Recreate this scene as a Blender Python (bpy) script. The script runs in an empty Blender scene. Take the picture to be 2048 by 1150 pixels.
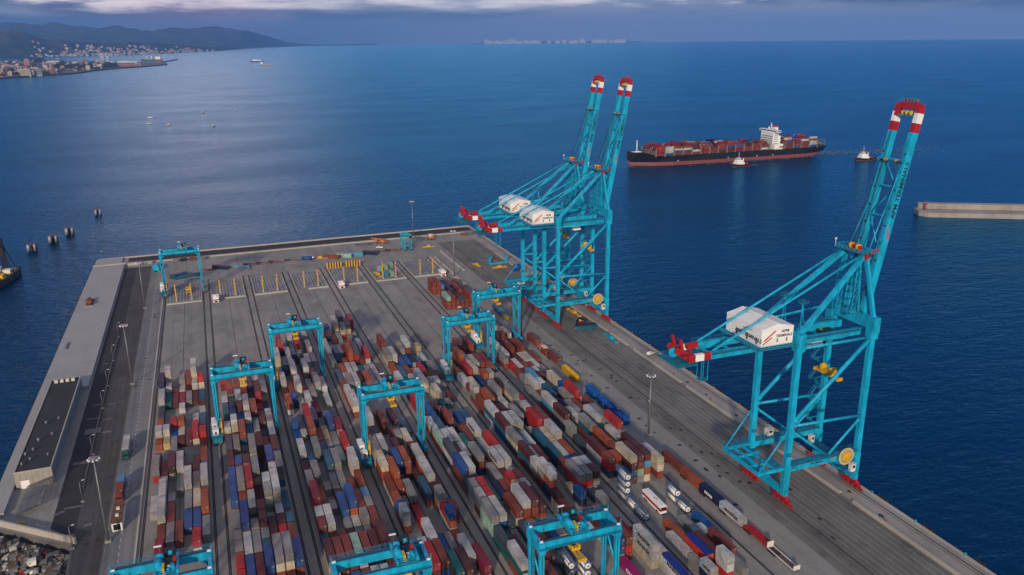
import bpy, math, random
from mathutils import Vector, Matrix
R = random.Random(7)
sc = bpy.context.scene
COL = sc.collection
PI = math.pi

# ------------------------------------------------------------------ helpers
def lin(c):
    c /= 255.0
    return c / 12.92 if c <= 0.04045 else ((c + 0.055) / 1.055) ** 2.4

def rgb(r, g, b):
    return (lin(r), lin(g), lin(b), 1.0)

class MB:
    """collects boxes, bars and tubes; build() links them as one mesh object"""
    def __init__(s):
        s.v = []; s.f = []; s.m = []; s.sm = []
    def add(s, vs, fs, m=0, smooth=False):
        o = len(s.v)
        s.v.extend(vs)
        for f in fs:
            s.f.append([i + o for i in f]); s.m.append(m); s.sm.append(smooth)
        return s
    def box(s, x0, y0, z0, x1, y1, z1, m=0):
        vs = [(x0,y0,z0),(x1,y0,z0),(x1,y1,z0),(x0,y1,z0),(x0,y0,z1),(x1,y0,z1),(x1,y1,z1),(x0,y1,z1)]
        return s.add(vs, [(0,3,2,1),(4,5,6,7),(0,1,5,4),(1,2,6,5),(2,3,7,6),(3,0,4,7)], m)
    def cbox(s, c, d, m=0, rz=0.0):
        hx, hy, hz = d[0]/2, d[1]/2, d[2]/2
        ca, sa = math.cos(rz), math.sin(rz)
        vs = []
        for z in (-hz, hz):
            for x, y in ((-hx,-hy),(hx,-hy),(hx,hy),(-hx,hy)):
                vs.append((c[0]+x*ca-y*sa, c[1]+x*sa+y*ca, c[2]+z))
        return s.add(vs, [(0,3,2,1),(4,5,6,7),(0,1,5,4),(1,2,6,5),(2,3,7,6),(3,0,4,7)], m)
    def beam(s, p, q, w, h, m=0, up=(0,0,1), w2=None, h2=None):
        p = Vector(p); q = Vector(q); d = (q-p)
        if d.length < 1e-6: return s
        d.normalize(); u = Vector(up)
        if abs(d.dot(u)) > 0.999: u = Vector((0,1,0))
        side = d.cross(u).normalized(); u = side.cross(d).normalized()
        w2 = w if w2 is None else w2; h2 = h if h2 is None else h2
        vs = []
        for c, ww, hh in ((p, w, h), (q, w2, h2)):
            for a, b in ((-1,-1),(1,-1),(1,1),(-1,1)):
                vs.append(tuple(c + side*(a*ww/2) + u*(b*hh/2)))
        return s.add(vs, [(0,3,2,1),(4,5,6,7),(0,1,5,4),(1,2,6,5),(2,3,7,6),(3,0,4,7)], m)
    def tube(s, p, q, r, n=8, m=0, r2=None, smooth=True):
        p = Vector(p); q = Vector(q); d = (q-p)
        if d.length < 1e-6: return s
        d.normalize(); u = Vector((0,0,1))
        if abs(d.dot(u)) > 0.99: u = Vector((0,1,0))
        a = d.cross(u).normalized(); b = d.cross(a).normalized()
        r2 = r if r2 is None else r2
        o = len(s.v)
        for c, rr in ((p, r), (q, r2)):
            for i in range(n):
                t = 2*PI*i/n
                s.v.append(tuple(c + a*(rr*math.cos(t)) + b*(rr*math.sin(t))))
        for i in range(n):
            j = (i+1) % n
            s.f.append([o+i, o+n+i, o+n+j, o+j]); s.m.append(m); s.sm.append(smooth)
        s.f.append([o+i for i in range(n)]); s.m.append(m); s.sm.append(False)
        s.f.append([o+n+i for i in reversed(range(n))]); s.m.append(m); s.sm.append(False)
        return s
    def prism(s, poly, z0, z1, m=0, mtop=None):
        n = len(poly); o = len(s.v)
        s.v.extend([(x, y, z0) for x, y in poly]); s.v.extend([(x, y, z1) for x, y in poly])
        for i in range(n):
            j = (i+1) % n
            s.f.append([o+i, o+j, o+n+j, o+n+i]); s.m.append(m); s.sm.append(False)
        s.f.append([o+n+i for i in range(n)]); s.m.append(m if mtop is None else mtop); s.sm.append(False)
        s.f.append([o+i for i in reversed(range(n))]); s.m.append(m); s.sm.append(False)
        return s
    def rail(s, pts, h=1.1, m=0, step=3.0, r=0.05):
        """a hand rail: posts, a top bar and a knee bar along a path"""
        for p, q in zip(pts[:-1], pts[1:]):
            p = Vector(p); q = Vector(q); L = (q-p).length
            k = max(1, int(L/step))
            for i in range(k+1):
                c = p.lerp(q, i/k)
                s.beam(c, c+Vector((0,0,h)), 2*r, 2*r, m)
            for hh in (h, h*0.55):
                s.beam(p+Vector((0,0,hh)), q+Vector((0,0,hh)), 2*r, 2*r, m)
        return s
    def mesh(s, name, mats):
        me = bpy.data.meshes.new(name)
        me.from_pydata(s.v, [], s.f)
        for mt in mats: me.materials.append(mt)
        me.polygons.foreach_set('material_index', s.m)
        me.polygons.foreach_set('use_smooth', s.sm)
        me.update()
        return me
    def build(s, name, mats, parent=None, loc=(0,0,0), rz=0.0):
        if not isinstance(mats, (list, tuple)): mats = [mats]
        return link(name, s.mesh(name, mats), parent, loc, rz)

def link(name, data, parent=None, loc=(0,0,0), rz=0.0):
    o = bpy.data.objects.new(name, data)
    COL.objects.link(o)
    o.location = loc
    if rz: o.rotation_euler = (0, 0, rz)
    if parent: o.parent = parent
    return o

def thing(name, label, cat, loc=(0,0,0), rz=0.0, group=None):
    o = link(name, None, None, loc, rz)
    o.empty_display_size = 1.0
    return tag(o, label, cat, group)

def tag(o, label=None, cat=None, group=None, kind=None):
    if label: o['label'] = label
    if cat: o['category'] = cat
    if group: o['group'] = group
    if kind: o['kind'] = kind
    return o

def struct(o, label=None):
    o['kind'] = 'structure'
    if label: o['label'] = label
    return o

def dup(root, loc, rz=None, label=None, group=None):
    r = root.copy(); COL.objects.link(r); r.location = loc
    if rz is not None: r.rotation_euler = (0, 0, rz)
    if label: r['label'] = label
    if group: r['group'] = group
    for ch in list(root.children):
        c = ch.copy(); COL.objects.link(c); c.parent = r
        for g in list(ch.children):
            d = g.copy(); COL.objects.link(d); d.parent = c
    return r

def text_mesh(txt, size, ext=0.02, bold=0.0, align='CENTER'):
    cu = bpy.data.curves.new('lettering', 'FONT')
    cu.body = txt; cu.size = size; cu.extrude = ext; cu.offset = bold
    cu.align_x = align; cu.align_y = 'CENTER'; cu.resolution_u = 2
    ob = bpy.data.objects.new('lettering', cu)
    COL.objects.link(ob)
    bpy.context.view_layer.update()
    me = bpy.data.meshes.new_from_object(ob.evaluated_get(bpy.context.evaluated_depsgraph_get()))
    bpy.data.objects.remove(ob); bpy.data.curves.remove(cu)
    me.materials.clear()
    return me
_tx = {}
def letter(name, txt, size, mat, parent, loc, xdir, ydir, sx=1.0, bold=0.0):
    """lettering whose reading direction is xdir and whose up is ydir"""
    key = (txt, size, mat.name, bold)
    if key not in _tx:
        me = text_mesh(txt, size, 0.02, bold); me.materials.append(mat); _tx[key] = me
    x = Vector(xdir).normalized(); y = Vector(ydir).normalized(); z = x.cross(y)
    o = link(name, _tx[key], parent)
    m = Matrix((x*sx, y, z)).transposed().to_4x4(); m.translation = Vector(loc)
    o.matrix_local = m
    return o

# ------------------------------------------------------------------ materials
def nmat(name, base, rough=0.6, metal=0.0, var=0.12, scale=0.5, dark=None, bump=0.0, bscale=4.0, spec=0.4, coord='Object', detail=6.0, stretch=None):
    """principled paint / stone with a noise-driven change of tone of its own"""
    m = bpy.data.materials.new(name); m.use_nodes = True
    nt = m.node_tree; N = nt.nodes; Lk = nt.links
    b = N['Principled BSDF']
    b.inputs['Roughness'].default_value = rough; b.inputs['Metallic'].default_value = metal
    b.inputs['Specular IOR Level'].default_value = spec
    tc = N.new('ShaderNodeTexCoord')
    src = tc.outputs[coord]
    if stretch:
        mp = N.new('ShaderNodeMapping'); mp.inputs['Scale'].default_value = stretch
        Lk.new(src, mp.inputs['Vector']); src = mp.outputs['Vector']
    no = N.new('ShaderNodeTexNoise'); no.inputs['Scale'].default_value = scale; no.inputs['Detail'].default_value = detail
    no.inputs['Roughness'].default_value = 0.62
    Lk.new(src, no.inputs['Vector'])
    mx = N.new('ShaderNodeMix'); mx.data_type = 'RGBA'
    c = base if len(base) == 4 else (*base, 1)
    d = dark if dark else tuple(x*(1-var*2.2) for x in c[:3]) + (1,)
    h = tuple(min(1, x*(1+var)) for x in c[:3]) + (1,)
    rp = N.new('ShaderNodeMapRange'); rp.inputs['From Min'].default_value = 0.34; rp.inputs['From Max'].default_value = 0.66
    Lk.new(no.outputs['Fac'], rp.inputs['Value'])
    Lk.new(rp.outputs['Result'], mx.inputs['Factor'])
    mx.inputs['A'].default_value = d; mx.inputs['B'].default_value = h
    Lk.new(mx.outputs['Result'], b.inputs['Base Color'])
    if bump:
        n2 = N.new('ShaderNodeTexNoise'); n2.inputs['Scale'].default_value = bscale; n2.inputs['Detail'].default_value = 5
        Lk.new(src, n2.inputs['Vector'])
        bp = N.new('ShaderNodeBump'); bp.inputs['Strength'].default_value = bump; bp.inputs['Distance'].default_value = 0.1
        Lk.new(n2.outputs['Fac'], bp.inputs['Height']); Lk.new(bp.outputs['Normal'], b.inputs['Normal'])
    return m

M = {}
M['teal'] = nmat('teal_paint', (0.006, 0.345, 0.56), 0.5, var=0.16, scale=0.5, spec=0.3, detail=8.0, stretch=(1, 1, 0.35))
M['teal_dark'] = nmat('teal_grating', (0.006, 0.18, 0.30), 0.7, var=0.2, scale=0.8)
M['slit'] = nmat('dark_recess', (0.012, 0.02, 0.03), 0.8)
M['red'] = nmat('red_paint', (0.36, 0.010, 0.015), 0.5, var=0.15, scale=0.6)
M['white'] = nmat('white_paint', (0.74, 0.73, 0.72), 0.5, var=0.05, scale=0.3)
M['offwhite'] = nmat('off_white_panel', (0.60, 0.58, 0.54), 0.6, var=0.08, scale=0.4)
M['yellow'] = nmat('yellow_paint', (0.62, 0.36, 0.01), 0.5, var=0.14, scale=0.8)
M['cream'] = nmat('cream_reel', (0.55, 0.42, 0.16), 0.5, var=0.1, scale=0.9)
M['black'] = nmat('black_rubber', (0.012, 0.012, 0.014), 0.8)
M['ink'] = nmat('dark_lettering', (0.010, 0.014, 0.02), 0.6)
M['redink'] = nmat('red_lettering', (0.45, 0.05, 0.03), 0.6)
M['whiteink'] = nmat('white_lettering', (0.72, 0.72, 0.72), 0.6, var=0.03)
M['steel'] = nmat('galvanised_steel', (0.22, 0.23, 0.24), 0.45, metal=0.5, var=0.15)
M['greysteel'] = nmat('grey_steel', (0.13, 0.135, 0.14), 0.6, var=0.2)
M['orange'] = nmat('orange_paint', (0.45, 0.12, 0.02), 0.55, var=0.2, scale=0.8)
M['rust'] = nmat('rusty_steel', (0.16, 0.05, 0.02), 0.85, var=0.35, scale=1.2)
M['glass'] = nmat('dark_glass', (0.015, 0.02, 0.028), 0.08, var=0.05, spec=0.6)
M['bluep'] = nmat('blue_paint', (0.008, 0.06, 0.22), 0.5, var=0.12)
M['wood'] = nmat('brown_roof', (0.14, 0.075, 0.035), 0.8, var=0.2)

def ground_mat(name, base, var=0.1, stain=0.35, joint=0.0, jx=6.0, jy=6.0, tracks=0.0, trackscale=0.5, patch=0.0):
    m = bpy.data.materials.new(name); m.use_nodes = True
    nt = m.node_tree; N = nt.nodes; Lk = nt.links
    b = N['Principled BSDF']; b.inputs['Roughness'].default_value = 0.9; b.inputs['Specular IOR Level'].default_value = 0.15
    tc = N.new('ShaderNodeTexCoord')
    def noise(scale, det, stretch=(1,1,1)):
        mp = N.new('ShaderNodeMapping'); mp.inputs['Scale'].default_value = stretch
        Lk.new(tc.outputs['Object'], mp.inputs['Vector'])
        n = N.new('ShaderNodeTexNoise'); n.inputs['Scale'].default_value = scale; n.inputs['Detail'].default_value = det
        n.inputs['Roughness'].default_value = 0.65
        Lk.new(mp.outputs['Vector'], n.inputs['Vector']); return n.outputs['Fac']
    def rng(v, a, bb, lo, hi):
        r = N.new('ShaderNodeMapRange'); r.inputs['From Min'].default_value = a; r.inputs['From Max'].default_value = bb
        r.inputs['To Min'].default_value = lo; r.inputs['To Max'].default_value = hi; Lk.new(v, r.inputs['Value']); return r.outputs['Result']
    def mul(a, bb):
        q = N.new('ShaderNodeMath'); q.operation = 'MULTIPLY'; Lk.new(a, q.inputs[0]); Lk.new(bb, q.inputs[1]); return q.outputs[0]
    f = rng(noise(0.035, 6), 0.35, 0.65, 1-var, 1+var)
    f = mul(f, rng(noise(1.1, 8), 0.3, 0.7, 0.90, 1.10))
    if stain: f = mul(f, rng(noise(0.12, 9, (1, 0.45, 1)), 0.50, 0.72, 1.0, 1-stain))
    if tracks: f = mul(f, rng(noise(trackscale, 4, (1, 0.012, 1)), 0.42, 0.7, 1.0, 1-tracks))
    if patch: f = mul(f, rng(noise(0.05, 2, (1, 0.5, 1)), 0.56, 0.62, 1.0, 1+patch))
    if joint:
        sp = N.new('ShaderNodeSeparateXYZ'); Lk.new(tc.outputs['Object'], sp.inputs['Vector'])
        for ax, per in (('X', jx), ('Y', jy)):
            q = N.new('ShaderNodeMath'); q.operation = 'PINGPONG'; q.inputs[1].default_value = per/2
            Lk.new(sp.outputs[ax], q.inputs[0])
            f = mul(f, rng(q.outputs[0], 0.06, 0.16, 1-joint, 1.0))
    v = N.new('ShaderNodeVectorMath'); v.operation = 'SCALE'; v.inputs[0].default_value = base[:3]
    Lk.new(f, v.inputs['Scale']); Lk.new(v.outputs['Vector'], b.inputs['Base Color'])
    return m

M['concrete'] = ground_mat('yard_concrete', (0.238, 0.230, 0.222), 0.10, 0.30, 0.16, 11.0, 14.0, 0.16, 0.25, 0.09)
M['apron'] = ground_mat('apron_concrete', (0.160, 0.150, 0.140), 0.14, 0.45, 0.0, 6, 6, 0.30, 0.35)
M['edgecon'] = ground_mat('quay_edge_concrete', (0.27, 0.25, 0.235), 0.10, 0.30, 0.12, 5.0, 12.0)
M['prom'] = ground_mat('promenade_concrete', (0.30, 0.30, 0.31), 0.06, 0.12, 0.10, 7.0, 9.0)
M['asphalt'] = ground_mat('asphalt', (0.040, 0.041, 0.046), 0.15, 0.25, 0.0, 6, 6, 0.2, 0.6)
M['oldasphalt'] = ground_mat('worn_asphalt', (0.075, 0.074, 0.077), 0.15, 0.25, 0.0, 6, 6, 0.3, 0.8)
M['lane'] = ground_mat('lane_concrete', (0.20, 0.20, 0.21), 0.08, 0.25, 0.08, 8.0, 6.0, 0.25, 0.7)
M['trench'] = ground_mat('rail_trench', (0.018, 0.018, 0.022), 0.15, 0.2)
M['drain'] = ground_mat('drain_slot', (0.045, 0.045, 0.05), 0.15, 0.2)
M['padcon'] = ground_mat('loading_pad_concrete', (0.18, 0.185, 0.20), 0.08, 0.25, 0.0, 6, 6, 0.3, 0.7)
M['kerb'] = ground_mat('kerb_concrete', (0.36, 0.34, 0.31), 0.08, 0.15)
M['line'] = ground_mat('white_marking', (0.50, 0.50, 0.50), 0.10, 0.3)
M['fline'] = ground_mat('faded_marking', (0.30, 0.29, 0.29), 0.15, 0.4)
M['yline'] = ground_mat('yellow_marking', (0.40, 0.30, 0.08), 0.15, 0.4)
M['seabed_wall'] = ground_mat('quay_wall_concrete', (0.10, 0.10, 0.10), 0.2, 0.4)

# ------------------------------------------------------------------ camera
F_PX, PITCH, YAW, ROLL, CH = 1619.3, 17.1428, 20.6147, 0.5933, 156.0
def camera():
    p, y, r = map(math.radians, (PITCH, YAW, ROLL))
    fw = Vector((math.sin(y)*math.cos(p), math.cos(y)*math.cos(p), -math.sin(p)))
    rt = Vector((math.cos(y), -math.sin(y), 0)); up = rt.cross(fw)
    rt2 = rt*math.cos(r) - up*math.sin(r); up2 = up*math.cos(r) + rt*math.sin(r)
    cam = bpy.data.cameras.new('camera')
    cam.sensor_width = 36.0; cam.lens = 36.0*F_PX/2048.0
    cam.clip_start = 1.0; cam.clip_end = 90000.0
    o = bpy.data.objects.new('camera', cam); COL.objects.link(o)
    m = Matrix((rt2, up2, -fw)).transposed().to_4x4(); m.translation = Vector((0, 0, CH))
    o.matrix_world = m
    sc.camera = o
camera()
sc.render.resolution_x = 1024; sc.render.resolution_y = 575
sc.view_settings.view_transform = 'Standard'; sc.view_settings.look = 'None'
sc.view_settings.exposure = 0.1; sc.view_settings.gamma = 1.0
sc.cycles.use_denoising = True
sc.cycles.max_bounces = 5; sc.cycles.diffuse_bounces = 2; sc.cycles.glossy_bounces = 2
sc.cycles.volume_bounces = 1

# ------------------------------------------------------------------ sun and sky
SUN_EL = math.radians(18.0)
TO_SUN = Vector((-0.5, -0.866, math.tan(SUN_EL))).normalized()
def light():
    l = bpy.data.lights.new('sun', 'SUN'); l.energy = 3.7; l.angle = math.radians(3.0); l.color = (1.0, 0.80, 0.60)
    o = bpy.data.objects.new('sun', l); COL.objects.link(o)
    o.rotation_mode = 'QUATERNION'; o.rotation_quaternion = TO_SUN.to_track_quat('Z', 'Y')
    o.location = (-300, -500, 400)
    w = bpy.data.worlds.new('World'); sc.world = w; w.use_nodes = True
    nt = w.node_tree; N = nt.nodes; Lk = nt.links
    bg = N['Background']
    def mth(op, a, b=None, c=None, clamp=False):
        q = N.new('ShaderNodeMath'); q.operation = op; q.use_clamp = clamp
        for i, x in enumerate((a, b, c)):
            if x is None: continue
            if isinstance(x, (int, float)): q.inputs[i].default_value = x
            else: Lk.new(x, q.inputs[i])
        return q.outputs[0]
    def ss(v, a, b, lo=0.0, hi=1.0):
        r = N.new('ShaderNodeMapRange'); r.interpolation_type = 'SMOOTHSTEP'
        r.inputs['From Min'].default_value = a; r.inputs['From Max'].default_value = b
        r.inputs['To Min'].default_value = lo; r.inputs['To Max'].default_value = hi
        Lk.new(v, r.inputs['Value']); return r.outputs['Result']
    def mix(f, a, b):
        x = N.new('ShaderNodeMix'); x.data_type = 'RGBA'
        Lk.new(f, x.inputs['Factor'])
        for s, y in (('A', a), ('B', b)):
            if isinstance(y, tuple): x.inputs[s].default_value = (*y[:3], 1)
            else: Lk.new(y, x.inputs[s])
        return x.outputs['Result']
    sky = N.new('ShaderNodeTexSky'); sky.sky_type = 'NISHITA'; sky.sun_disc = False
    sky.sun_elevation = SUN_EL; sky.sun_rotation = math.atan2(TO_SUN.x, TO_SUN.y); sky.air_density = 1.0; sky.dust_density = 1.5
    sk = N.new('ShaderNodeVectorMath'); sk.operation = 'SCALE'; sk.inputs['Scale'].default_value = 0.07
    Lk.new(sky.outputs['Color'], sk.inputs[0])
    tc = N.new('ShaderNodeTexCoord'); sp = N.new('ShaderNodeSeparateXYZ'); Lk.new(tc.outputs['Generated'], sp.inputs['Vector'])
    z = sp.outputs['Z']; az = mth('ARCTAN2', sp.outputs['X'], sp.outputs['Y'])
    cb = N.new('ShaderNodeCombineXYZ')
    Lk.new(mth('MULTIPLY', az, 5.0), cb.inputs['X']); Lk.new(mth('MULTIPLY', z, 34.0), cb.inputs['Y'])
    def noise(scale, det, off):
        mp = N.new('ShaderNodeMapping'); mp.inputs['Location'].default_value = off
        Lk.new(cb.outputs['Vector'], mp.inputs['Vector'])
        n = N.new('ShaderNodeTexNoise'); n.inputs['Scale'].default_value = scale; n.inputs['Detail'].default_value = det
        n.inputs['Roughness'].default_value = 0.55
        Lk.new(mp.outputs['Vector'], n.inputs['Vector']); return n.outputs['Fac']
    n1 = noise(1.0, 8, (3.1, 0.4, 0)); n2 = noise(2.6, 8, (9.1, 5.4, 0)); n3 = noise(0.5, 5, (1.7, 8.2, 2))
    haze = mix(ss(az, -0.05, 0.50), (0.028, 0.105, 0.26), (0.25, 0.30, 0.44))          # blue bank above the horizon
    band = mix(ss(mth('ADD', n1, ss(az, -0.1, 0.5, -0.10, 0.08)), 0.40, 0.62), (0.036, 0.090, 0.215), (0.30, 0.335, 0.46))        # dark cloud sheets
    low = mix(mth('MULTIPLY', ss(z, 0.012, 0.034), ss(n3, 0.36, 0.50)), haze, band)
    # bright cloud deck: strongest straight ahead, sits above the blue bank
    dz = mth('ABSOLUTE', mth('SUBTRACT', az, 0.20))
    bias = ss(dz, 0.12, 0.48, 0.22, -0.12)
    edge = mth('SUBTRACT', z, mth('ADD', mth('MULTIPLY', mth('SUBTRACT', n1, 0.5), 0.030), 0.0325))
    deck = mth('MULTIPLY', ss(mth('ADD', n2, bias), 0.44, 0.66), ss(edge, -0.003, 0.006))
    hi = mix(deck, low, mix(ss(n2, 0.35, 0.65), (0.62, 0.62, 0.74), (1.20, 1.08, 1.04)))
    # higher up: broken overcast with blue between
    right = mix(ss(n1, 0.35, 0.65), (0.005, 0.20, 0.56), (0.035, 0.26, 0.60))
    left = mix(ss(n1, 0.35, 0.65), (0.10, 0.24, 0.50), (0.26, 0.34, 0.54))
    back = mix(ss(n1, 0.35, 0.65), (0.30, 0.35, 0.50), (0.52, 0.50, 0.55))
    front = mix(ss(az, 0.05, 0.55), left, right)
    zen = mix(ss(n1, 0.35, 0.65), (0.30, 0.32, 0.39), (0.50, 0.49, 0.52))
    over = mix(ss(z, 0.60, 0.85), mix(ss(sp.outputs['Y'], -0.35, 0.25), back, front), zen)
    col = mix(ss(z, 0.07, 0.22), hi, over)
    ad = N.new('ShaderNodeVectorMath'); ad.operation = 'ADD'
    # the bright opening in the clouds whose light lies on the water
    g1 = mth('POWER', 2.718, mth('MULTIPLY', -1.0, mth('POWER', mth('DIVIDE', mth('SUBTRACT', az, 0.0), 0.10), 2.0)))
    g2 = mth('POWER', 2.718, mth('MULTIPLY', -1.0, mth('POWER', mth('DIVIDE', mth('SUBTRACT', z, 0.27), 0.12), 2.0)))
    gl = mth('MULTIPLY', mth('MULTIPLY', g1, g2), ss(n1, 0.2, 0.6, 0.5, 1.2))
    gv = N.new('ShaderNodeVectorMath'); gv.operation = 'SCALE'; gv.inputs[0].default_value = (9.6, 2.5, 1.7)
    Lk.new(gl, gv.inputs['Scale'])
    Lk.new(col, ad.inputs[0]); Lk.new(gv.outputs[0], ad.inputs[1])
    m2 = N.new('ShaderNodeMix'); m2.data_type = 'RGBA'; m2.inputs['Factor'].default_value = 0.88
    Lk.new(sk.outputs[0], m2.inputs['A']); Lk.new(ad.outputs[0], m2.inputs['B'])
    Lk.new(m2.outputs['Result'], bg.inputs['Color']); bg.inputs['Strength'].default_value = 0.92
light()

# ------------------------------------------------------------------ sea
SEA_Z = -4.0
def sea():
    m = bpy.data.materials.new('sea_water'); m.use_nodes = True
    nt = m.node_tree; N = nt.nodes; Lk = nt.links
    b = N['Principled BSDF']
    N.remove(b)
    b = N.new('ShaderNodeBsdfDiffuse'); g = N.new('ShaderNodeBsdfGlossy'); g.inputs['Roughness'].default_value = 0.13; g.inputs['Color'].default_value = (0.25, 0.73, 1.0, 1)
    fr = N.new('ShaderNodeFresnel'); fr.inputs['IOR'].default_value = 1.33; ms = N.new('ShaderNodeMixShader')
    Lk.new(fr.outputs[0], ms.inputs[0]); Lk.new(b.outputs[0], ms.inputs[1]); Lk.new(g.outputs[0], ms.inputs[2]); Lk.new(ms.outputs[0], N['Material Output'].inputs['Surface'])
    tc = N.new('ShaderNodeTexCoord')
    def noise(scale, det, st, rough=0.6, rot=0.0):
        mp = N.new('ShaderNodeMapping'); mp.inputs['Scale'].default_value = st; mp.inputs['Rotation'].default_value = (0, 0, rot)
        Lk.new(tc.outputs['Object'], mp.inputs['Vector'])
        n = N.new('ShaderNodeTexNoise'); n.inputs['Scale'].default_value = scale; n.inputs['Detail'].default_value = det
        n.inputs['Roughness'].default_value = rough
        Lk.new(mp.outputs['Vector'], n.inputs['Vector']); return n.outputs['Fac']
    big = noise(0.0016, 5, (1, 2.0, 1), 0.55, 0.3)
    mx = N.new('ShaderNodeMix'); mx.data_type = 'RGBA'
    mr = N.new('ShaderNodeMapRange'); mr.inputs['From Min'].default_value = 0.35; mr.inputs['From Max'].default_value = 0.65
    Lk.new(big, mr.inputs['Value']); Lk.new(mr.outputs['Result'], mx.inputs['Factor'])
    mx.inputs['A'].default_value = (0.0001, 0.009, 0.045, 1); mx.inputs['B'].default_value = (0.0002, 0.016, 0.068, 1)
    Lk.new(mx.outputs['Result'], b.inputs['Color'])
    def add(a, c):
        q = N.new('ShaderNodeMath'); q.operation = 'ADD'; Lk.new(a, q.inputs[0]); Lk.new(c, q.inputs[1]); return q.outputs[0]
    def sc_(a, k):
        q = N.new('ShaderNodeMath'); q.operation = 'MULTIPLY'; Lk.new(a, q.inputs[0]); q.inputs[1].default_value = k; return q.outputs[0]
    h = add(sc_(noise(0.035, 6, (1, 2.0, 1), 0.62, 0.35), 1.9), sc_(noise(0.16, 5, (1, 1.8, 1), 0.65, -0.2), 1.0))
    h = add(h, sc_(noise(0.085, 4, (1, 2.2, 1), 0.6, 0.2), 1.1))
    bp = N.new('ShaderNodeBump'); wp = N.new('ShaderNodeMapRange'); wp.inputs['From Min'].default_value = 0.35; wp.inputs['From Max'].default_value = 0.65; wp.inputs['To Min'].default_value = 0.55; wp.inputs['To Max'].default_value = 1.0
    Lk.new(noise(0.0035, 4, (1, 2.5, 1), 0.6, 0.5), wp.inputs['Value']); Lk.new(wp.outputs['Result'], bp.inputs['Strength']); bp.inputs['Distance'].default_value = 1.0
    Lk.new(h, bp.inputs['Height']); [Lk.new(bp.outputs['Normal'], q.inputs['Normal']) for q in (b, g, fr)]
    mb = MB(); rings = [0, 400, 1200, 3000, 7000, 14000, 25400]; n = 96
    o = [(0, 0, 0)]
    for r in rings[1:]:
        for i in range(n):
            t = 2*PI*i/n; o.append((r*math.cos(t), r*math.sin(t), 0))
    fs = []
    for i in range(n): fs.append((0, 1+i, 1+(i+1) % n))
    for k in range(len(rings)-2):
        a = 1+k*n; c = 1+(k+1)*n
        for i in range(n):
            j = (i+1) % n; fs.append((a+i, c+i, c+j, a+j))
    mb.add(o, fs)
    struct(mb.build('sea', m, None, (0, 0, SEA_Z)), 'dark blue open sea with small waves around the terminal')
sea()
def haze():
    m = bpy.data.materials.new('sea_haze'); m.use_nodes = True
    nt = m.node_tree; N = nt.nodes; Lk = nt.links
    N.remove(N['Principled BSDF'])
    v = N.new('ShaderNodeVolumePrincipled'); v.inputs['Color'].default_value = (0.22, 0.50, 1.0, 1)
    v.inputs['Density'].default_value = HAZE; v.inputs['Anisotropy'].default_value = 0.2
    Lk.new(v.outputs['Volume'], N['Material Output'].inputs['Volume'])
    mb = MB(); mb.box(-27000, -27000, SEA_Z-9.0, 27000, 27000, 760)
    o = mb.build('haze', m)
    tag(o, 'thin blue sea haze that fades the far coast', None, None, 'stuff')
HAZE = 4.5e-5
haze()
# ------------------------------------------------------------------ the terminal platform
def LX(k): return -33.3 + 26.2*k          # landward rail of yard block k
def RX(k): return -10.8 + 26.2*k          # seaward rail of yard block k
EX, WX0, FY = 208.3, -84.0, 657.0
def sheet(name, polys, z, mat, label=None):
    mb = MB()
    for p in polys:
        if len(p) == 4 and not isinstance(p[0], tuple):
            x0, y0, x1, y1 = p
            mb.add([(x0,y0,z),(x1,y0,z),(x1,y1,z),(x0,y1,z)], [(0,1,2,3)])
        else:
            mb.add([(x,y,z) for x, y in p], [tuple(range(len(p)))])
    return struct(mb.build(name, mat), label)

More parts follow.
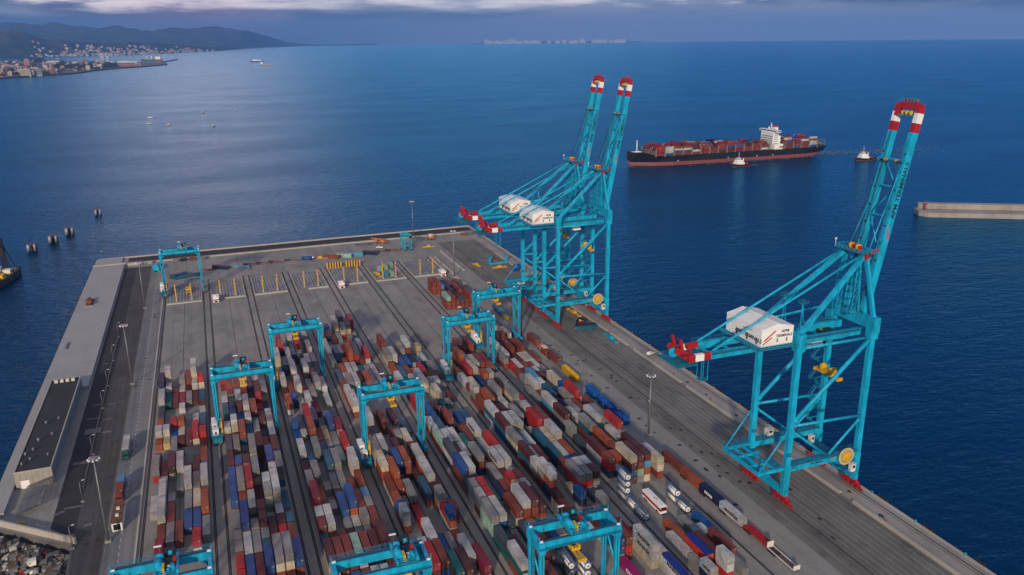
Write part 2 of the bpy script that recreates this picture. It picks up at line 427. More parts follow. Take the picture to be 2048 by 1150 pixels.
def platform():
    mb = MB()
    mb.prism([(WX0, 287), (-54.0, 262), (-54.0, 60), (EX, 60), (EX, FY), (WX0, FY)], -12, 0.0, 1, 0)
    struct(mb.build('quay_platform', [M['concrete'], M['seabed_wall']]), 'broad grey concrete container terminal platform')
    Z = 0.004
    # sea-side apron
    sheet('apron_pavement', [(166.0, 60, 197.6, 610)], Z, M['apron'], 'worn grey concrete apron between the crane rails')
    sheet('quay_edge_pavement', [(197.6, 60, 207.2, 633)], Z, M['edgecon'], 'pale concrete strip along the quay edge')
    mb = MB(); mb.box(207.2, 60, 0.0, 208.3, 657, 0.28); mb.box(-82, 655.6, 0.0, 207.2, 657, 0.9)
    struct(mb.build('quay_kerb', M['kerb']), 'concrete coping kerb along the quay edge')
    # far perimeter road
    sheet('perimeter_road', [(-62.0, 641.0, 205.5, 655.0)], Z, M['asphalt'], 'dark asphalt road along the far edge')
    mb = MB(); mb.box(-62, 634.6, 0, 196, 635.4, 0.9)
    tag(mb.build('low_wall', M['kerb']), 'long pale low wall along the far asphalt road', 'wall')
    # landward roads
    sheet('access_road', [(-62.6, 270, -54.6, 624)], Z, M['asphalt'], 'dark asphalt access road beside the promenade')
    sheet('service_road', [(-54.6, 60, -44.6, 624)], Z, M['oldasphalt'], 'worn grey-brown asphalt service road')
    sheet('truck_lane', [(-44.2, 60, -35.6, 560)], Z, M['lane'], 'grey concrete truck lane beside the yard')
    # rails and drains of the yard
    tr = []; dr = []; st = []
    for k in range(7):
        for x in (LX(k), RX(k)): tr.append((x-0.42, 60, x+0.42, 571))
        dr.append((LX(k)+11.12, 60, LX(k)+11.38, 519))
    tr.append((174.5-0.30, 60, 174.5+0.30, 628)); tr.append((205.0-0.28, 60, 205.0+0.28, 640)); dr.append((203.6, 60, 203.85, 640))
    sheet('crane_rail_trench', tr, 0.012, M['trench'], 'dark rail trenches of the gantry cranes')
    sheet('drain_channel', dr, 0.008, M['drain'], 'narrow dark drains down each yard block')
    mb = MB()
    for t in tr:
        x = (t[0]+t[2])/2
        mb.box(x-0.07, t[1], 0.012, x+0.07, t[3], 0.06)
    struct(mb.build('crane_rail', M['greysteel']), 'steel crane rails set in the trenches')
    ln = [(-35.3, 60, -35.0, 586)]
    ml = []
    for i in range(80): ml.append((-40.1, 230+i*4.2, -39.9, 232.0+i*4.2))
    for x in [-59]: 
        pass
    sheet('lane_marking', ml, 0.010, M['line'], 'dashed white lane line beside the truck lane')
    sheet('edge_line', ln, 0.010, M['line'], 'white edge line beside the first yard block')
    mb = MB(); mb.box(-35.0, 60, 0.0, -34.7, 575, 0.5)
    struct(mb.build('lane_kerb', M['kerb']), 'pale kerb between truck lane and yard')
    # apron lane lines
    al = []
    for i in range(9):
        x = 177.2 + i*2.45
        al.append((x-0.09, 60, x+0.09, 455))
    al.append((169.8, 120, 169.95, 420))
    sheet('apron_lane_marking', al, 0.010, M['fline'], 'faded lane lines under the ship-to-shore cranes')
    # dark oil patches and manholes on the apron
    pt = []
    for (px, py) in [(168.5,262),(171.4,259),(169,240),(172,237.5),(168.2,295),(170.8,293),(170,318),(168.6,343),(163,228),(165,222),(169.5,216),(172.3,214),(200.6,240),(201.8,228),(201,262),(200.8,300),(201.2,285),(189.5,224),(183,205),(180,186),(201.5,196),(200.5,180),(176.5,176)]:
        w = R.uniform(0.5, 1.0); h = R.uniform(0.8, 1.6)
        pt.append([(px-w,py),(px-w*.4,py+h*.8),(px+w*.5,py+h),(px+w,py+h*.2),(px+w*.5,py-h*.7),(px-w*.4,py-h)])
    for i in range(46):
        px, py = R.uniform(-53, -36), R.uniform(255, 560); w = R.uniform(0.3, 0.9)
        pt.append([(px-w,py-.6),(px+w,py-.5),(px+w,py+.5),(px-w,py+.6)])
    for i in range(30):
        px, py = R.uniform(157, 172), R.uniform(200, 470); w = R.uniform(0.3, 1.0)
        pt.append([(px-w,py-.6),(px+w,py-.9),(px+w*.8,py+.8),(px-w,py+.6)])
    sheet('oil_stain', pt, 0.014, M['asphalt'], 'dark oil stains and covers on the concrete')
    # walls that carry the barrier of the apron
    segs = [(300,346),(352,372),(196,296),(110,190),(376,452),(458,560)]
    for i, (a, b) in enumerate(segs):
        mb = MB(); mb.box(197.3, a, 0, 198.1, b, 0.9); mb.box(197.1, a, 0, 198.3, b, 0.3)
        tag(mb.build('barrier', M['kerb']), ['pale concrete barrier stretch opposite the white car','short pale concrete barrier stretch between the white car and the far cranes','pale concrete barrier stretch passing under the nearest quay crane','pale concrete barrier stretch at the bottom right corner of the quay','pale concrete barrier stretch under the two far quay cranes','pale concrete barrier stretch beyond the far quay cranes'][i], 'barrier', 'concrete barriers along the apron')
    # promenade: a raised concrete slab on the landward edge
    mb = MB(); mb.box(WX0, 398.6, 0.0, -63.4, 631, 1.6); mb.box(WX0, 290, 0.0, -78.6, 398.6, 1.6)
    struct(mb.build('promenade', M['prom']), 'raised pale concrete promenade on the landward edge')
    mb = MB(); mb.box(-84, 631.0, 0.0, -62.6, 632.4, 2.4)
    mb.box(-61.5, 630.6, 0, -53.2, 631.6, 2.2); mb.box(-48.5, 630.6, 0, -44.6, 631.6, 2.2)
    tag(mb.build('cross_wall', M['kerb']), 'pale cross wall at the far end of the promenade', 'wall')
    mb = MB(); mb.box(-84, 632.4, 0, -66, 655.6, 0.8)
    struct(mb.build('corner_pavement', M['prom']), 'pale concrete corner slab at the far left of the quay')
platform()

def posts_fence(name, pts, h, label, step=3.0, cat='fence', net=True):
    mb = MB()
    for p, q in zip(pts[:-1], pts[1:]):
        p = Vector((*p, 0)); q = Vector((*q, 0)); L = (q-p).length; k = int(L/step)
        for i in range(k+1):
            c = p.lerp(q, i/k); mb.beam(c, c+Vector((0,0,h)), 0.09, 0.09)
        n = 9
        for i in range(n):
            z = 0.25 + (h-0.3)*i/(n-1)
            mb.beam(p+Vector((0,0,z)), q+Vector((0,0,z)), 0.025, 0.05)
    return tag(mb.build(name, M['greysteel']), label, cat)
posts_fence('mesh_fence', [(-44.4, 240), (-44.4, 628)], 2.6, 'long grey mesh fence between service road and truck lane')
posts_fence('mesh_fence', [(-66.2, 276), (-54.2, 262.6), (-53.4, 240)], 3.0, 'grey mesh fence closing off the rubble heap')
posts_fence('mesh_fence', [(-55.2, 300), (-56.0, 470)], 1.6, 'low grey railing down the middle of the access road')
posts_fence('mesh_fence', [(-62.6, 632.6), (-45, 629.4)], 3.4, 'grey gate fence across the far end of the access road')

# loading pads at the far end of each block
def pads():
    base = []; ln = []
    for k in range(7):
        a = LX(k); b = RX(k)
        base.append((a+1.2, 521.6, b-1.2, 563.0))
        for i in range(10):
            x = a + 2.6 + i*1.95
            ln.append((x-0.22, 523, x+0.22, 561))
    sheet('loading_pad', base, 0.006, M['padcon'], 'grey loading pads at the far end of the yard blocks')
    sheet('pad_marking', ln, 0.011, M['fline'], 'pale wheel lanes on the loading pads')
    names = ['first', 'second', 'third', 'fourth', 'fifth', 'sixth', 'seventh']
    for k in range(7):
        a = LX(k); b = RX(k)
        kb = MB(); kb.box(a+1.0 + (7.5 if k in (1,3) else 0), 520.4, 0, b-1.0 - (3.5 if k == 6 else 0), 521.6, 0.85)
        if k > 0: kb.box(a+0.9, 521.6, 0, a+1.5, 562, 0.6)
        kb.box(b-1.5, 521.6, 0, b-0.9, 562, 0.6)
        tag(kb.build('stop_wall', M['kerb']), 'pale low stop wall around the %s loading pad from the left' % names[k], 'wall', 'stop walls of the loading pads')
        for j, fx in enumerate((0.30, 0.70)):
            t = thing('lane_post', 'tall yellow post on the %s loading pad, %s one of the pair' % (names[k], 'landward' if j == 0 else 'seaward'), 'post', (a+22.5*fx-0.2, 527.0, 0), 0, 'yellow posts on the loading pads')
            if k == 0 and j == 0: P0 = t
            m1 = lane_post_parts
            for nm, me in m1:
                link(nm, me, t)
def mk_post():
    mb = MB(); mb.box(-0.28, -0.28, 0.25, 0.28, 0.28, 10.8)
    mb.beam((-0.9, 0, 7.6), (0.9, 0, 7.6), 0.2, 0.2); mb.beam((0,-0.8, 9.4), (0, 0.8, 9.4), 0.2, 0.2)
    b = MB(); b.box(-0.7, -0.7, 0, 0.7, 0.7, 0.25); b.box(-0.45, -0.45, 0.25, 0.45, 0.45, 1.0)
    s = MB(); s.cbox((0, -0.45, 9.9), (0.7, 0.3, 0.9))
    return [('mast', mb.mesh('mast', [M['yellow']])), ('base', b.mesh('base', [M['kerb']])), ('camera_box', s.mesh('camera_box', [M['yellow']]))]
lane_post_parts = mk_post()
pads()
# striped crash barriers behind the pads
def striped(loc, label):
    t = thing('crash_barrier', label, 'barrier', loc, 0.0, 'striped crash barriers')
    mb = MB(); n = 11
    for i in range(n):
        mb.box(-5.2+i*10.4/n, -0.5, 0.0, -5.2+(i+1)*10.4/n, 0.5, 4.2, i % 2)
    mb.build('panel', [M['yellow'], M['black']], t)
    f = MB(); f.box(-5.6, 0.5, 0, 5.6, 1.6, 0.5); f.beam((-5, 1.5, 0.4), (-5, 0.6, 3.8), 0.3, 0.3); f.beam((5, 1.5, 0.4), (5, 0.6, 3.8), 0.3, 0.3)
    f.build('support_frame', M['greysteel'], t)
striped((77.5, 566.5, 0), 'black and yellow striped barrier behind the fifth loading pad, the landward one')
striped((91.0, 566.5, 0), 'black and yellow striped barrier behind the fifth loading pad, nearer the straddle carrier')
# low walls on the far right of the yard
for (a, b, x, lab) in [(522, 582, 160.8, 'long white low wall between yard and apron, the one standing alone'), (522, 566, 146.0+2.2, 'white low wall along the seaward side of the last loading pad'), (487, 566, 151.7, 'white low wall beside the row of red containers')]:
    mb = MB(); mb.box(x-0.5, a, 0, x+0.5, b, 1.3); mb.box(x-0.8, a, 0, x+0.8, b, 0.4)
    tag(mb.build('low_wall', M['kerb']), lab, 'wall')
# ------------------------------------------------------------------ ship-to-shore cranes
W = 30.5          # rail gauge
LEGY = (-9.7, 9.6)
GY = (-4.5, 4.5)
def sts(Yc, label, num):
    T = [M['teal'], M['teal_dark'], M['slit'], M['red'], M['white'], M['yellow'], M['steel']]
    t = thing('quay_crane', label, 'crane', (174.5, Yc, 0), 0, 'ship-to-shore quay cranes')
    # legs
    for x in (0.0, W):
        for y in LEGY:
            mb = MB()
            mb.beam((x, y, 13.5), (x, y, 60.0), 1.7, 1.9, 0, (1,0,0))
            s = 1 if y < 0 else -1
            # foot widens towards the beam
            mb.beam((x, y, 3.6), (x, y, 13.5), 1.7, 2.0, 0, (1,0,0), 1.7, 2.6)
            mb.box(x-0.25, y-s*0.98, 20, x+0.25, y-s*0.86, 57, 0)
            mb.box(x-1.5, y-1.4, 57.0, x+1.5, y+1.4, 61.6, 0)
            for zz in (29.0, 40.0, 50.0):
                mb.box(x-0.98, y-1.0, zz, x+0.98, y+1.0, zz+0.25, 0)
            lg = mb.build('leg', T, t)
            if x == 0:
                letter('lettering', num, 1.9, M['ink'], lg, (x-0.1, y-0.99 if y < 0 else y-0.99, 19.3), (1,0,0), (0,0,1), 1.0, 0.03)
    # bogies: red wheel trains on both rails
    for x in (0.0, W):
        for (a, b) in ((-13.6, -4.2), (4.2, 13.6)):
            mb = MB(); c = (a+b)/2
            mb.add([(x-.45,c-2.2,3.6),(x+.45,c-2.2,3.6),(x+.45,c+2.2,3.6),(x-.45,c+2.2,3.6),(x-.6,c-3.2,2.6),(x+.6,c-3.2,2.6),(x+.6,c+3.2,2.6),(x-.6,c+3.2,2.6)], [(0,1,2,3),(7,6,5,4),(0,4,5,1),(1,5,6,2),(2,6,7,3),(3,7,4,0)])
            for h in (-2.35, 2.35):
                mb.cbox((x, c+h, 2.1), (0.9, 3.9, 0.9))
                for q in (-1.15, 1.15):
                    mb.cbox((x, c+h+q, 1.25), (0.75, 2.0, 0.8)); mb.cbox((x-0.62, c+h+q, 1.35), (0.5, 0.9, 0.7))
            bg = mb.build('bogie', [M['red']], t)
            wh = MB(); wh.box(x-0.1, a+.6, 0.35, x+0.1, b-.6, 0.55)
            for h in (-2.35, 2.35):
                for q in (-1.15, 1.15):
                    for w in (-0.55, 0.55):
                        yy = c+h+q+w
                        wh.tube((x-0.22, yy, 0.45), (x+0.22, yy, 0.45), 0.42, 10)
            wh.build('wheel_train', [M['greysteel']], bg)
            bf = MB(); e = a-0.5 if a < 0 else b+0.5
            bf.tube((x, e-0.5, 0.9), (x, e+0.5, 0.9), 0.28, 8); bf.cbox((x, e, 0.9), (0.9, 0.25, 0.9))
            bf.build('buffer', [M['red']], bg)
    for x in (0.0, W):
        mb = MB(); mb.box(x-0.75, -11.0, 3.6, x+0.75, 11.0, 5.6)
        mb.box(x-0.9, -1.0, 5.6, x+0.9, 1.0, 6.1)
        mb.build('sill_beam', T, t)
    # lower portal beams with their truss braces
    for y in LEGY:
        s = -1 if y < 0 else 1
        mb = MB(); mb.box(0.85, y-0.7, 12.6, W-0.85, y+0.7, 15.2)
        mb.box(0.85, y-1.7, 15.22, W-0.85, y+1.7, 15.32, 1)
        mb.rail([(1.2, y-1.6, 15.3), (W-1.2, y-1.6, 15.3)], 1.1, 1, 2.5, 0.035); mb.rail([(1.2, y+1.6, 15.3), (W-1.2, y+1.6, 15.3)], 1.1, 1, 2.5, 0.035)
        pb = mb.build('portal_beam', T, t)
        if y < 0:
            letter('lettering', num, 1.7, M['ink'], pb, (2.6, y-0.73, 13.9), (1,0,0), (0,0,1), 1.1, 0.03)
            letter('lettering', 'APM TERMINALS', 0.8, M['ink'], pb, (12.6, y-0.73, 13.9), (1,0,0), (0,0,1), 1.0, 0.02)
            st = MB(); st.beam((18.2, y-0.72, 13.6), (20.0, y-0.72, 14.6), 0.04, 0.22); st.beam((18.6, y-0.72, 13.3), (20.0, y-0.72, 14.05), 0.04, 0.18)
            st.build('stripe', M['redink'], pb)
        for p, q, r in (((0.8, y, 29.6), (W-0.8, y, 28.4), 0.5), ((0.6, y, 30.6), (W-0.4, y, 57.2), 0.72), ((0.8, y, 57.6), (W-0.8, y, 57.6), 0.5),
                        ((0.9, y, 27.8), (16.6, y, 15.6), 0.45), ((W-0.9, y, 27.0), (17.6, y, 15.6), 0.45)):
            mb = MB(); mb.tube(p, q, r, 10); mb.tube(Vector(p).lerp(Vector(q), .02), Vector(p).lerp(Vector(q), .06), r*1.25, 10); mb.build('brace', T, t)
    # landward hatch platform
    mb = MB()
    for y in (-9.7, 9.6): mb.beam((-0.9, y, 13.9), (-11.6, y, 13.9), 0.9, 1.0)
    mb.beam((-11.6, -10.2, 13.9), (-11.6, 10.1, 13.9), 0.9, 1.1)
    for x in (-4.4, -8.0): mb.beam((x, -9.2, 13.9), (x, 9.1, 13.9), 0.7, 0.8)
    mb.beam((-11.2, 3.0, 13.8), (-0.9, 3.0, 13.8), 0.8, 0.8); mb.beam((-11.2, -4.0, 13.8), (-4.4, -4.0, 13.8), 0.5, 0.6)
    mb.box(-11.2, 9.6, 14.3, 0, 12.0, 14.45, 1); mb.box(-4.2, -9.2, 14.3, -0.9, -2.0, 14.42, 1)
    mb.rail([(-11.2, 12.0, 14.45), (0, 12.0, 14.45)], 1.1, 1, 2.2, 0.04)
    mb.box(-9.9, -9.0, 12.9, -8.6, 9.0, 13.3, 1)
    mb.build('hatch_platform', T, t)
    for y in LEGY:
        mb = MB(); mb.tube((-11.4, y, 14.4), (-0.8, y, 28.2), 0.3, 8); mb.build('tie', T, t)
    # crosswise beams at the top of the legs
    for x, z0, z1 in ((0.0, 60.0, 62.8), (W, 60.6, 64.4)):
        mb = MB(); mb.box(x-1.1, -11.2, z0, x+1.1, 11.2, z1); mb.box(x-1.3, -11.6, z0-1.2, x+1.3, -8.2, z1+0.4); mb.box(x-1.3, 8.2, z0-1.2, x+1.3, 11.6, z1+0.4)
        mb.rail([(x-1.0, -8, z1), (x-1.0, 8, z1)], 1.1, 1, 2.2, 0.04)
        mb.build('cross_beam', T, t)
    mb = MB(); mb.tube((0.9, 8.8, 62.0), (W-1, 8.8, 64.0), 0.42, 8); mb.build('brace', T, t)
    # the two main girders
    for y in GY:
        mb = MB(); mb.box(-30.4, y-0.65, 57.0, 30.0, y+0.65, 59.4)
        mb.box(-30.4, y-2.0 if y < 0 else y+0.65, 59.0, 29.0, y-0.65 if y < 0 else y+2.0, 59.12, 1)
        yy = y-1.95 if y < 0 else y+1.95
        mb.rail([(-30.4, yy, 59.1), (-16, yy, 59.1)], 1.1, 1, 2.2, 0.045); mb.rail([(-2, yy, 59.1), (29, yy, 59.1)], 1.1, 1, 2.2, 0.045)
        g = mb.build('girder', T, t)
        r = MB(); r.box(-38.6, y-0.66, 57.02, -36.2, y+0.66, 59.3, 3); r.box(-36.2, y-0.66, 57.02, -33.0, y+0.66, 59.3, 4); r.box(-33.0, y-0.66, 57.02, -30.4, y+0.66, 59.3, 3)
        r.build('girder_tip', T, g)
    for x in (-37.5, -30, -22):
        mb = MB(); mb.beam((x, -3.9, 58.4), (x, 3.9, 58.4), 0.6, 0.9); mb.build('girder_tie', T, t)
    for x in (3, 10, 24):
        mb = MB(); mb.beam((x, -3.9, 57.5), (x, 3.9, 57.5), 0.4, 0.5); mb.build('girder_tie', T, t)
    mb = MB(); mb.box(-37.8, -3.8, 57.4, -30.4, 3.8, 57.55, 1); mb.build('rear_floor', T, t)
    # rear sheave frames (red) and their platform
    mb = MB()
    for y in (-2.6, 2.2):
        mb.beam((-36.5, y, 58.5), (-40.3, y, 60.6), 0.7, 0.7); mb.beam((-39.6, y, 60.0), (-40.6, y, 64.2), 0.9, 0.9); mb.beam((-36.4, y, 59.2), (-38.4, y, 62.6), 0.6, 0.6)
        mb.tube((-41.2, y-0.5, 60.4), (-41.2, y+0.5, 60.4), 1.1, 12)
    mb.box(-39.6, -3.9, 57.9, -36.8, 3.9, 58.9)
    mb.beam((-30.8, 2.6, 59.6), (-34.8, 2.6, 59.3), 1.6, 1.7)
    mb.build('rear_sheave_frame', [M['red']], t)
    mb = MB(); mb.box(-43.6, -6.2, 56.2, -36.4, 6.2, 56.32, 1)
    mb.rail([(-43.5, -6.1, 56.3), (-43.5, 6.1, 56.3), (-36.5, 6.1, 56.3)], 1.1, 1, 1.8, 0.05); mb.rail([(-43.5, -6.1, 56.3), (-36.5, -6.1, 56.3)], 1.1, 1, 1.8, 0.05)
    mb.beam((-34, -5.4, 56.8), (-34, -5.4, 50.2), 0.16, 0.16); mb.beam((-31.6, -5.4, 56.8), (-31.6, -5.4, 50.2), 0.16, 0.16)
    mb.beam((-34, -3.0, 56.8), (-34, -3.0, 50.2), 0.16, 0.16); mb.beam((-31.6, -3.0, 56.8), (-31.6, -3.0, 50.2), 0.16, 0.16)
    mb.box(-34.2, -5.5, 50.1, -31.4, -2.8, 50.2, 1); mb.rail([(-34.1, -5.4, 50.2), (-31.5, -5.4, 50.2)], 1.1, 1, 1.3, 0.05)
    mb.tube((-41.4, -0.6, 59.2), (-41.4, 0.8, 59.2), 1.5, 12)
    mb.build('rear_platform', T, t)
    # machinery house
    x0, x1, y0, y1 = -14.8, -2.4, -9.3, 9.5
    mb = MB(); mb.box(x0, y0, 60.2, x1, y1, 66.2, 0)
    hs = mb.build('machinery_house', [M['white']], t)
    xm = (x0+x1)/2
    r = MB()
    r.add([(x0-.15,y0-.2,66.2),(x1+.15,y0-.2,66.2),(xm,y0-.2,67.6),(x0-.15,y1+.2,66.2),(x1+.15,y1+.2,66.2),(xm,y1+.2,67.6)], [(0,1,2),(5,4,3),(0,2,5,3),(2,1,4,5),(0,3,4,1)])
    r.box(xm-0.12, y0-.1, 67.56, xm+0.12, y1+.1, 67.7)
    r.build('roof', [M['white']], hs)
    w = MB()
    for yy in (-7.0, -2.0, 3.5): w.box(x0-0.06, yy-0.45, 60.6, x0-0.01, yy+0.45, 62.7)
    for xx in (-8.5, -4.8): w.box(xx-0.25, y0-0.06, 61.2, xx+0.25, y0-0.01, 62.5)
    w.build('door', [M['greysteel']], hs)
    sm = MB()
    for i in range(1, 5): sm.box(x0-0.03, y0+i*18.8/5-0.05, 60.4, x0+0.0, y0+i*18.8/5+0.05, 66.1)
    sm.build('panel_joint', [M['offwhite']], hs)
    letter('lettering', 'APM', 1.25, M['ink'], hs, (-5.6, y0-0.05, 64.75), (1,0,0), (0,0,1), 1.25, 0.03)
    letter('lettering', 'TERMINALS', 1.25, M['ink'], hs, (-5.9, y0-0.05, 63.3), (1,0,0), (0,0,1), 1.0, 0.03)
    letter('lettering', 'APM TERMINALS', 1.9, M['ink'], hs, (x0-0.05, -2.6, 62.2), (0,-1,0), (0,0,1), 1.0, 0.04)
    s = MB(); s.beam((-13.6, y0-0.06, 62.2), (-9.4, y0-0.06, 65.2), 0.05, 0.5); s.beam((-14.1, y0-0.06, 61.0), (-10.6, y0-0.06, 63.1), 0.05, 0.38)
    s.build('stripe', [M['redink']], hs)
    s = MB(); s.beam((x0-0.05, 0.6, 64.2), (x0-0.05, -4.6, 64.6), 0.05, 0.22); s.build('stripe', [M['redink']], hs)
    mb = MB(); mb.box(x0-2.2, y0-2.0, 59.7, x1+2.2, y1+2.0, 59.95, 1)
    for xx in (x0+0.5, x1-0.5): mb.box(xx-0.4, y0+0.3, 59.42, xx+0.4, y1-0.3, 60.19, 0)
    mb.rail([(x0-2.1, y0-1.9, 59.95), (x1+2.1, y0-1.9, 59.95)], 1.1, 0, 1.8, 0.045); mb.rail([(x0-2.1, y1+1.9, 59.95), (x0-2.1, y0-1.9, 59.95)], 1.1, 0, 1.8, 0.045)
    mb.build('house_walkway', T, t)
    # A-frame with apex
    AX, AZ = 28.4, 85.4
    for y, g in zip(LEGY, GY):
        mb = MB(); mb.beam((W, y, 63.8), (AX+0.6, g, AZ), 1.1, 1.3, 0, (0,1,0)); mb.build('mast', T, t)
        mb = MB(); mb.beam((0.4, y*0.96, 62.5), (AX-0.6, g, AZ-0.6), 1.25, 1.45, 0, (0,1,0)); mb.build('back_leg', T, t)
        mb = MB(); mb.tube((AX-0.5, g, AZ+0.4), (-29.6, g, 59.6), 0.40, 8); mb.build('stay', T, t)
        mb = MB()
        for sx in (-0.9, 0.9):
            mb.beam((5.0+sx, g, 59.4), (4.6, g, 71.5), 0.22, 0.22); mb.beam((-11.0+sx, g, 67.2), (-11.0, g, 67.9), 0.2, 0.2)
        mb.box(3.4, g-1.0, 71.2, 6.0, g+1.0, 71.3, 1); mb.rail([(3.4, g-1, 71.3), (6.0, g-1, 71.3)], 1.0, 1, 1.3, 0.05); mb.rail([(3.4, g+1, 71.3), (6.0, g+1, 71.3)], 1.0, 1, 1.3, 0.05)
        mb.build('stay_support', T, t)
    mb = MB()
    mb.beam((AX, -5.4, AZ+0.2), (AX, 5.4, AZ+0.2), 1.2, 1.0, 3); mb.beam((AX+1.4, -5.2, AZ+0.4), (AX+4.6, -5.2, AZ+1.4), 0.9, 0.9, 3); mb.beam((AX+1.4, 5.2, AZ+0.4), (AX+4.6, 5.2, AZ+1.4), 0.9, 0.9, 3)
    mb.cbox((AX-0.2, -5.6, AZ-0.5), (1.4, 0.9, 1.6), 3)
    mb.build('apex_beam', T, t)
    mb = MB()
    for yy in (-1.6, 1.4):
        mb.tube((AX-0.4, yy-0.5, AZ+2.1), (AX-0.4, yy+0.5, AZ+2.1), 1.05, 12, 5); mb.cbox((AX-0.4, yy-0.9, AZ+1.6), (1.5, 0.25, 2.0), 3); mb.cbox((AX-0.4, yy+0.9, AZ+1.6), (1.5, 0.25, 2.0), 3)
    mb.build('apex_sheave', T, t)
    mb = MB(); mb.box(AX-3.2, -6.4, AZ+0.75, AX+3.0, 6.4, AZ+0.87, 1)
    mb.rail([(AX-3.1, -6.3, AZ+.85), (AX-3.1, 6.3, AZ+.85), (AX+2.9, 6.3, AZ+.85)], 1.2, 0, 1.8, 0.05); mb.rail([(AX-3.1, -6.3, AZ+.85), (AX+2.9, -6.3, AZ+.85)], 1.2, 0, 1.8, 0.05)
    mb.beam((AX-3, 6.2, AZ+0.9), (AX-3, 6.2, AZ+3.4), 0.12, 0.12, 4); mb.cbox((AX-3, 6.2, AZ+3.6), (0.5, 0.5, 0.5), 4)
    mb.build('apex_platform', T, t)
    # inner ladder towers between mast and boom
    mb = MB()
    for cy in (-3.6, 3.4):
        for a, b in ((25.2, -0.8), (25.2, 0.8), (27.0, -0.8), (27.0, 0.8)): mb.beam((a, cy+b, 64.0), (a+0.9, cy+b, 80.0), 0.16, 0.16)
        for i in range(6):
            z = 64.5+i*2.7; d = 0.9*(z-64)/16
            mb.box(25.1+d, cy-0.9, z, 27.1+d, cy+0.9, z+0.08, 1); mb.rail([(25.1+d, cy-0.9, z), (27.1+d, cy-0.9, z)], 1.1, 0, 2, 0.04)
            mb.beam((25.3+d, cy-0.8, z), (26.9+d, cy-0.8, z+2.6), 0.12, 0.12)
    mb.build('ladder_tower', T, t)
    mb = MB()
    for y in (-3.4, 3.4): mb.beam((29.6, y, 64.2), (29.2, y*0.6, AZ), 0.45, 0.45, 0, (0,1,0))
    mb.beam((29.4, -3.0, 74), (29.4, 3.0, 74), 0.4, 0.4)
    mb.build('inner_mast', T, t)
    # raised boom
    H0 = Vector((30.6, 0, 62.0)); K = Vector((44.55, 0, 134.2)); D = (K-H0).normalized(); Nn = Vector((D.z, 0, -D.x))   # Nn: seaward face normal
    def bp(s, y, n=0.0): return H0 + D*s + Nn*n + Vector((0, y, 0))
    Lb = (K-H0).length; bw = 1.5; bh = 2.6
    boom = None
    mb = MB()
    for y in GY:
        mb.beam(bp(0, y), bp(Lb-9.4, y), bw, bh, 0, Nn)
        mb.beam(bp(-1.6, y), bp(0.2, y), bw*0.8, 1.4, 0, Nn)
        yy = y+0.85 if y < 0 else y-0.85
        for s in range(3, 60, 6): mb.tube(bp(s, y, -bh/2-0.03), bp(s, y, -bh/2-0.1), 0.42, 8, 2)
        mb.beam(bp(1, yy, -bh/2-0.1), bp(Lb-9.5, yy, -bh/2-0.1), 0.12, 0.6, 1, Nn)
    for s in (14, 24, 36, 46, 55): mb.beam(bp(s, -3.8, -0.6), bp(s, 3.8, -0.6), 0.5, 0.7, 0, Nn)
    for i, (s0, s1) in enumerate(((14, 24), (24, 36), (36, 46), (46, 55))):
        a, b = (-3.8, 3.8) if i % 2 else (3.8, -3.8)
        mb.tube(bp(s0, a, -0.6), bp(s1, b, -0.6), 0.22, 6)
    for y in GY:
        o = -0.95 if y < 0 else 0.95
        mb.rail([bp(2, y+o, -bh/2), bp(2.01, y+o, -bh/2)], 1.0, 1, 1, 0.03)
        for s in range(4, 62, 3): mb.beam(bp(s, y+o, -bh/2), bp(s, y+o, -bh/2-1.0), 0.07, 0.07, 1)
        mb.beam(bp(3, y+o, -bh/2-1.0), bp(62, y+o, -bh/2-1.0), 0.08, 0.08, 1)
    boom = mb.build('boom', T, t)
    for y in GY:
        mb = MB()
        for (s0, s1, mm) in ((9.4, 6.3, 3), (6.3, 3.1, 4), (3.1, 0.2, 3)):
            mb.beam(bp(Lb-s0, y), bp(Lb-s1, y), bw+0.02, bh, mm, Nn, bw+0.02, bh if s1 > 1 else bh*0.55)
        mb.build('boom_tip', T, boom)
    mb = MB(); mb.beam(bp(Lb-0.9, -3.7, -0.3), bp(Lb-0.9, 3.7, -0.3), 2.2, 1.6, 3, Nn); mb.beam(bp(Lb-1.2, 3.2, -0.9), bp(Lb-4.4, 3.9, -0.9), 1.3, 1.0, 3, Nn)
    mb.beam(bp(Lb+0.9, -2.6, -0.2), bp(Lb+0.9, 2.6, -0.2), 0.9, 1.2, 3, Nn)
    mb.rail([bp(Lb+0.2, -3.6, -1.0), bp(Lb+0.2, 3.6, -1.0)], 1.2, 0, 1.4, 0.05)
    for yy in (-1.5, 0.2, 1.9): mb.tube(bp(Lb-3.2, yy-.3, -.4), bp(Lb-3.2, yy+.3, -.4), 0.75, 10, 5)
    mb.beam(bp(Lb-4.2, -3.7, -0.5), bp(Lb-4.2, 3.7, -0.5), 0.6, 0.9, 1, Nn)
    mb.build('boom_head', T, boom)
    mb = MB(); s = 54.5
    for yy in (-2.2, 2.6): mb.tube(bp(s, yy-.45, -1.6), bp(s, yy+.45, -1.6), 0.7, 10, 5)
    mb.box(*(bp(s-0.5, -5.2, -2.1)), *(bp(s-0.5, 5.2, -2.1)+Vector((1.6, 0, 0.1))), 1)
    mb.rail([bp(s-0.5, -5.2, -2.1), bp(s-0.5, 5.2, -2.1)], 1.1, 0, 1.6, 0.05)
    for yy in (-3.4, 3.6): mb.cbox(bp(s-0.3, yy, -1.9), (1.0, 0.8, 0.8), 2)
    mb.build('boom_sheave', T, boom)
    letter('lettering', 'APM TERMINALS', 2.35, M['ink'], boom, bp(45.2, GY[0]-bw/2-0.03, 0.1), D, -Nn, 1.10, 0.05)
    sm = MB(); c = bp(31.0, GY[0]-bw/2-0.02, 0.1)
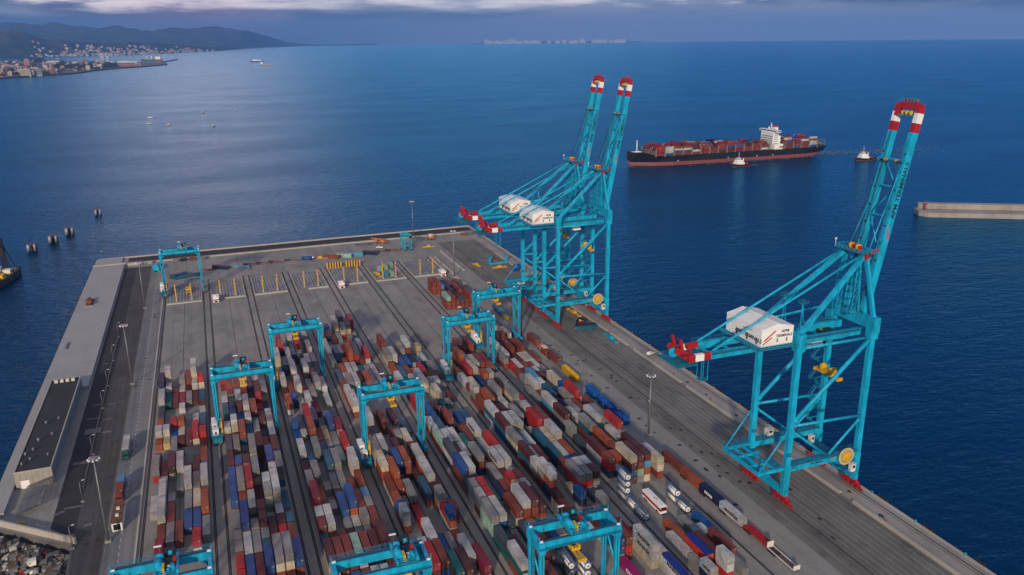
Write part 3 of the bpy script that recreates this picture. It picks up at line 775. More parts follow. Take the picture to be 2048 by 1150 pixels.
    sm.beam(c - D*2.6 + Nn*0.1, c + D*2.6 - Nn*1.0, 0.03, 0.35, 0, Nn); sm.beam(c - D*3.0 + Nn*0.9, c + D*1.0 + Nn*0.0, 0.03, 0.28, 0, Nn)
    sm.build('stripe', [M['redink']], boom)
    # folded forestay links and hoist ropes
    mb = MB()
    for y in GY:
        mb.tube((AX+1.2, y, AZ+0.5), bp(38.5, y*0.9, -2.8), 0.22, 6); mb.tube(bp(38.5, y*0.9, -2.8), bp(54, y, -1.4), 0.2, 6)
    mb.build('forestay_link', T, t)
    mb = MB()
    for y in (-2.8, -2.0, -0.5, 0.6, 1.9, 2.7):
        mb.beam((AX-0.6, y, AZ+3), bp(54.5, y, -2.3), 0.07, 0.07)
    mb.build('hoist_rope', [M['black']], t)
    # trolley, cab and spreader
    mb = MB(); mb.box(17.0, -4.0, 56.2, 24.5, 4.0, 56.8); mb.box(18.2, -3.0, 56.8, 23.4, 3.0, 57.9, 2); mb.box(12.0, -3.6, 56.3, 17.0, -2.6, 56.9)
    for y in (-2.2, 2.2): mb.tube((19.5, y-.4, 57.5), (19.5, y+.4, 57.5), 0.6, 10, 5)
    tr = mb.build('trolley', T, t)
    cb = MB(); cb.box(13.2, -1.3, 52.9, 17.6, 1.3, 55.6, 4); cb.box(17.6, -1.25, 53.0, 18.9, 1.25, 55.4, 2)
    cb.box(12.6, -1.6, 55.6, 19.2, 1.6, 55.8, 4); cb.beam((14, -1, 55.8), (14, -1, 56.6), 0.2, 0.2, 4); cb.beam((17, 1, 55.8), (17, 1, 56.6), 0.2, 0.2, 4)
    c = cb.build('operator_cab', T, t)
    sp = MB(); sx, sz = 22.6, 42.0
    sp.box(sx-0.9, -6.0, sz-0.8, sx-0.35, 6.0, sz-0.1); sp.box(sx+0.35, -6.0, sz-0.8, sx+0.9, 6.0, sz-0.1)
    for y in (-6.0, 5.4): sp.box(sx-1.2, y, sz-1.0, sx+1.2, y+0.6, sz+0.1)
    sp.box(sx-1.1, -3.0, sz-0.2, sx+1.1, 3.0, sz+0.9)
    for y in (-2.6, 2.0): sp.box(sx-1.3, y, sz+0.9, sx+1.3, y+0.9, sz+2.2); sp.tube((sx-1.1, y+.45, sz+2.1), (sx+1.1, y+.45, sz+2.1), 0.55, 10)
    sp.build('spreader', [M['yellow']], t)
    rp = MB()
    for (a, b) in ((-1, -2.2), (1, -2.2), (-1, 2.4), (1, 2.4)): rp.beam((sx+a*.9, b, sz+2.2), (sx+a*.5-1.5, b, 56.3), 0.06, 0.06)
    rp.build('spreader_rope', [M['black']], t)
    # cable reel and cabinets
    mb = MB(); cx, cy, cz = 24.0, -11.6, 14.5
    mb.tube((cx, cy-.22, cz), (cx, cy+.22, cz), 3.2, 28, 0); mb.tube((cx, cy-.28, cz), (cx, cy-.2, cz), 2.6, 24, 2); mb.tube((cx, cy-.34, cz), (cx, cy-.26, cz), 1.9, 20, 1)
    mb.tube((cx, cy-.6, cz), (cx, cy+1.4, cz), 0.7, 12, 1)
    for i in range(6):
        a = i*PI/3; mb.beam((cx, cy-.38, cz), (cx+1.9*math.cos(a), cy-.38, cz+1.9*math.sin(a)), 0.16, 0.1, 1)
    mb.build('cable_reel', [M['cream'], M['yellow'], nmat_reel], t)
    for (x, y, z, d) in ((27.6, -11.3, 7.9, (1.9, 1.5, 2.9)), (8.2, 10.6, 15.35, (2.6, 1.9, 2.3)), (26.0, 8.2, 9.9, (1.7, 1.5, 2.9))):
        mb = MB(); mb.cbox((x, y, z+d[2]/2), d); mb.cbox((x, y, z+d[2]+0.06), (d[0]+.2, d[1]+.2, 0.12)); mb.box(x-d[0]*.2, y-d[1]/2-.03, z+d[2]*.45, x+d[0]*.35, y-d[1]/2, z+d[2]*.85, 1)
        mb.box(x-d[0]/2-.4, y-d[1]/2-.4, z-0.15, x+d[0]/2+.4, y+d[1]/2+.4, z, 2)
        mb.build('electrical_cabinet', [M['offwhite'], M['glass'], M['teal_dark']], t)
    mb = MB(); mb.box(W-6.6, 2.0, 9.6, W-0.8, 9.0, 9.75, 1); mb.rail([(W-6.6, 2, 9.75), (W-6.6, 9, 9.75)], 1.1, 0, 1.8, 0.05); mb.build('platform', T, t)
    mb = MB(); mb.box(W-6.2, -11.6, 7.6, W-0.9, -8.4, 7.75, 1); mb.rail([(W-6.2, -11.6, 7.75), (W-1, -11.6, 7.75)], 1.1, 0, 1.7, 0.05)
    mb.build('platform', T, t)
    # stair tower on the seaward leg
    mb = MB(); x0, y0 = 25.0, 9.6
    for i in range(11):
        z = 15.4+i*4.0
        mb.box(x0-1.2 if i % 2 else x0+2.0, y0-1.4, z, x0+0.2 if i % 2 else x0+3.6, y0+1.4, z+0.1, 1)
        p, q = ((x0+2.8, y0-.9, z), (x0-0.5, y0-.9, z+4.0)) if i % 2 == 0 else ((x0-0.5, y0+.9, z), (x0+2.8, y0+.9, z+4.0))
        mb.beam(p, q, 0.9, 0.14, 1); mb.beam(Vector(p)+Vector((0,.5,1)), Vector(q)+Vector((0,.5,1)), 0.07, 0.07); mb.beam(Vector(p)+Vector((0,-.5,1)), Vector(q)+Vector((0,-.5,1)), 0.07, 0.07)
        xx = x0-0.8 if i % 2 else x0+3.4
        mb.rail([(xx, y0-1.3, z), (xx, y0+1.3, z)], 1.1, 0, 1.3, 0.05); mb.beam((xx, y0, z), (W-0.8, y0, z+0.2), 0.18, 0.18)
    mb.build('stair_tower', T, t)
    for (x, y, z) in ((W+0.9, -9.7, 21.0), (0.9, -10.7, 29.5)):
        lamp = MB(); lamp.cbox((x, y, z), (0.5, 0.4, 0.6)); lamp.build('warning_lamp', [M['red']], t)
    return t
nmat_reel = nmat('grey_reel_coil', (0.30, 0.27, 0.22), 0.7, var=0.1)
crane0 = sts(208.0, 'nearest blue quay crane with raised boom, standing alone on the right', '02')
def sts_copy(Yc, label):
    return dup(crane0, (174.5, Yc, 0), None, label)
sts_copy(401.8, 'nearer of the two far blue quay cranes standing close together, boom raised')
sts_copy(435.3, 'farthest blue quay crane, behind its twin, boom raised')
# ------------------------------------------------------------------ yard gantry cranes
G = 22.5
def rmg(loc, label, tx, sz):
    T = [M['teal'], M['teal_dark'], M['slit'], M['red'], M['white'], M['yellow'], M['steel']]
    t = thing('yard_gantry_crane', label, 'crane', loc, 0, 'blue yard gantry cranes')
    D = 7.6
    for x in (0.0, G):
        for y in (0.0, D):
            mb = MB()
            s = 1 if x == 0 else -1
            mb.beam((x, y, 3.6), (x, y, 26.4), 0.9, 0.75, 0, (1,0,0), 1.1, 1.5)
            mb.box(x-0.10, y-0.60, 5.0, x+0.10, y-0.50, 25.0, 2)
            mb.box(x-0.9, y-0.85, 25.2, x+0.9, y+0.85, 28.6, 0)
            if s > 0: mb.beam((x+0.5, y, 25.4), (x+2.2, y, 26.8), 0.9, 0.6)
            else: mb.beam((x-0.5, y, 25.4), (x-2.2, y, 26.8), 0.9, 0.6)
            mb.build('leg', T, t)
        mb = MB(); mb.box(x-0.6, -3.0, 2.2, x+0.6, D+3.0, 3.6); mb.build('sill_beam', T, t)
        mb = MB(); mb.box(x-0.45, 0.6, 24.9, x+0.45, D-0.6, 26.3)
        mb.build('upper_tie', T, t)
        for p, q in (((x, 0.3, 15.0), (x, D-0.3, 4.2)), ((x, 0.3, 15.6), (x, D-0.3, 24.8))):
            mb = MB(); mb.tube(p, q, 0.28, 8); mb.build('brace', T, t)
        for y in (-2.6, D+2.6):
            mb = MB(); mb.cbox((x, y, 1.75), (0.7, 2.6, 0.9)); mb.cbox((x, y-1.0, 1.0), (0.6, 1.5, 0.8)); mb.cbox((x, y+1.0, 1.0), (0.6, 1.5, 0.8))
            bg = mb.build('bogie', [M['red']], t)
            wh = MB(); wh.box(x-0.1, y-1.6, 0.4, x+0.1, y+1.6, 0.55)
            for q in (-1.5, -0.5, 0.5, 1.5): wh.tube((x-0.2, y+q, 0.46), (x+0.2, y+q, 0.46), 0.42, 10)
            wh.build('wheel_train', [M['greysteel']], bg)
    for y in (0.0, D):
        mb = MB(); mb.box(-0.9, y-0.6, 26.6, G+0.9, y+0.6, 28.75); mb.box(-0.9, y-0.13, 28.75, G+0.9, y+0.13, 28.95, 2)
        for xx in (-0.75, G+0.75): mb.beam((xx, y-.5, 28.7), (xx, y-.5, 30.6), 0.16, 0.16); mb.cbox((xx-0.6 if xx > 5 else xx+0.6, y-.3, 29.0), (0.9, 0.5, 0.35), 4)
        for xx in (5, 11, 17): mb.box(xx-0.05, y-0.66, 26.7, xx+0.05, y-0.6, 28.7)
        mb.build('girder', T, t)
    mb = MB()
    mb.box(-0.9, D+0.6, 28.3, G+0.9, D+1.9, 28.4, 1); mb.rail([(-0.9, D+1.85, 28.4), (G+0.9, D+1.85, 28.4)], 1.15, 1, 1.6, 0.045)
    mb.box(-0.9, -1.4, 26.9, G+0.9, -0.62, 26.98, 1); mb.rail([(-0.9, -1.35, 26.98), (G+0.9, -1.35, 26.98)], 0.5, 1, 2.2, 0.035)
    mb.build('walkway', T, t)
    for xx in (-0.3, G+0.3):
        mb = MB(); mb.beam((xx, 0.6, 27.8), (xx, D-0.6, 27.8), 0.9, 1.4); mb.build('end_tie', T, t)
    # electrical houses on the landward legs
    for (x0, y0, z0, dx, dy, dz) in ((-2.6, 0.9, 4.2, 2.0, 5.8, 3.3), (-2.5, -2.6, 3.7, 2.3, 2.6, 2.4)):
        mb = MB(); mb.box(x0, y0, z0, x0+dx, y0+dy, z0+dz, 4); mb.box(x0-.1, y0-.1, z0+dz, x0+dx+.1, y0+dy+.1, z0+dz+.15, 4)
        mb.box(x0+dx*.3, y0-.03, z0+.3, x0+dx*.7, y0, z0+dz*.75, 6)
        mb.build('electrical_house', T, t)
    mb = MB(); mb.box(-3.2, -3.8, 3.45, 1.0, D+1.0, 3.6, 1); mb.rail([(-3.15, -3.7, 3.6), (-3.15, D+.9, 3.6)], 1.1, 0, 1.6, 0.05); mb.rail([(-3.15, -3.7, 3.6), (0.9, -3.7, 3.6)], 1.1, 0, 1.4, 0.05)
    mb.box(-2.6, -4.6, 1.2, 0.9, -2.8, 3.3, 1)
    mb.build('leg_platform', T, t)
    mb = MB(); mb.beam((0.95, -0.9, 3.8), (0.95, 0.9, 9.5), 0.75, 0.25); mb.beam((0.95, 0.9, 9.5), (0.95, -0.9, 9.6), 0.75, 0.12); mb.rail([(1.3, -0.9, 3.8), (1.3, -0.9, 9.4)], 0.2, 0, 2, 0.05)
    mb.build('stair', [M['yellow']], t)
    mb = MB()
    for zz in range(5, 26, 2): mb.beam((-0.7, D*0.5, zz), (-0.7, D*0.5, zz+2), 0.7, 0.12, 1); mb.box(-1.0, D*.5-.5, zz, -0.5, D*.5+.5, zz+0.06, 1)
    mb.build('ladder', T, t)
    # trolley
    mb = MB(); mb.box(-2.9, -0.5, 29.0, 2.9, D+0.5, 29.5, 1)
    mb.box(-2.9, -0.4, 29.5, -2.3, D+0.4, 30.3, 0); mb.box(2.3, -0.4, 29.5, 2.9, D+0.4, 30.3, 0)
    mb.tube((-1.7, 1.0, 30.5), (-1.7, 5.4, 30.5), 0.95, 14, 0); mb.tube((1.5, 0.6, 30.3), (1.5, 2.4, 30.3), 0.7, 12, 0)
    mb.tube((-2.2, 6.0, 30.9), (-0.6, 6.0, 30.9), 0.8, 12, 0); mb.tube((0.6, 6.8, 31.2), (1.6, 6.8, 31.2), 0.7, 12, 0)
    mb.box(-0.6, 2.0, 29.52, 2.2, 5.6, 30.6, 2); mb.box(-0.4, 6.6, 29.52, 2.2, 8.0, 32.0, 2); mb.box(1.6, 3.2, 30.6, 2.4, 4.6, 31.4, 3)
    mb.box(-0.9, 0.0, 29.5, -0.3, 2.6, 31.2, 5); mb.tube((0.2, 0.6, 30.2), (0.9, 0.6, 30.2), 0.55, 10, 0); mb.cbox((0.5, 1.8, 30.2), (0.6, 0.6, 0.9), 4)
    mb.rail([(-2.9, -0.5, 29.5), (2.9, -0.5, 29.5)], 1.1, 0, 1.2, 0.05); mb.rail([(2.9, -0.5, 29.5), (2.9, D+.5, 29.5)], 1.1, 0, 1.4, 0.05)
    mb.beam((-1.6, 8.2, 29.5), (-1.6, 8.2, 33.0), 0.12, 0.12, 6); mb.box(-2.8, 7.9, 32.6, -1.0, 8.3, 32.9, 4)
    mb.build('trolley', T, t, (tx, 0, 0))
    # spreader on ropes
    mb = MB(); y = D/2
    mb.box(-0.8, y-6.0, -0.5, -0.35, y+6.0, 0.1, 0); mb.box(0.35, y-6.0, -0.5, 0.8, y+6.0, 0.1, 0)
    for yy in (y-6.1, y+5.5): mb.box(-1.2, yy, -0.7, 1.2, yy+0.6, 0.2, 0)
    mb.box(-1.3, y-1.9, 0.1, 1.3, y+1.9, 0.9, 0); mb.box(-0.5, y-0.6, 0.9, 0.5, y+0.6, 1.0, 1)
    for sx in (-1.1, 1.1):
        for sy in (-1.5, 1.5): mb.tube((sx-.2, y+sy, 1.2), (sx+.2, y+sy, 1.2), 0.45, 10, 0)
    mb.build('spreader', [M['yellow'], M['black']], t, (tx, 0, sz))
    return t
def place_rope(t, tx, sz):
    rp = MB(); y = 3.8
    for sx in (-1.1, 1.1):
        for sy in (-1.5, 1.5): rp.beam((tx+sx, y+sy, sz+1.2), (tx+sx*.8, y+sy*.9, 29.2), 0.06, 0.06)
    rp.build('hoist_rope', [M['black']], t)
RM = [  # block, y, trolley x, spreader height, label
 (3, 280.0, 10.9, 23.6, 'blue yard gantry crane in the middle of the yard, blue container below its spreader'),
 (1, 321.0, 11.4, 24.0, 'blue yard gantry crane over the second block, left of a taller-looking twin'),
 (2, 367.0, 11.0, 24.0, 'blue yard gantry crane at the far end of the third block of containers'),
 (5, 346.0, 10.3, 24.0, 'blue yard gantry crane over the sixth block, in front of another one'),
 (6, 379.0, 10.5, 24.0, 'blue yard gantry crane over the last block, beside the far quay cranes'),
 (4, 170.0, 11.1, 22.0, 'blue yard gantry crane over two stacked white tank containers'),
 (2, 174.0, 17.3, 23.5, 'blue yard gantry crane at the bottom edge, beside a bright red container'),
 (0, 191.0, 12.6, 23.5, 'blue yard gantry crane at the bottom edge, beside the truck lane'),
 (0, 541.0, 13.3, 1.8, 'blue yard gantry crane over the empty first loading pad, spreader lowered'),
]
r0 = None
for k, y, tx, sz, lab in RM:
    if r0 is None:
        r0 = rmg((LX(k), y, 0), lab, tx, sz); rr = r0; rest = None
    else:
        rr = dup(r0c, (LX(k), y, 0), None, lab)
        for ch in rr.children:
            if ch.name.startswith('trolley'): ch.location = (tx, 0, 0)
            if ch.name.startswith('spreader'): ch.location = (tx, 0, sz)
    r0c = rr if r0 is None else r0
ropes = [o for o in COL.objects if o.name.startswith('yard_gantry_crane')]
for o, (k, y, tx, sz, lab) in zip(sorted(ropes, key=lambda q: q['label']), sorted(RM, key=lambda q: q[4])):
    place_rope(o, tx, sz)
# ------------------------------------------------------------------ shipping containers
CC = {'W': (0.40,0.405,0.41), 'G': (0.20,0.205,0.21), 'D': (0.045,0.058,0.078), 'C': (0.47,0.41,0.31), 'M': (0.080,0.018,0.016), 'R': (0.175,0.036,0.020),
      'O': (0.27,0.060,0.018), 'E': (0.34,0.016,0.016), 'B': (0.007,0.065,0.23), 'N': (0.006,0.014,0.055), 'T': (0.006,0.095,0.09), 'L': (0.24,0.40,0.33),
      'P': (0.18,0.010,0.026), 'S': (0.014,0.085,0.15), 'Y': (0.42,0.33,0.16), 'K': (0.022,0.020,0.022), 'A': (0.05,0.22,0.38), 'Q': (0.36,0.012,0.15),
      'Z': (0.52,0.50,0.46), 'X': (0.40,0.03,0.02)}
CN = {'W': 'white', 'G': 'grey', 'D': 'slate grey', 'C': 'cream', 'M': 'maroon', 'R': 'rust red', 'O': 'orange', 'E': 'bright red', 'B': 'blue', 'N': 'navy', 'T': 'teal green',
      'L': 'mint green', 'P': 'crimson', 'S': 'steel blue', 'Y': 'sand yellow', 'K': 'black', 'A': 'sky blue', 'Q': 'magenta', 'Z': 'blue-topped', 'X': 'tarped red'}
def cont_mat(name, c):
    m = bpy.data.materials.new(name); m.use_nodes = True
    nt = m.node_tree; N = nt.nodes; Lk = nt.links
    b = N['Principled BSDF']; b.inputs['Roughness'].default_value = 0.55; b.inputs['Specular IOR Level'].default_value = 0.3
    ge = N.new('ShaderNodeNewGeometry')
    def noise(scale, det, lo, hi, a, bb):
        n = N.new('ShaderNodeTexNoise'); n.inputs['Scale'].default_value = scale; n.inputs['Detail'].default_value = det; n.inputs['Roughness'].default_value = 0.65
        Lk.new(ge.outputs['Position'], n.inputs['Vector'])
        r = N.new('ShaderNodeMapRange'); r.inputs['From Min'].default_value = lo; r.inputs['From Max'].default_value = hi
        r.inputs['To Min'].default_value = a; r.inputs['To Max'].default_value = bb; Lk.new(n.outputs['Fac'], r.inputs['Value']); return r.outputs['Result']
    lum = (c[0]+c[1]+c[2])/3
    tone = noise(0.11, 2, 0.35, 0.65, 0.68, 1.22)        # paint of different age
    dirt = noise(0.55, 7, 0.47, 0.72, 0.0, 0.55 if lum > 0.2 else 0.30)
    v = N.new('ShaderNodeVectorMath'); v.operation = 'SCALE'; v.inputs[0].default_value = c; Lk.new(tone, v.inputs['Scale'])
    mx = N.new('ShaderNodeMix'); mx.data_type = 'RGBA'; Lk.new(dirt, mx.inputs['Factor']); Lk.new(v.outputs[0], mx.inputs['A'])
    mx.inputs['B'].default_value = (0.15, 0.10, 0.075, 1) if lum > 0.2 else (c[0]*.45+.02, c[1]*.45+.015, c[2]*.45+.012, 1)
    Lk.new(mx.outputs['Result'], b.inputs['Base Color'])
    tc2 = N.new('ShaderNodeTexCoord'); sp = N.new('ShaderNodeSeparateXYZ'); Lk.new(tc2.outputs['Object'], sp.inputs['Vector'])
    pp = N.new('ShaderNodeMath'); pp.operation = 'PINGPONG'; pp.inputs[1].default_value = 0.61; Lk.new(sp.outputs['Y'], pp.inputs[0])
    rr = N.new('ShaderNodeMapRange'); rr.inputs['From Min'].default_value = 0.02; rr.inputs['From Max'].default_value = 0.16; rr.inputs['To Min'].default_value = 0.72; rr.inputs['To Max'].default_value = 1.0
    Lk.new(pp.outputs[0], rr.inputs['Value']); v2 = N.new('ShaderNodeVectorMath'); v2.operation = 'SCALE'; Lk.new(mx.outputs['Result'], v2.inputs[0]); Lk.new(rr.outputs['Result'], v2.inputs['Scale'])
    Lk.new(v2.outputs[0], b.inputs['Base Color'])
    w = N.new('ShaderNodeTexWave'); w.wave_type = 'BANDS'; w.bands_direction = 'Y'; w.inputs['Scale'].default_value = 1.15
    tc = N.new('ShaderNodeTexCoord'); Lk.new(tc.outputs['Object'], w.inputs['Vector'])
    bp = N.new('ShaderNodeBump'); bp.inputs['Strength'].default_value = 0.35; bp.inputs['Distance'].default_value = 0.05
    Lk.new(w.outputs['Color'], bp.inputs['Height']); Lk.new(bp.outputs['Normal'], b.inputs['Normal'])
    return m
CM = {k: cont_mat('container_paint_'+CN[k].replace(' ', '_').replace('-', '_'), v) for k, v in CC.items()}
M['tarp'] = nmat('blue_tarpaulin', (0.004, 0.018, 0.20), 0.7, var=0.1)
CH_ = 2.8; SLOT = 6.55; SL0 = 150.3
def lane_x(k, l): return LX(k) + 11.55 + (l-3)*2.78
def cont_geo(mb, x, y, z, ln, m=0, md=1, mt=None):
    """corner posts and rails proud of the panels, door bars on the near end"""
    w = 1.219; L = ln; h = 2.72; e = 0.05
    mb.box(x-w+e, y+e, z+0.10, x+w-e, y+L-e, z+h-0.04, m)
    for sx in (-1, 1):
        for yy in (y, y+L-0.16):
            a = x+sx*w; b_ = x+sx*(w-0.16)
            mb.box(min(a, b_), yy, z+0.02, max(a, b_), yy+0.16, z+h, m)
        a = x+sx*w; b_ = x+sx*(w-0.1)
        mb.box(min(a, b_), y+.16, z+h-0.12, max(a, b_), y+L-.16, z+h-0.005, m if mt is None else m); mb.box(min(a, b_), y+.16, z+0.02, max(a, b_), y+L-.16, z+0.18, m)
    for yy in (y, y+L-0.1):
        mb.box(x-w+.16, yy, z+h-0.14, x+w-.16, yy+0.1, z+h-0.006, m); mb.box(x-w+.16, yy, z+0.02, x+w-.16, yy+0.1, z+0.2, m)
    for q in (-0.62, -0.3, 0.3, 0.62): mb.box(x+q-0.03, y-0.02, z+0.2, x+q+0.03, y+e, z+h-0.16, md)
    mb.box(x-0.015, y+0.02, z+0.2, x+0.015, y+e+0.0, z+h-0.16, 2)
    mb.box(x+0.36, y+0.0, z+h-0.62, x+0.58, y+e+.01, z+h-0.28, md); mb.box(x+0.72, y+0.0, z+h-0.9, x+1.0, y+e+.01, z+h-0.28, md)
    if mt is not None: mb.box(x-w-.02, y+.1, z+h-0.45, x+w+.02, y+L-.1, z+h+0.08, mt)
M['bar'] = nmat('zinc_bar', (0.30, 0.29, 0.28), 0.5, metal=0.4)
def cont_len(n): return 12.19 if n == 2 else 6.06
_cm = {}
def cont_mesh(col, n):
    if (col, n) not in _cm:
        mb = MB(); t = 3 if col in 'ZX' else None
        cont_geo(mb, 0, 0, 0, cont_len(n), 0, 1, t)
        _cm[col, n] = mb.mesh('shipping_container', [CM[col], CM[col] if col in 'KD' else M['bar'], M['slit'], M['tarp']])
    return _cm[col, n]
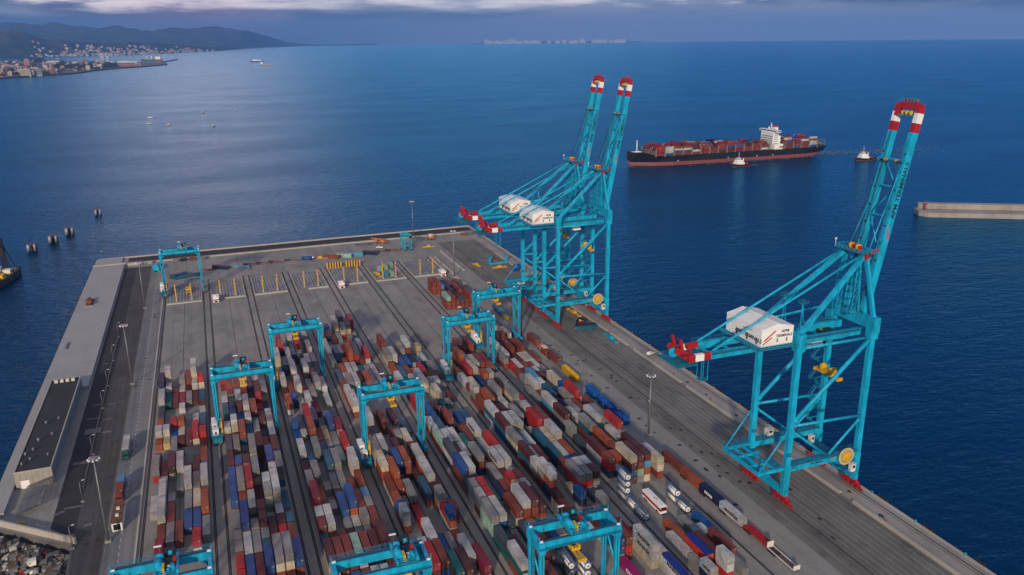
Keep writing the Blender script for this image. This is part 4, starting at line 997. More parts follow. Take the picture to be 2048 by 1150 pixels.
LAY = """
18/1/2W,22/2/2WE,26/1/1R,27/2/1WC,29/1/1R,30/1/2D,32/2/2WC,34/3/2N
13/2/2P,15/1/2R,17/2/2WC,19/2/2W,21/1/1W,22/1/2M,26/1/1Y,27/2/1WC,32/1/2T,34/2/1WG,35/4/1WCCW
15/1/2W,17/1/2M,19/1/1G,22/2/2MC,25/1/2G,27/1/1B,28/2/1E,32/1/2M,34/1/1M
15/1/2M,20/1/2G,22/2/2WC,26/1/1M,27/1/1W,28/2/1O,31/1/1W,32/1/2P,34/1/1W,35/2/2GC
16/1/2B,18/1/2G,20/2/2WC,26/1/2M,32/1/2G,34/1/1M,35/2/2RE
14/2/1E,16/1/2B,18/1/2C,20/1/2W,22/1/2M,26/2/2EC,28/1/1W,29/1/1W,32/1/2M,34/2/1WC,35/4/2WCER
15/1/2G,17/2/2R,20/2/2W,23/1/2R,25/1/1M,26/2/1EE,28/1/2S,30/1/1W,31/1/1M,32/1/2S,34/3/1ECC
11/2/1E,13/1/1W,14/1/1G,15/1/2G,17/2/2B,19/2/2B,21/2/2M,23/2/2D,26/2/1WC,28/1/1D,29/2/1S,30/2/2W,32/3/1EE
10/2/2B,12/2/2W,14/3/2BM,17/2/1O,18/3/2GWE,21/2/1B,23/2/2GC,26/3/1WCD,29/2/2D,31/4/1R,32/3/1BC
10/2/2M,12/2/2W,14/2/1W,15/1/1D,16/2/2WD,18/3/2E,21/2/1M,24/3/2R,27/2/1B,28/3/1MR,29/3/2W,31/4/2R
10/3/2BN,13/2/1W,14/3/1MR,15/3/1M,17/1/2M,19/3/2GCG,21/4/2WC,24/2/2S,26/3/1WG,28/3/2WR,30/3/1E,31/4/1C
10/4/2WCRR,13/2/2M,16/4/1WC,17/4/1W,20/1/2K,22/3/2MM,25/2/2W,27/3/2O,29/2/1W,30/2/1D,31/3/2DG
10/4/2WCON,13/2/1E,14/2/1M,15/2/1W,16/4/2WCC,18/4/1W,20/3/2B,23/1/2M,25/1/1D,26/2/2M,28/2/1E,29/3/1E,30/3/2M,32/3/1W,33/3/1W
10/3/2BR,14/2/1SG,15/1/1M,16/1/2S,19/3/2WGSR,22/2/2R,24/2/2W,26/2/1WG,27/2/1W,29/1/1D,30/3/2WCE
10/2/2M,13/2/1MR,14/2/1W,15/3/2PE,17/2/2W,19/1/2M,21/2/2W,23/1/2B,25/2/1BN,26/1/1W,28/2/2OW,30/1/2M,32/2/2WG,35/1/1G,36/3/2WY
9/2/1M,10/2/2M,13/2/1WO,14/2/1W,16/1/2R,18/2/2WG,20/1/1B,21/1/2S,24/1/1W,25/1/1B,29/2/1BN,31/1/2M,35/2/2S,38/3/2EN,40/3/1R
9/2/1R,10/2/2R,15/1/1G,17/1/1G,21/2/2WG,23/3/2RM,25/3/2E,29/1/1W,30/3/2WCW,33/3/2WR,37/2/2W
9/2/1W,10/2/2L,13/1/1W,14/2/2BG,17/1/2G,19/2/2SG,21/1/2S,23/1/2R,25/2/2S,28/2/2W,30/1/2M,32/1/2N,37/2/2SS,39/2/1S,40/3/2WG
8/2/1W,10/2/2M,13/1/1W,14/3/2BR,17/1/2W,19/2/2GW,22/1/1G,23/1/2Y,27/1/2P,29/2/2GW,31/1/2W,33/3/2W,35/1/2M,37/2/1W,38/3/2ER
8/2/1W,10/2/2M,13/2/1WC,14/2/2R,16/1/2M,20/1/2L,22/1/2W,24/2/2BN,30/3/2GLC,35/2/2WG
10/3/2MR,12/2/2MR,14/2/1W,15/2/1A,16/2/2O,18/3/2WCC,20/1/1T,21/2/2EO,24/2/1PE,26/1/1S,28/1/2W,30/2/2WC,32/1/2N,35/2/2GW,38/2/2WC,41/2/2WB
12/3/1WGR,14/2/1OW,15/2/2R,17/3/2CR,19/3/2WW,26/3/2WCR,28/2/2W,30/1/2R,32/1/2S,35/1/2W,37/1/2W,39/1/2W
8/2/2E,14/1/1G,15/2/1OR,16/3/2OR,19/3/2WG,23/3/2WCG,30/2/2WC,33/1/2R,36/2/2SS,41/3/1B
8/2/2R,10/2/2W,12/1/2E,14/2/2GR,17/3/2BN,30/2/2WG,33/1/2W,35/1/1R,37/1/2W,40/1/2M
9/1/2B,17/3/2RR,23/2/2MR,31/1/2M,33/1/2W,35/3/2OOM,40/1/2G,42/3/2WC
9/1/2G,14/2/2SR,16/1/2M,21/2/1GG,30/2/2R,33/1/1S,35/3/2DEM,41/3/1GCE,42/4/2D
8/2/2WG,11/3/1BR,13/3/1WCR,15/3/2WR,17/3/2WR,20/2/2CC,24/1/2M,30/1/2G,32/1/2W,35/1/2M,40/1/1G,41/3/2DYG
7/2/2PM,12/2/1RE,15/1/2M,22/1/2S,31/1/1G,32/1/2W,35/2/2EW,38/1/2W,41/1/1W,42/3/2EEN
6/3/2W,8/2/2D,10/3/2WLL,12/3/1WW,13/3/1WG,15/3/2BR,17/3/2DWN,19/2/2LR,21/2/2WR,25/2/2EE,30/1/2W,32/1/2R,34/2/2WC,36/3/2RR
7/2/2M,10/3/2WBR,12/3/1ER,13/3/1E,15/3/2WC,17/2/2M,19/2/2W,21/2/2S,23/2/2BR,31/1/2S,34/2/2WC
10/2/2DL,12/2/2TT,17/2/2W,19/2/2W,21/1/1W,24/2/1MM,30/1/1C,31/1/2R,33/1/2B
6/3/2RRN,10/3/2MCW,16/3/2WR,22/2/2MM,24/1/1W,28/2/1CG,29/2/2W,31/1/1R,33/1/2B,35/2/2GC
6/2/2D,8/2/2R,10/4/2WMRR,14/2/2GG,19/2/2RR,25/1/1S,26/2/2CC,28/1/1W,29/1/1W,30/2/2EE,33/1/2N,35/3/2WR
10/4/2MRRR,12/3/1Y,13/3/1EY,15/3/2WM,17/2/2W,19/3/2WC,22/1/2B,25/1/1W,28/2/1WW,33/1/1S
10/3/2MOC,12/3/1WG,13/3/1M,15/3/2WC,17/3/2EE,22/1/2S,26/1/1R,28/1/1G,30/2/2GY,33/1/2W,35/2/1YG
10/2/1M,11/2/1M,12/4/1WONN,13/4/1WWMM,14/3/1WG,15/3/2MS,17/3/2WC,19/3/2MS,21/3/2WS,23/2/2R,25/3/1WWR,27/2/2WG,29/2/1OB,30/1/1B
13/3/1WW,15/2/2C,17/2/2A,19/3/2WC,21/2/2P,23/3/2RO,26/2/2CC,29/1/1G
4/1/2Q,6/3/2BBL,15/2/2R,17/2/2W,19/3/2WW,22/2/1M,29/2/2EE,31/3/2R,34/1/2M
6/3/2MER,11/2/1BN,20/3/2WG,22/2/2W,24/3/2WCC,27/1/2B,29/2/2CC,31/2/2GG,34/1/2S
12/3/2WER,15/2/2SN,17/2/2SS,26/1/2S,28/2/1OO,30/2/2WC,34/2/2RM
5/3/2WWC,7/1/2E,10/2/1WW,12/3/1WEW,13/3/1WG,15/2/2WG,17/2/2C,19/3/2EE,21/3/1WW,23/3/2WCC,27/1/1R,28/2/1WC,30/2/2MR,34/1/1M
3/2/2ZW,5/2/2WC,12/3/1MGG,13/3/1W,15/2/2O,17/3/2WC,19/3/2M,22/2/2E,24/1/2B,26/2/2GG,28/1/1G,29/2/1O,30/2/2P,34/2/2RR
3/2/1WN,5/1/2W,13/3/1MEN,14/3/2MWG,16/1/2D,18/2/1GG,19/3/2MG,21/3/2WA,23/1/2G,25/1/1G,30/2/2GR
4/2/2XE,6/1/2O,13/3/1OWN,20/2/2R,23/1/2R,25/2/2WC,27/1/1G,28/1/1R,29/1/2E,31/2/2WE,33/2/2W
3/3/1WWE,12/4/2CMBM,15/3/2OO,17/3/2GS,19/2/2WC,23/2/2SW,25/2/1W,26/2/2AG,29/1/1W,30/1/1W
6/1/2W,12/4/2MRLG,16/2/2M,20/2/2GG,29/1/1R,30/1/2M,32/2/2RR,35/1/1R,36/3/2WNB
3/1/1G,4/2/2MO,6/1/1W,12/4/1MARC,13/4/2MRRT,15/3/2W,18/3/2WW,20/2/2R,22/2/2GM,27/1/1M,28/1/1W,29/1/1R,30/1/2C,35/2/1RR
6/1/2B,14/3/2W,16/4/2EWG,22/3/2EE,25/2/2CC,29/1/1W,30/1/2W,32/2/2RO,35/2/2CT
12/3/1CCR,13/3/1WG,20/2/2R,30/1/2M
""".strip('\n').split('\n')
RC = random.Random(21)
def rcol(): return RC.choice('WWWGGMMMRRRRBBNSOETCD')
stacks = {}                       # (k, l) -> list of [slot, n, [colours bottom-up]]
for i, row in enumerate(LAY):
    k, l = divmod(i, 7); S = []
    for e in row.split(','):
        if not e: continue
        a, t, r = e.split('/'); j = int(a); T = int(t); n = int(r[0]); cols = r[1:]
        cols = ''.join(RC.choice('MMR') if c == 'M' else (RC.choice('RRRO') if c == 'R' else (RC.choice('WWWG') if c == 'W' else c)) for c in cols)
        seq = list(cols[:T]) + [rcol() for _ in range(T-len(cols))]
        S.append([j, n, seq[::-1]])
    # a few lower boxes in the gaps that taller stacks hide
    out = []
    for q, s in enumerate(S):
        out.append(s)
        if q+1 < len(S):
            a = s[0]+s[1]; g = S[q+1][0]-a; T = len(s[2])
            hid = int(T*0.8)
            if g > 0 and T >= 2 and hid >= 1:
                n = 2 if (g >= 2 and hid >= 2) else 1
                out.append([a, n, [rcol() for _ in range(max(1, min(T-1, len(S[q+1][2]))))]])
    if S and k <= 4 and 9 <= S[0][0] <= 11:
        out.insert(0, [S[0][0]-2, 2, [rcol() for _ in range(RC.choice((1,2,2)))]])
    stacks[k, l] = out
for l, cols in ((1, 'RM'), (2, 'NRR'), (3, 'DD'), (0, 'GW')):
    stacks[4, l].insert(0, [4, 2, list(cols)])
M['officewall'] = ground_mat('office_concrete', (0.30, 0.28, 0.255), 0.06, 0.2)
M['roofdark'] = ground_mat('roof_membrane', (0.040, 0.043, 0.050), 0.10, 0.25)
M['screen'] = nmat('aluminium_screen', (0.26, 0.28, 0.31), 0.5, metal=0.3, var=0.12)
M['rubble'] = ground_mat('rubble_earth', (0.085, 0.070, 0.055), 0.2, 0.4)
M['rubble2'] = ground_mat('rubble_concrete', (0.15, 0.145, 0.14), 0.2, 0.4)
M['rust2'] = nmat('orange_rust', (0.26, 0.085, 0.03), 0.85, var=0.3, scale=1.0)
M['tealb'] = nmat('pale_teal_paint', (0.03, 0.30, 0.42), 0.5, var=0.1)
# red containers parked at the far end of the last block
for l, S in enumerate(([(45,2,'RRL'),(50,2,'RRR')], [(45,2,'RRR'),(48,1,'RR'),(50,2,'RRR')], [(45,2,'RR'),(47,2,'NRN'),(50,2,'RA')], [(45,2,'RD'),(47,2,'RR'),(50,2,'RN')], [(45,2,'RR'),(47,2,'RNR'),(50,2,'RR')], [(45,2,'RRR'),(47,1,'RN'),(49,2,'RR')], [(45,2,'RN'),(48,2,'RR'),(51,1,'RR')])):
    stacks[6, l] += [[j, n, list(c)] for j, n, c in S]
M['roadpatch'] = ground_mat('road_patch_concrete', (0.14, 0.14, 0.145), 0.15, 0.4)
M['bluep2'] = nmat('bright_blue_paint', (0.004, 0.085, 0.36), 0.5, var=0.12)
def height_at(k, l, j):
    for s in stacks.get((k, l), ()):
        if s[0] <= j < s[0]+s[1]: return len(s[2])
    return 0
cam_pos = Vector((0, 0, CH)); CW = sc.camera.matrix_world.inverted()
def in_frame(p):
    q = CW @ Vector(p)
    if q.z > -1: return 0
    x = F_PX*q.x/-q.z; y = F_PX*q.y/-q.z
    return abs(x) < 1024+25 and abs(y) < 575+25
allc = []                          # every container of the yard
for (k, l), S in stacks.items():
    for si, (j, n, cols) in enumerate(S):
        x = lane_x(k, l) + RC.uniform(-.04, .04); y = SL0 + j*SLOT + RC.uniform(-.05, .12); L = cont_len(n)
        for t, c in enumerate(cols):
            z = t*CH_; px = Vector((x, y+L/2, z+2.8))
            d = (px-cam_pos).length; u = (F_PX/d)**2; el = (CH-px.z)/d
            area = 0.0
            if t == len(cols)-1: area += 2.44*L*el*u
            f = height_at(k, l, j-1)
            if f <= t: area += 2.44*2.7*(y/d)*u
            elif f == t+1: area += 0.0
            side = l-1 if x > 0 else l+1
            hs = min(height_at(k, side, j), height_at(k, side, j+n-1)) if 0 <= side <= 6 else 0
            if hs <= t: area += L*2.7*abs(x)/d*u*(1.0 if not 0 <= side <= 6 else 0.6)
            if not in_frame(px): area = 0
            allc.append([area, k, l, si, t, len(cols), n, c, x, y, z])
allc.sort(key=lambda a: -a[0])
N_IND = 276
ordn = ['first','second','third','fourth','fifth','sixth','seventh','eighth','ninth','tenth','eleventh','twelfth','thirteenth','fourteenth','fifteenth','sixteenth','seventeenth','eighteenth','nineteenth','twentieth']
blk = ['leftmost yard block','second yard block','third yard block','middle yard block','fifth yard block','sixth yard block','rightmost yard block']
lann = ['first lane','second lane','third lane','middle lane','fifth lane','sixth lane','last lane']
G_CONT = 'shipping containers stacked in the yard'
for a, k, l, si, t, T, n, c, x, y, z in allc[:N_IND]:
    o = link('shipping_container', cont_mesh(c, n), None, (x, y, z))
    up = T-1-t
    pos = 'topping' if up == 0 else ('second in' if up == 1 else ('third in' if up == 2 else 'bottom of'))
    tag(o, '%s %s container %s %s stack from near end, %s, %s' % (CN[c], '40-foot' if n == 2 else '20-foot', pos, ordn[min(si, 19)], lann[l], blk[k]), 'container', G_CONT)
# the rest, too many to be told apart
rest = MB(); order = sorted(CC); mats = []
for c in order: mats.append(CM[c])
mats += [M['bar'], M['slit']]
def rest_box(x, y, z, L, c, rot=False):
    i = order.index(c)
    if rot: rest.box(x, y, z, x+2.44, y+L, z+2.72, i)
    else:
        w = 1.219
        rest.box(x-w, y, z+0.03, x+w, y+L, z+2.72, i)
        for q in (-0.5, 0.5): rest.box(x+q-0.03, y-0.03, z+0.2, x+q+0.03, y-0.005, z+2.5, len(order))
for a, k, l, si, t, T, n, c, x, y, z in allc[N_IND:]:
    rest_box(x, y, z, cont_len(n), c)
# lettering on the containers whose writing the photograph shows
def side_text(x, y, z, L, txt, size, mat, star=False, face=-1, yoff=0.0, parent=None):
    """writing on the side that looks towards the landward lanes"""
    xs = x + face*1.235
    o = letter('lettering', txt, size, mat, parent, (xs if parent is None else face*1.235, (y if parent is None else 0)+L*0.46+yoff, (z if parent is None else 0)+1.45), (0, face, 0), (0,0,1), 1.25, 0.05)
    return o
def star_panel(parent, L, face=-1):
    mb = MB(); cy, cz = L-1.5, 1.5; x = face*1.235
    mb.box(min(x, x-face*.02), cy-0.85, cz-0.85, max(x, x-face*.02), cy+0.85, cz+0.85, 0)
    vs = [(x+face*0.012, cy, cz)]
    for i in range(14):
        r = 0.72 if i % 2 == 0 else 0.30
        a = 2*PI*i/14+PI/2; vs.append((x+face*0.012, cy+r*math.cos(a), cz+r*math.sin(a)))
    mb.add(vs, [(0, 1+i, 1+(i+1) % 14) for i in range(14)], 1)
    mb.build('emblem', [M['skyink'], M['whiteink']], parent)
M['skyink'] = nmat('light_blue_panel', (0.05, 0.30, 0.50), 0.6)
def find(k, l, lo, hi, n=2, top=0):
    for o in COL.objects:
        if o.name.startswith('shipping_container') and o.get('category') == 'container' and abs(o.location.x-lane_x(k, l)) < 0.3 and lo <= (o.location.y-SL0)/SLOT <= hi:
            yield o
lettered = set()
def letter_on(o, txt, mat, star=False, size=1.7, face=-1):
    if o.name in lettered: return
    lettered.add(o.name)
    L = max(v.co.y for v in o.data.vertices)
    letter('lettering', txt, size, mat, o, (face*1.24, L*0.44, 1.45), (0, face, 0), (0,0,1), 1.2, 0.05)
    if star: star_panel(o, L, face)
WL = {(5, 5, 4.5, 5.6): ('MAERSK', 1), (6, 0, 2.5, 3.6): ('MAERSK', 1), (5, 4, 11.5, 14.5): ('MAERSK', 1), (6, 2, 9, 13): ('MAERSK', 0)}
for (k, l, lo, hi), (txt, st) in WL.items():
    for o in find(k, l, lo, hi):
        if o.data.materials[0] in (CM['W'], CM['Z']): letter_on(o, txt, M['ink'], st, 1.75 if max(v.co.y for v in o.data.vertices) > 8 else 1.0)
for o in list(COL.objects):
    if o.name.startswith('shipping_container') and o.get('category') == 'container':
        L = max(v.co.y for v in o.data.vertices)
        m0 = o.data.materials[0]
        if L > 8 and m0 == CM['Q']: letter_on(o, 'ONE', M['whiteink'], 0, 1.9)
        elif L > 8 and m0 == CM['Z']: letter_on(o, 'MAERSK', M['ink'], 1, 1.75)
        elif L > 8 and m0 == CM['W'] and o.location.x > 75 and (int(o.location.y*7) % 3 == 0): letter_on(o, 'MAERSK', M['ink'], 1, 1.75)

# boxes on chassis along the rail lane beside the apron: a chain from far to near
def chassis_mesh():
    mb = MB()
    for x in (-0.55, 0.45): mb.box(x, 0.2, 0.75, x+0.12, 12.4, 1.05)
    for y in (0.3, 4.0, 8.0, 12.0): mb.box(-1.2, y, 0.85, 1.2, y+0.25, 1.1)
    w = MB()
    for y in (9.2, 10.5, 11.8):
        for x in (-1.15, 0.75): w.tube((x, y, 0.5), (x+0.4, y, 0.5), 0.5, 12)
    l = MB(); l.box(-0.8, 2.2, 0, -0.65, 2.4, 0.8); l.box(0.65, 2.2, 0, 0.8, 2.4, 0.8)
    return [('frame', mb.mesh('frame', [M['rust']])), ('wheel_set', w.mesh('wheel_set', [M['black']])), ('landing_leg', l.mesh('landing_leg', [M['greysteel']]))]
CHM = chassis_mesh()
def chassis(loc, label, rz=0.0, group='trailer chassis'):
    t = thing('trailer_chassis', label, 'trailer', loc, rz, group)
    for nm, me in CHM: link(nm, me, t)
    return t
XR = 152.6
chain = [(369.0, 'R', 'rust red container, farthest of the chain of boxes beside the apron'), (341.0, 'R', 'rust red container beside the apron, behind the yellow frames'),
         (228.5, 'R', 'long rust red container on a chassis beside the apron lane, near the tall light mast'), (215.5, 'O', 'orange-brown container on a chassis, between rust red and navy ones'),
         (203.0, 'N', 'navy container with pale block lettering on a chassis beside the apron'), (190.6, 'W', 'white container with black lettering and blue star panel, last box on the rail lane')]
for i, (y, c, lab) in enumerate(chain):
    chassis((XR, y-0.05, 0), ['chassis under the farthest rust red box', 'chassis under the rust red box behind the yellow frames', 'chassis under the long rust red box by the light mast', 'chassis under the orange-brown box', 'chassis under the navy lettered box', 'chassis under the last white lettered box'][i] + ' beside the apron')
    o = tag(link('shipping_container', cont_mesh(c, 2), None, (XR, y, 1.12)), lab, 'container', 'containers on chassis beside the apron')
    if c == 'W': letter_on(o, 'MAERSK', M['ink'], 1, 1.75)
    if c == 'N':
        q = MB(); [q.box(-1.25, 4.2+g*.95, .9, -1.235, 4.9+g*.95, 1.9) for g in range(5)]; q.build('mark', M['whiteink'], o)
for y, lab in ((178.0, 'red flat-rack chassis with a pale end panel beside the apron'), (165.5, 'empty chassis at the near end of the row beside the apron')):
    t = chassis((XR+0.8, y, 0), lab, 0, 'empty chassis beside the apron')
    mb = MB()
    if y > 170: mb.box(-1.2, 0.1, 1.12, 1.2, 12.3, 1.5, 0); mb.box(-1.2, 0.1, 1.5, -1.05, 12.3, 2.0, 0); mb.box(1.05, 0.1, 1.5, 1.2, 12.3, 2.0, 0); mb.box(-1.2, -0.1, 1.12, 1.2, 0.1, 3.2, 1)
    else: mb.box(-1.2, -0.1, 1.12, 1.2, 0.15, 2.6, 1); mb.box(-1.25, 0.2, 1.12, -1.05, 12.3, 1.4, 1); mb.box(1.05, 0.2, 1.12, 1.25, 12.3, 1.4, 1)
    mb.build('flat_rack' if y > 170 else 'end_frame', [M['red'], M['offwhite']], t)
tag(link('shipping_container', cont_mesh('E', 1), None, (XR, 186.4, 1.12)) if False else link('shipping_container', cont_mesh('R', 1), None, (XR, 355.5, 0.0)), 'small rust red container standing alone beside the apron road', 'container')
# blue bins between the yard and the apron
for y, L, h, lab in ((299.0, 8.5, 3.2, 'bright blue hopper bin, farthest of three beside the apron'), (283.0, 12.5, 3.0, 'long bright blue hopper bin with white mark, middle of three'), (271.5, 8.0, 3.2, 'bright blue hopper bin, nearest of three beside the apron')):
    t = thing('hopper_bin', lab, 'bin', (152.6, y, 0), 0, 'blue bins beside the apron')
    mb = MB(); mb.add([(-1.3,0,0.2),(1.3,0,0.2),(1.3,L,0.2),(-1.3,L,0.2),(-1.7,-.3,h),(1.7,-.3,h),(1.7,L+.3,h),(-1.7,L+.3,h)], [(0,3,2,1),(0,1,5,4),(1,2,6,5),(2,3,7,6),(3,0,4,7)])
    mb.add([(-1.5,-.1,h-.35),(1.5,-.1,h-.35),(1.5,L+.1,h-.35),(-1.5,L+.1,h-.35)], [(0,1,2,3)])
    for i in range(int(L/1.6)): mb.box(1.5, i*1.6+.2, 0.4, 1.95, i*1.6+.9, h-.2)
    b = mb.build('body', [M['bluep2']], t)
    r = MB(); r.box(-1.8, -.4, h, 1.8, -.2, h+.2); r.box(-1.8, L+.2, h, 1.8, L+.4, h+.2); r.box(-1.8, -.2, h, -1.6, L+.2, h+.2); r.box(1.6, -.2, h, 1.8, L+.2, h+.2)
    r.build('rim', [M['bluep2']], t)
    if L > 10:
        q = MB(); q.box(-1.66, L*.45, h*.5, -1.6, L*.58, h*.8); q.build('mark', M['whiteink'], t)
# yellow spreader frames stacked on the rail lane
t = thing('spreader_stack', 'yellow striped stack of lifting frames lying beside the apron', 'lifting frame', (152.6, 319.5, 0))
for i in range(4):
    mb = MB(); z = i*0.8
    for x in (-1.2, 1.0): mb.box(x, 0, z+.1, x+.25, 15.5, z+.55, 0)
    for q in range(9): mb.box(-1.2, q*1.85, z+.12, 1.25, q*1.85+.55, z+.62, 0)
    mb.box(-0.9, .2, z+.05, 0.9, 15.3, z+.1, 1)
    mb.build('frame', [M['yellow'], M['slit']], t)
t = thing('pallet_stack', 'grey pallets between rust red box and yellow frames', 'pallet', (152.6, 336.0, 0)); mb = MB()
for i in range(5): mb.box(-1.2, 0, i*.5, 1.2, 4.5, i*.5+.18); mb.box(-1.2, 0, i*.5+.18, -1, 4.5, i*.5+.45); mb.box(1, 0, i*.5+.18, 1.2, 4.5, i*.5+.45)
mb.build('pallet', M['greysteel'], t)
# orange and white service cabin on wheels
t = thing('service_trailer', 'orange and white service trailer standing beside the apron road', 'trailer', (153.2, 358.6, 0))
mb = MB(); mb.box(-1.5, 0, 0.5, 1.5, 4.6, 2.2, 0); mb.box(-1.55, -.05, 2.2, 1.55, 4.65, 3.0, 1); mb.box(-1.2, .4, 3.0, 1.2, 4.2, 3.2, 0); mb.build('body', [M['offwhite'], M['orange']], t)
mb = MB(); mb.box(-0.9, 5.2, 0.5, 1.2, 8.4, 2.4, 0); mb.box(-0.9, 6.0, 2.4, 1.2, 7.4, 3.2, 0); mb.build('engine', [M['orange']], t)
mb = MB()
for y in (0.9, 3.6, 6.4):
    for x in (-1.6, 1.2): mb.tube((x, y, .5), (x+.4, y, .5), .5, 10)
mb.build('wheel_set', M['black'], t)

# tank containers
def tank_parts():
    f = MB(); w, L, h = 1.219, 6.06, 2.59
    for sx in (-1, 1):
        for y in (0, L-.15):
            a, b_ = sorted((sx*w, sx*(w-.15))); f.box(a, y, 0.02, b_, y+.15, h)
        a, b_ = sorted((sx*w, sx*(w-.12))); f.box(a, .15, 0.05, b_, L-.15, 0.2); f.box(a, .15, h-.12, b_, L-.15, h)
    for y in (0, L-.12): f.box(-w+.15, y, 0.05, w-.15, y+.12, .2); f.box(-w+.15, y, h-.14, w-.15, y+.12, h)
    for sx in (-1, 1): f.beam((sx*(w-.1), .1, .2), (sx*.25, .1, 1.2), .08, .08); f.beam((sx*(w-.1), .1, h-.1), (sx*.25, .1, 1.5), .08, .08)
    f.box(-0.35, .2, h-.04, 0.35, L-.2, h+.0)
    v = MB(); v.tube((0, .32, 1.32), (0, L-.32, 1.32), 1.12, 24); v.tube((0, .12, 1.32), (0, .32, 1.32), .75, 24, 0, 1.12)
    for y in (1.6, 3.03, 4.5): v.tube((0, y-.06, 1.32), (0, y+.06, 1.32), 1.145, 24)
    m = MB(); m.tube((0, 2.6, 2.4), (0, 2.6, 2.56), .3, 12); m.tube((0, .08, 1.32), (0, .13, 1.32), .28, 14)
    return [('frame', f.mesh('frame', [M['tankframe']])), ('vessel', v.mesh('vessel', [M['white']])), ('manhole', m.mesh('manhole', [M['greysteel']]))]
M['tankframe'] = nmat('blue_grey_frame', (0.06, 0.11, 0.20), 0.6, var=0.15)
TK = tank_parts()
def tank(x, y, z, lab):
    t = thing('tank_container', lab, 'tank container', (x, y, z), 0, 'white tank containers')
    for nm, me in TK: link(nm, me, t)
for i, w_ in enumerate(('bottom', 'second from bottom', 'third from bottom', 'topmost')):
    tank(125.2, 219.6, i*2.62, 'white tank container, %s of the stack of four' % w_)
tank(125.2, 213.0, 0, 'white tank container on the ground, next to the stack of four')
tank(125.2, 206.4, 0, 'white tank container on the ground, end of the row before the stack of four')
tank(140.6, 211.6, 0, 'lower tank container of the stack of two beside the bus')
tank(140.6, 211.6, 2.62, 'upper tank container of the stack of two beside the bus')
tank(140.7, 205.2, 0, 'white tank container on the ground, near the large blue container')
for (x, y, z, lab) in ((89.2, 188.4, 0, 'lower tank container of the left stack under the yard crane'), (89.2, 188.4, 2.62, 'upper tank container of the left stack under the yard crane'), (92.2, 183.4, 0, 'bottom tank container of the right stack under the yard crane'),
                       (92.2, 183.4, 2.62, 'middle tank container of the right stack under the yard crane'), (92.2, 183.4, 5.24, 'top tank container of the right stack under the yard crane'), (86.3, 203.5, 0, 'white tank container behind the yard crane girder at the bottom')):
    tank(x, y, z, lab)
# the coach among the containers
t = thing('coach', 'long white coach with red flanks and red roof mark parked among containers', 'bus', (132.4, 207.6, 0), 0)
mb = MB(); mb.box(-1.25, 0, 0.45, 1.25, 12.4, 1.4, 0); mb.box(-1.27, -.02, 1.4, 1.27, 12.42, 2.35, 1); mb.box(-1.25, 0, 2.35, 1.25, 12.4, 3.2, 0); mb.box(-1.0, .5, 3.2, 1.0, 11.8, 3.32, 0); mb.box(-1.1, -.06, 1.9, 1.1, -.02, 2.9, 2)
mb.build('body', [M['white'], M['red'], M['glass']], t)
mb = MB(); mb.beam((-.6, 5.2, 3.34), (.2, 6.2, 3.34), .3, .04); mb.beam((-.2, 4.4, 3.34), (.6, 5.4, 3.34), .3, .04); mb.build('roof_mark', M['redink'], t)
mb = MB()
for y in (2.2, 9.2, 10.5):
    for x in (-1.28, .95): mb.tube((x, y, .48), (x+.33, y, .48), .48, 12)
mb.build('wheel_set', M['black'], t)

# ------------------------------------------------------------------ lights, building, vehicles and gear on the platform
def light_mast():
    p = MB(); p.tube((0,0,0.6), (0,0,30.0), 0.42, 10, 0, 0.17)
    b = MB(); b.box(-0.9,-0.9,0,0.9,0.9,0.6)
    h = MB(); h.tube((0,0,29.7), (0,0,30.0), 1.3, 14); h.tube((0,0,28.6), (0,0,29.7), 0.3, 8)
    for i in range(8):
        a = i*PI/4; c = (1.6*math.cos(a), 1.6*math.sin(a), 29.6)
        h.beam((0,0,29.8), (1.5*math.cos(a), 1.5*math.sin(a), 29.8), .08, .08); h.cbox(c, (0.6, 0.5, 0.35), 1, a)
    q = MB(); q.cbox((0,0.4,17.0), (0.5,0.5,0.7))
    return [('pole', p.mesh('pole', [M['steel']])), ('base', b.mesh('base', [M['kerb']])), ('lamp_head', h.mesh('lamp_head', [M['steel'], M['white']])), ('junction_box', q.mesh('junction_box', [M['white']]))]
LMP = light_mast()
for x, y, s, lab in ((157.0,260.3,.89,'tall grey light mast on the apron beside the stacks of four'), (150.0,385.0,1.05,'tall light mast between the yard crane and the far quay cranes'), (150.0,510.0,1.10,'tall light mast beside the row of red containers'), (153.2,636.5,1.0,'tall light mast by the far low wall, near the straddle carrier'),
                  (-43.7,260.8,1.02,'tall grey light mast on the service road, nearest the camera'), (-44.4,397.0,1.0,'tall grey light mast on the service road, level with the roof end of the office'), (-44.6,520.0,.97,'tall grey light mast on the service road, near the first loading pad')):
    t = thing('light_mast', lab, 'light mast', (x, y, 0), 0, 'tall light masts'); t.scale = (1, 1, s)
    for nm, me in LMP: link(nm, me, t)
def lamp_post():
    p = MB(); p.tube((0,0,.2), (0,0,8.0), .11, 8, 0, .07); p.beam((0,0,7.9), (1.2,0,8.2), .08, .08)
    b = MB(); b.box(-.5,-.5,0,.5,.5,.2)
    l = MB(); l.cbox((1.3,0,8.2), (.8,.3,.16))
    return [('pole', p.mesh('pole', [M['steel']])), ('base', b.mesh('base', [M['kerb']])), ('lamp', l.mesh('lamp', [M['white']]))]
LPP = lamp_post(); wd = ['nearest the rubble heap', 'second from the rubble heap', 'third from the rubble heap', 'fourth from the rubble heap', 'fifth from the rubble heap', 'sixth from the rubble heap', 'farthest from the rubble heap']
for i, y in enumerate((260.9, 290.7, 327.7, 372.8, 398.7, 433.2, 470.0)):
    t = thing('lamp_post', 'slim lamp post on the access road, %s' % wd[i], 'lamp post', (-54.2-(y-260)*.008, y, 0), 0.4, 'lamp posts along the access road')
    for nm, me in LPP: link(nm, me, t)
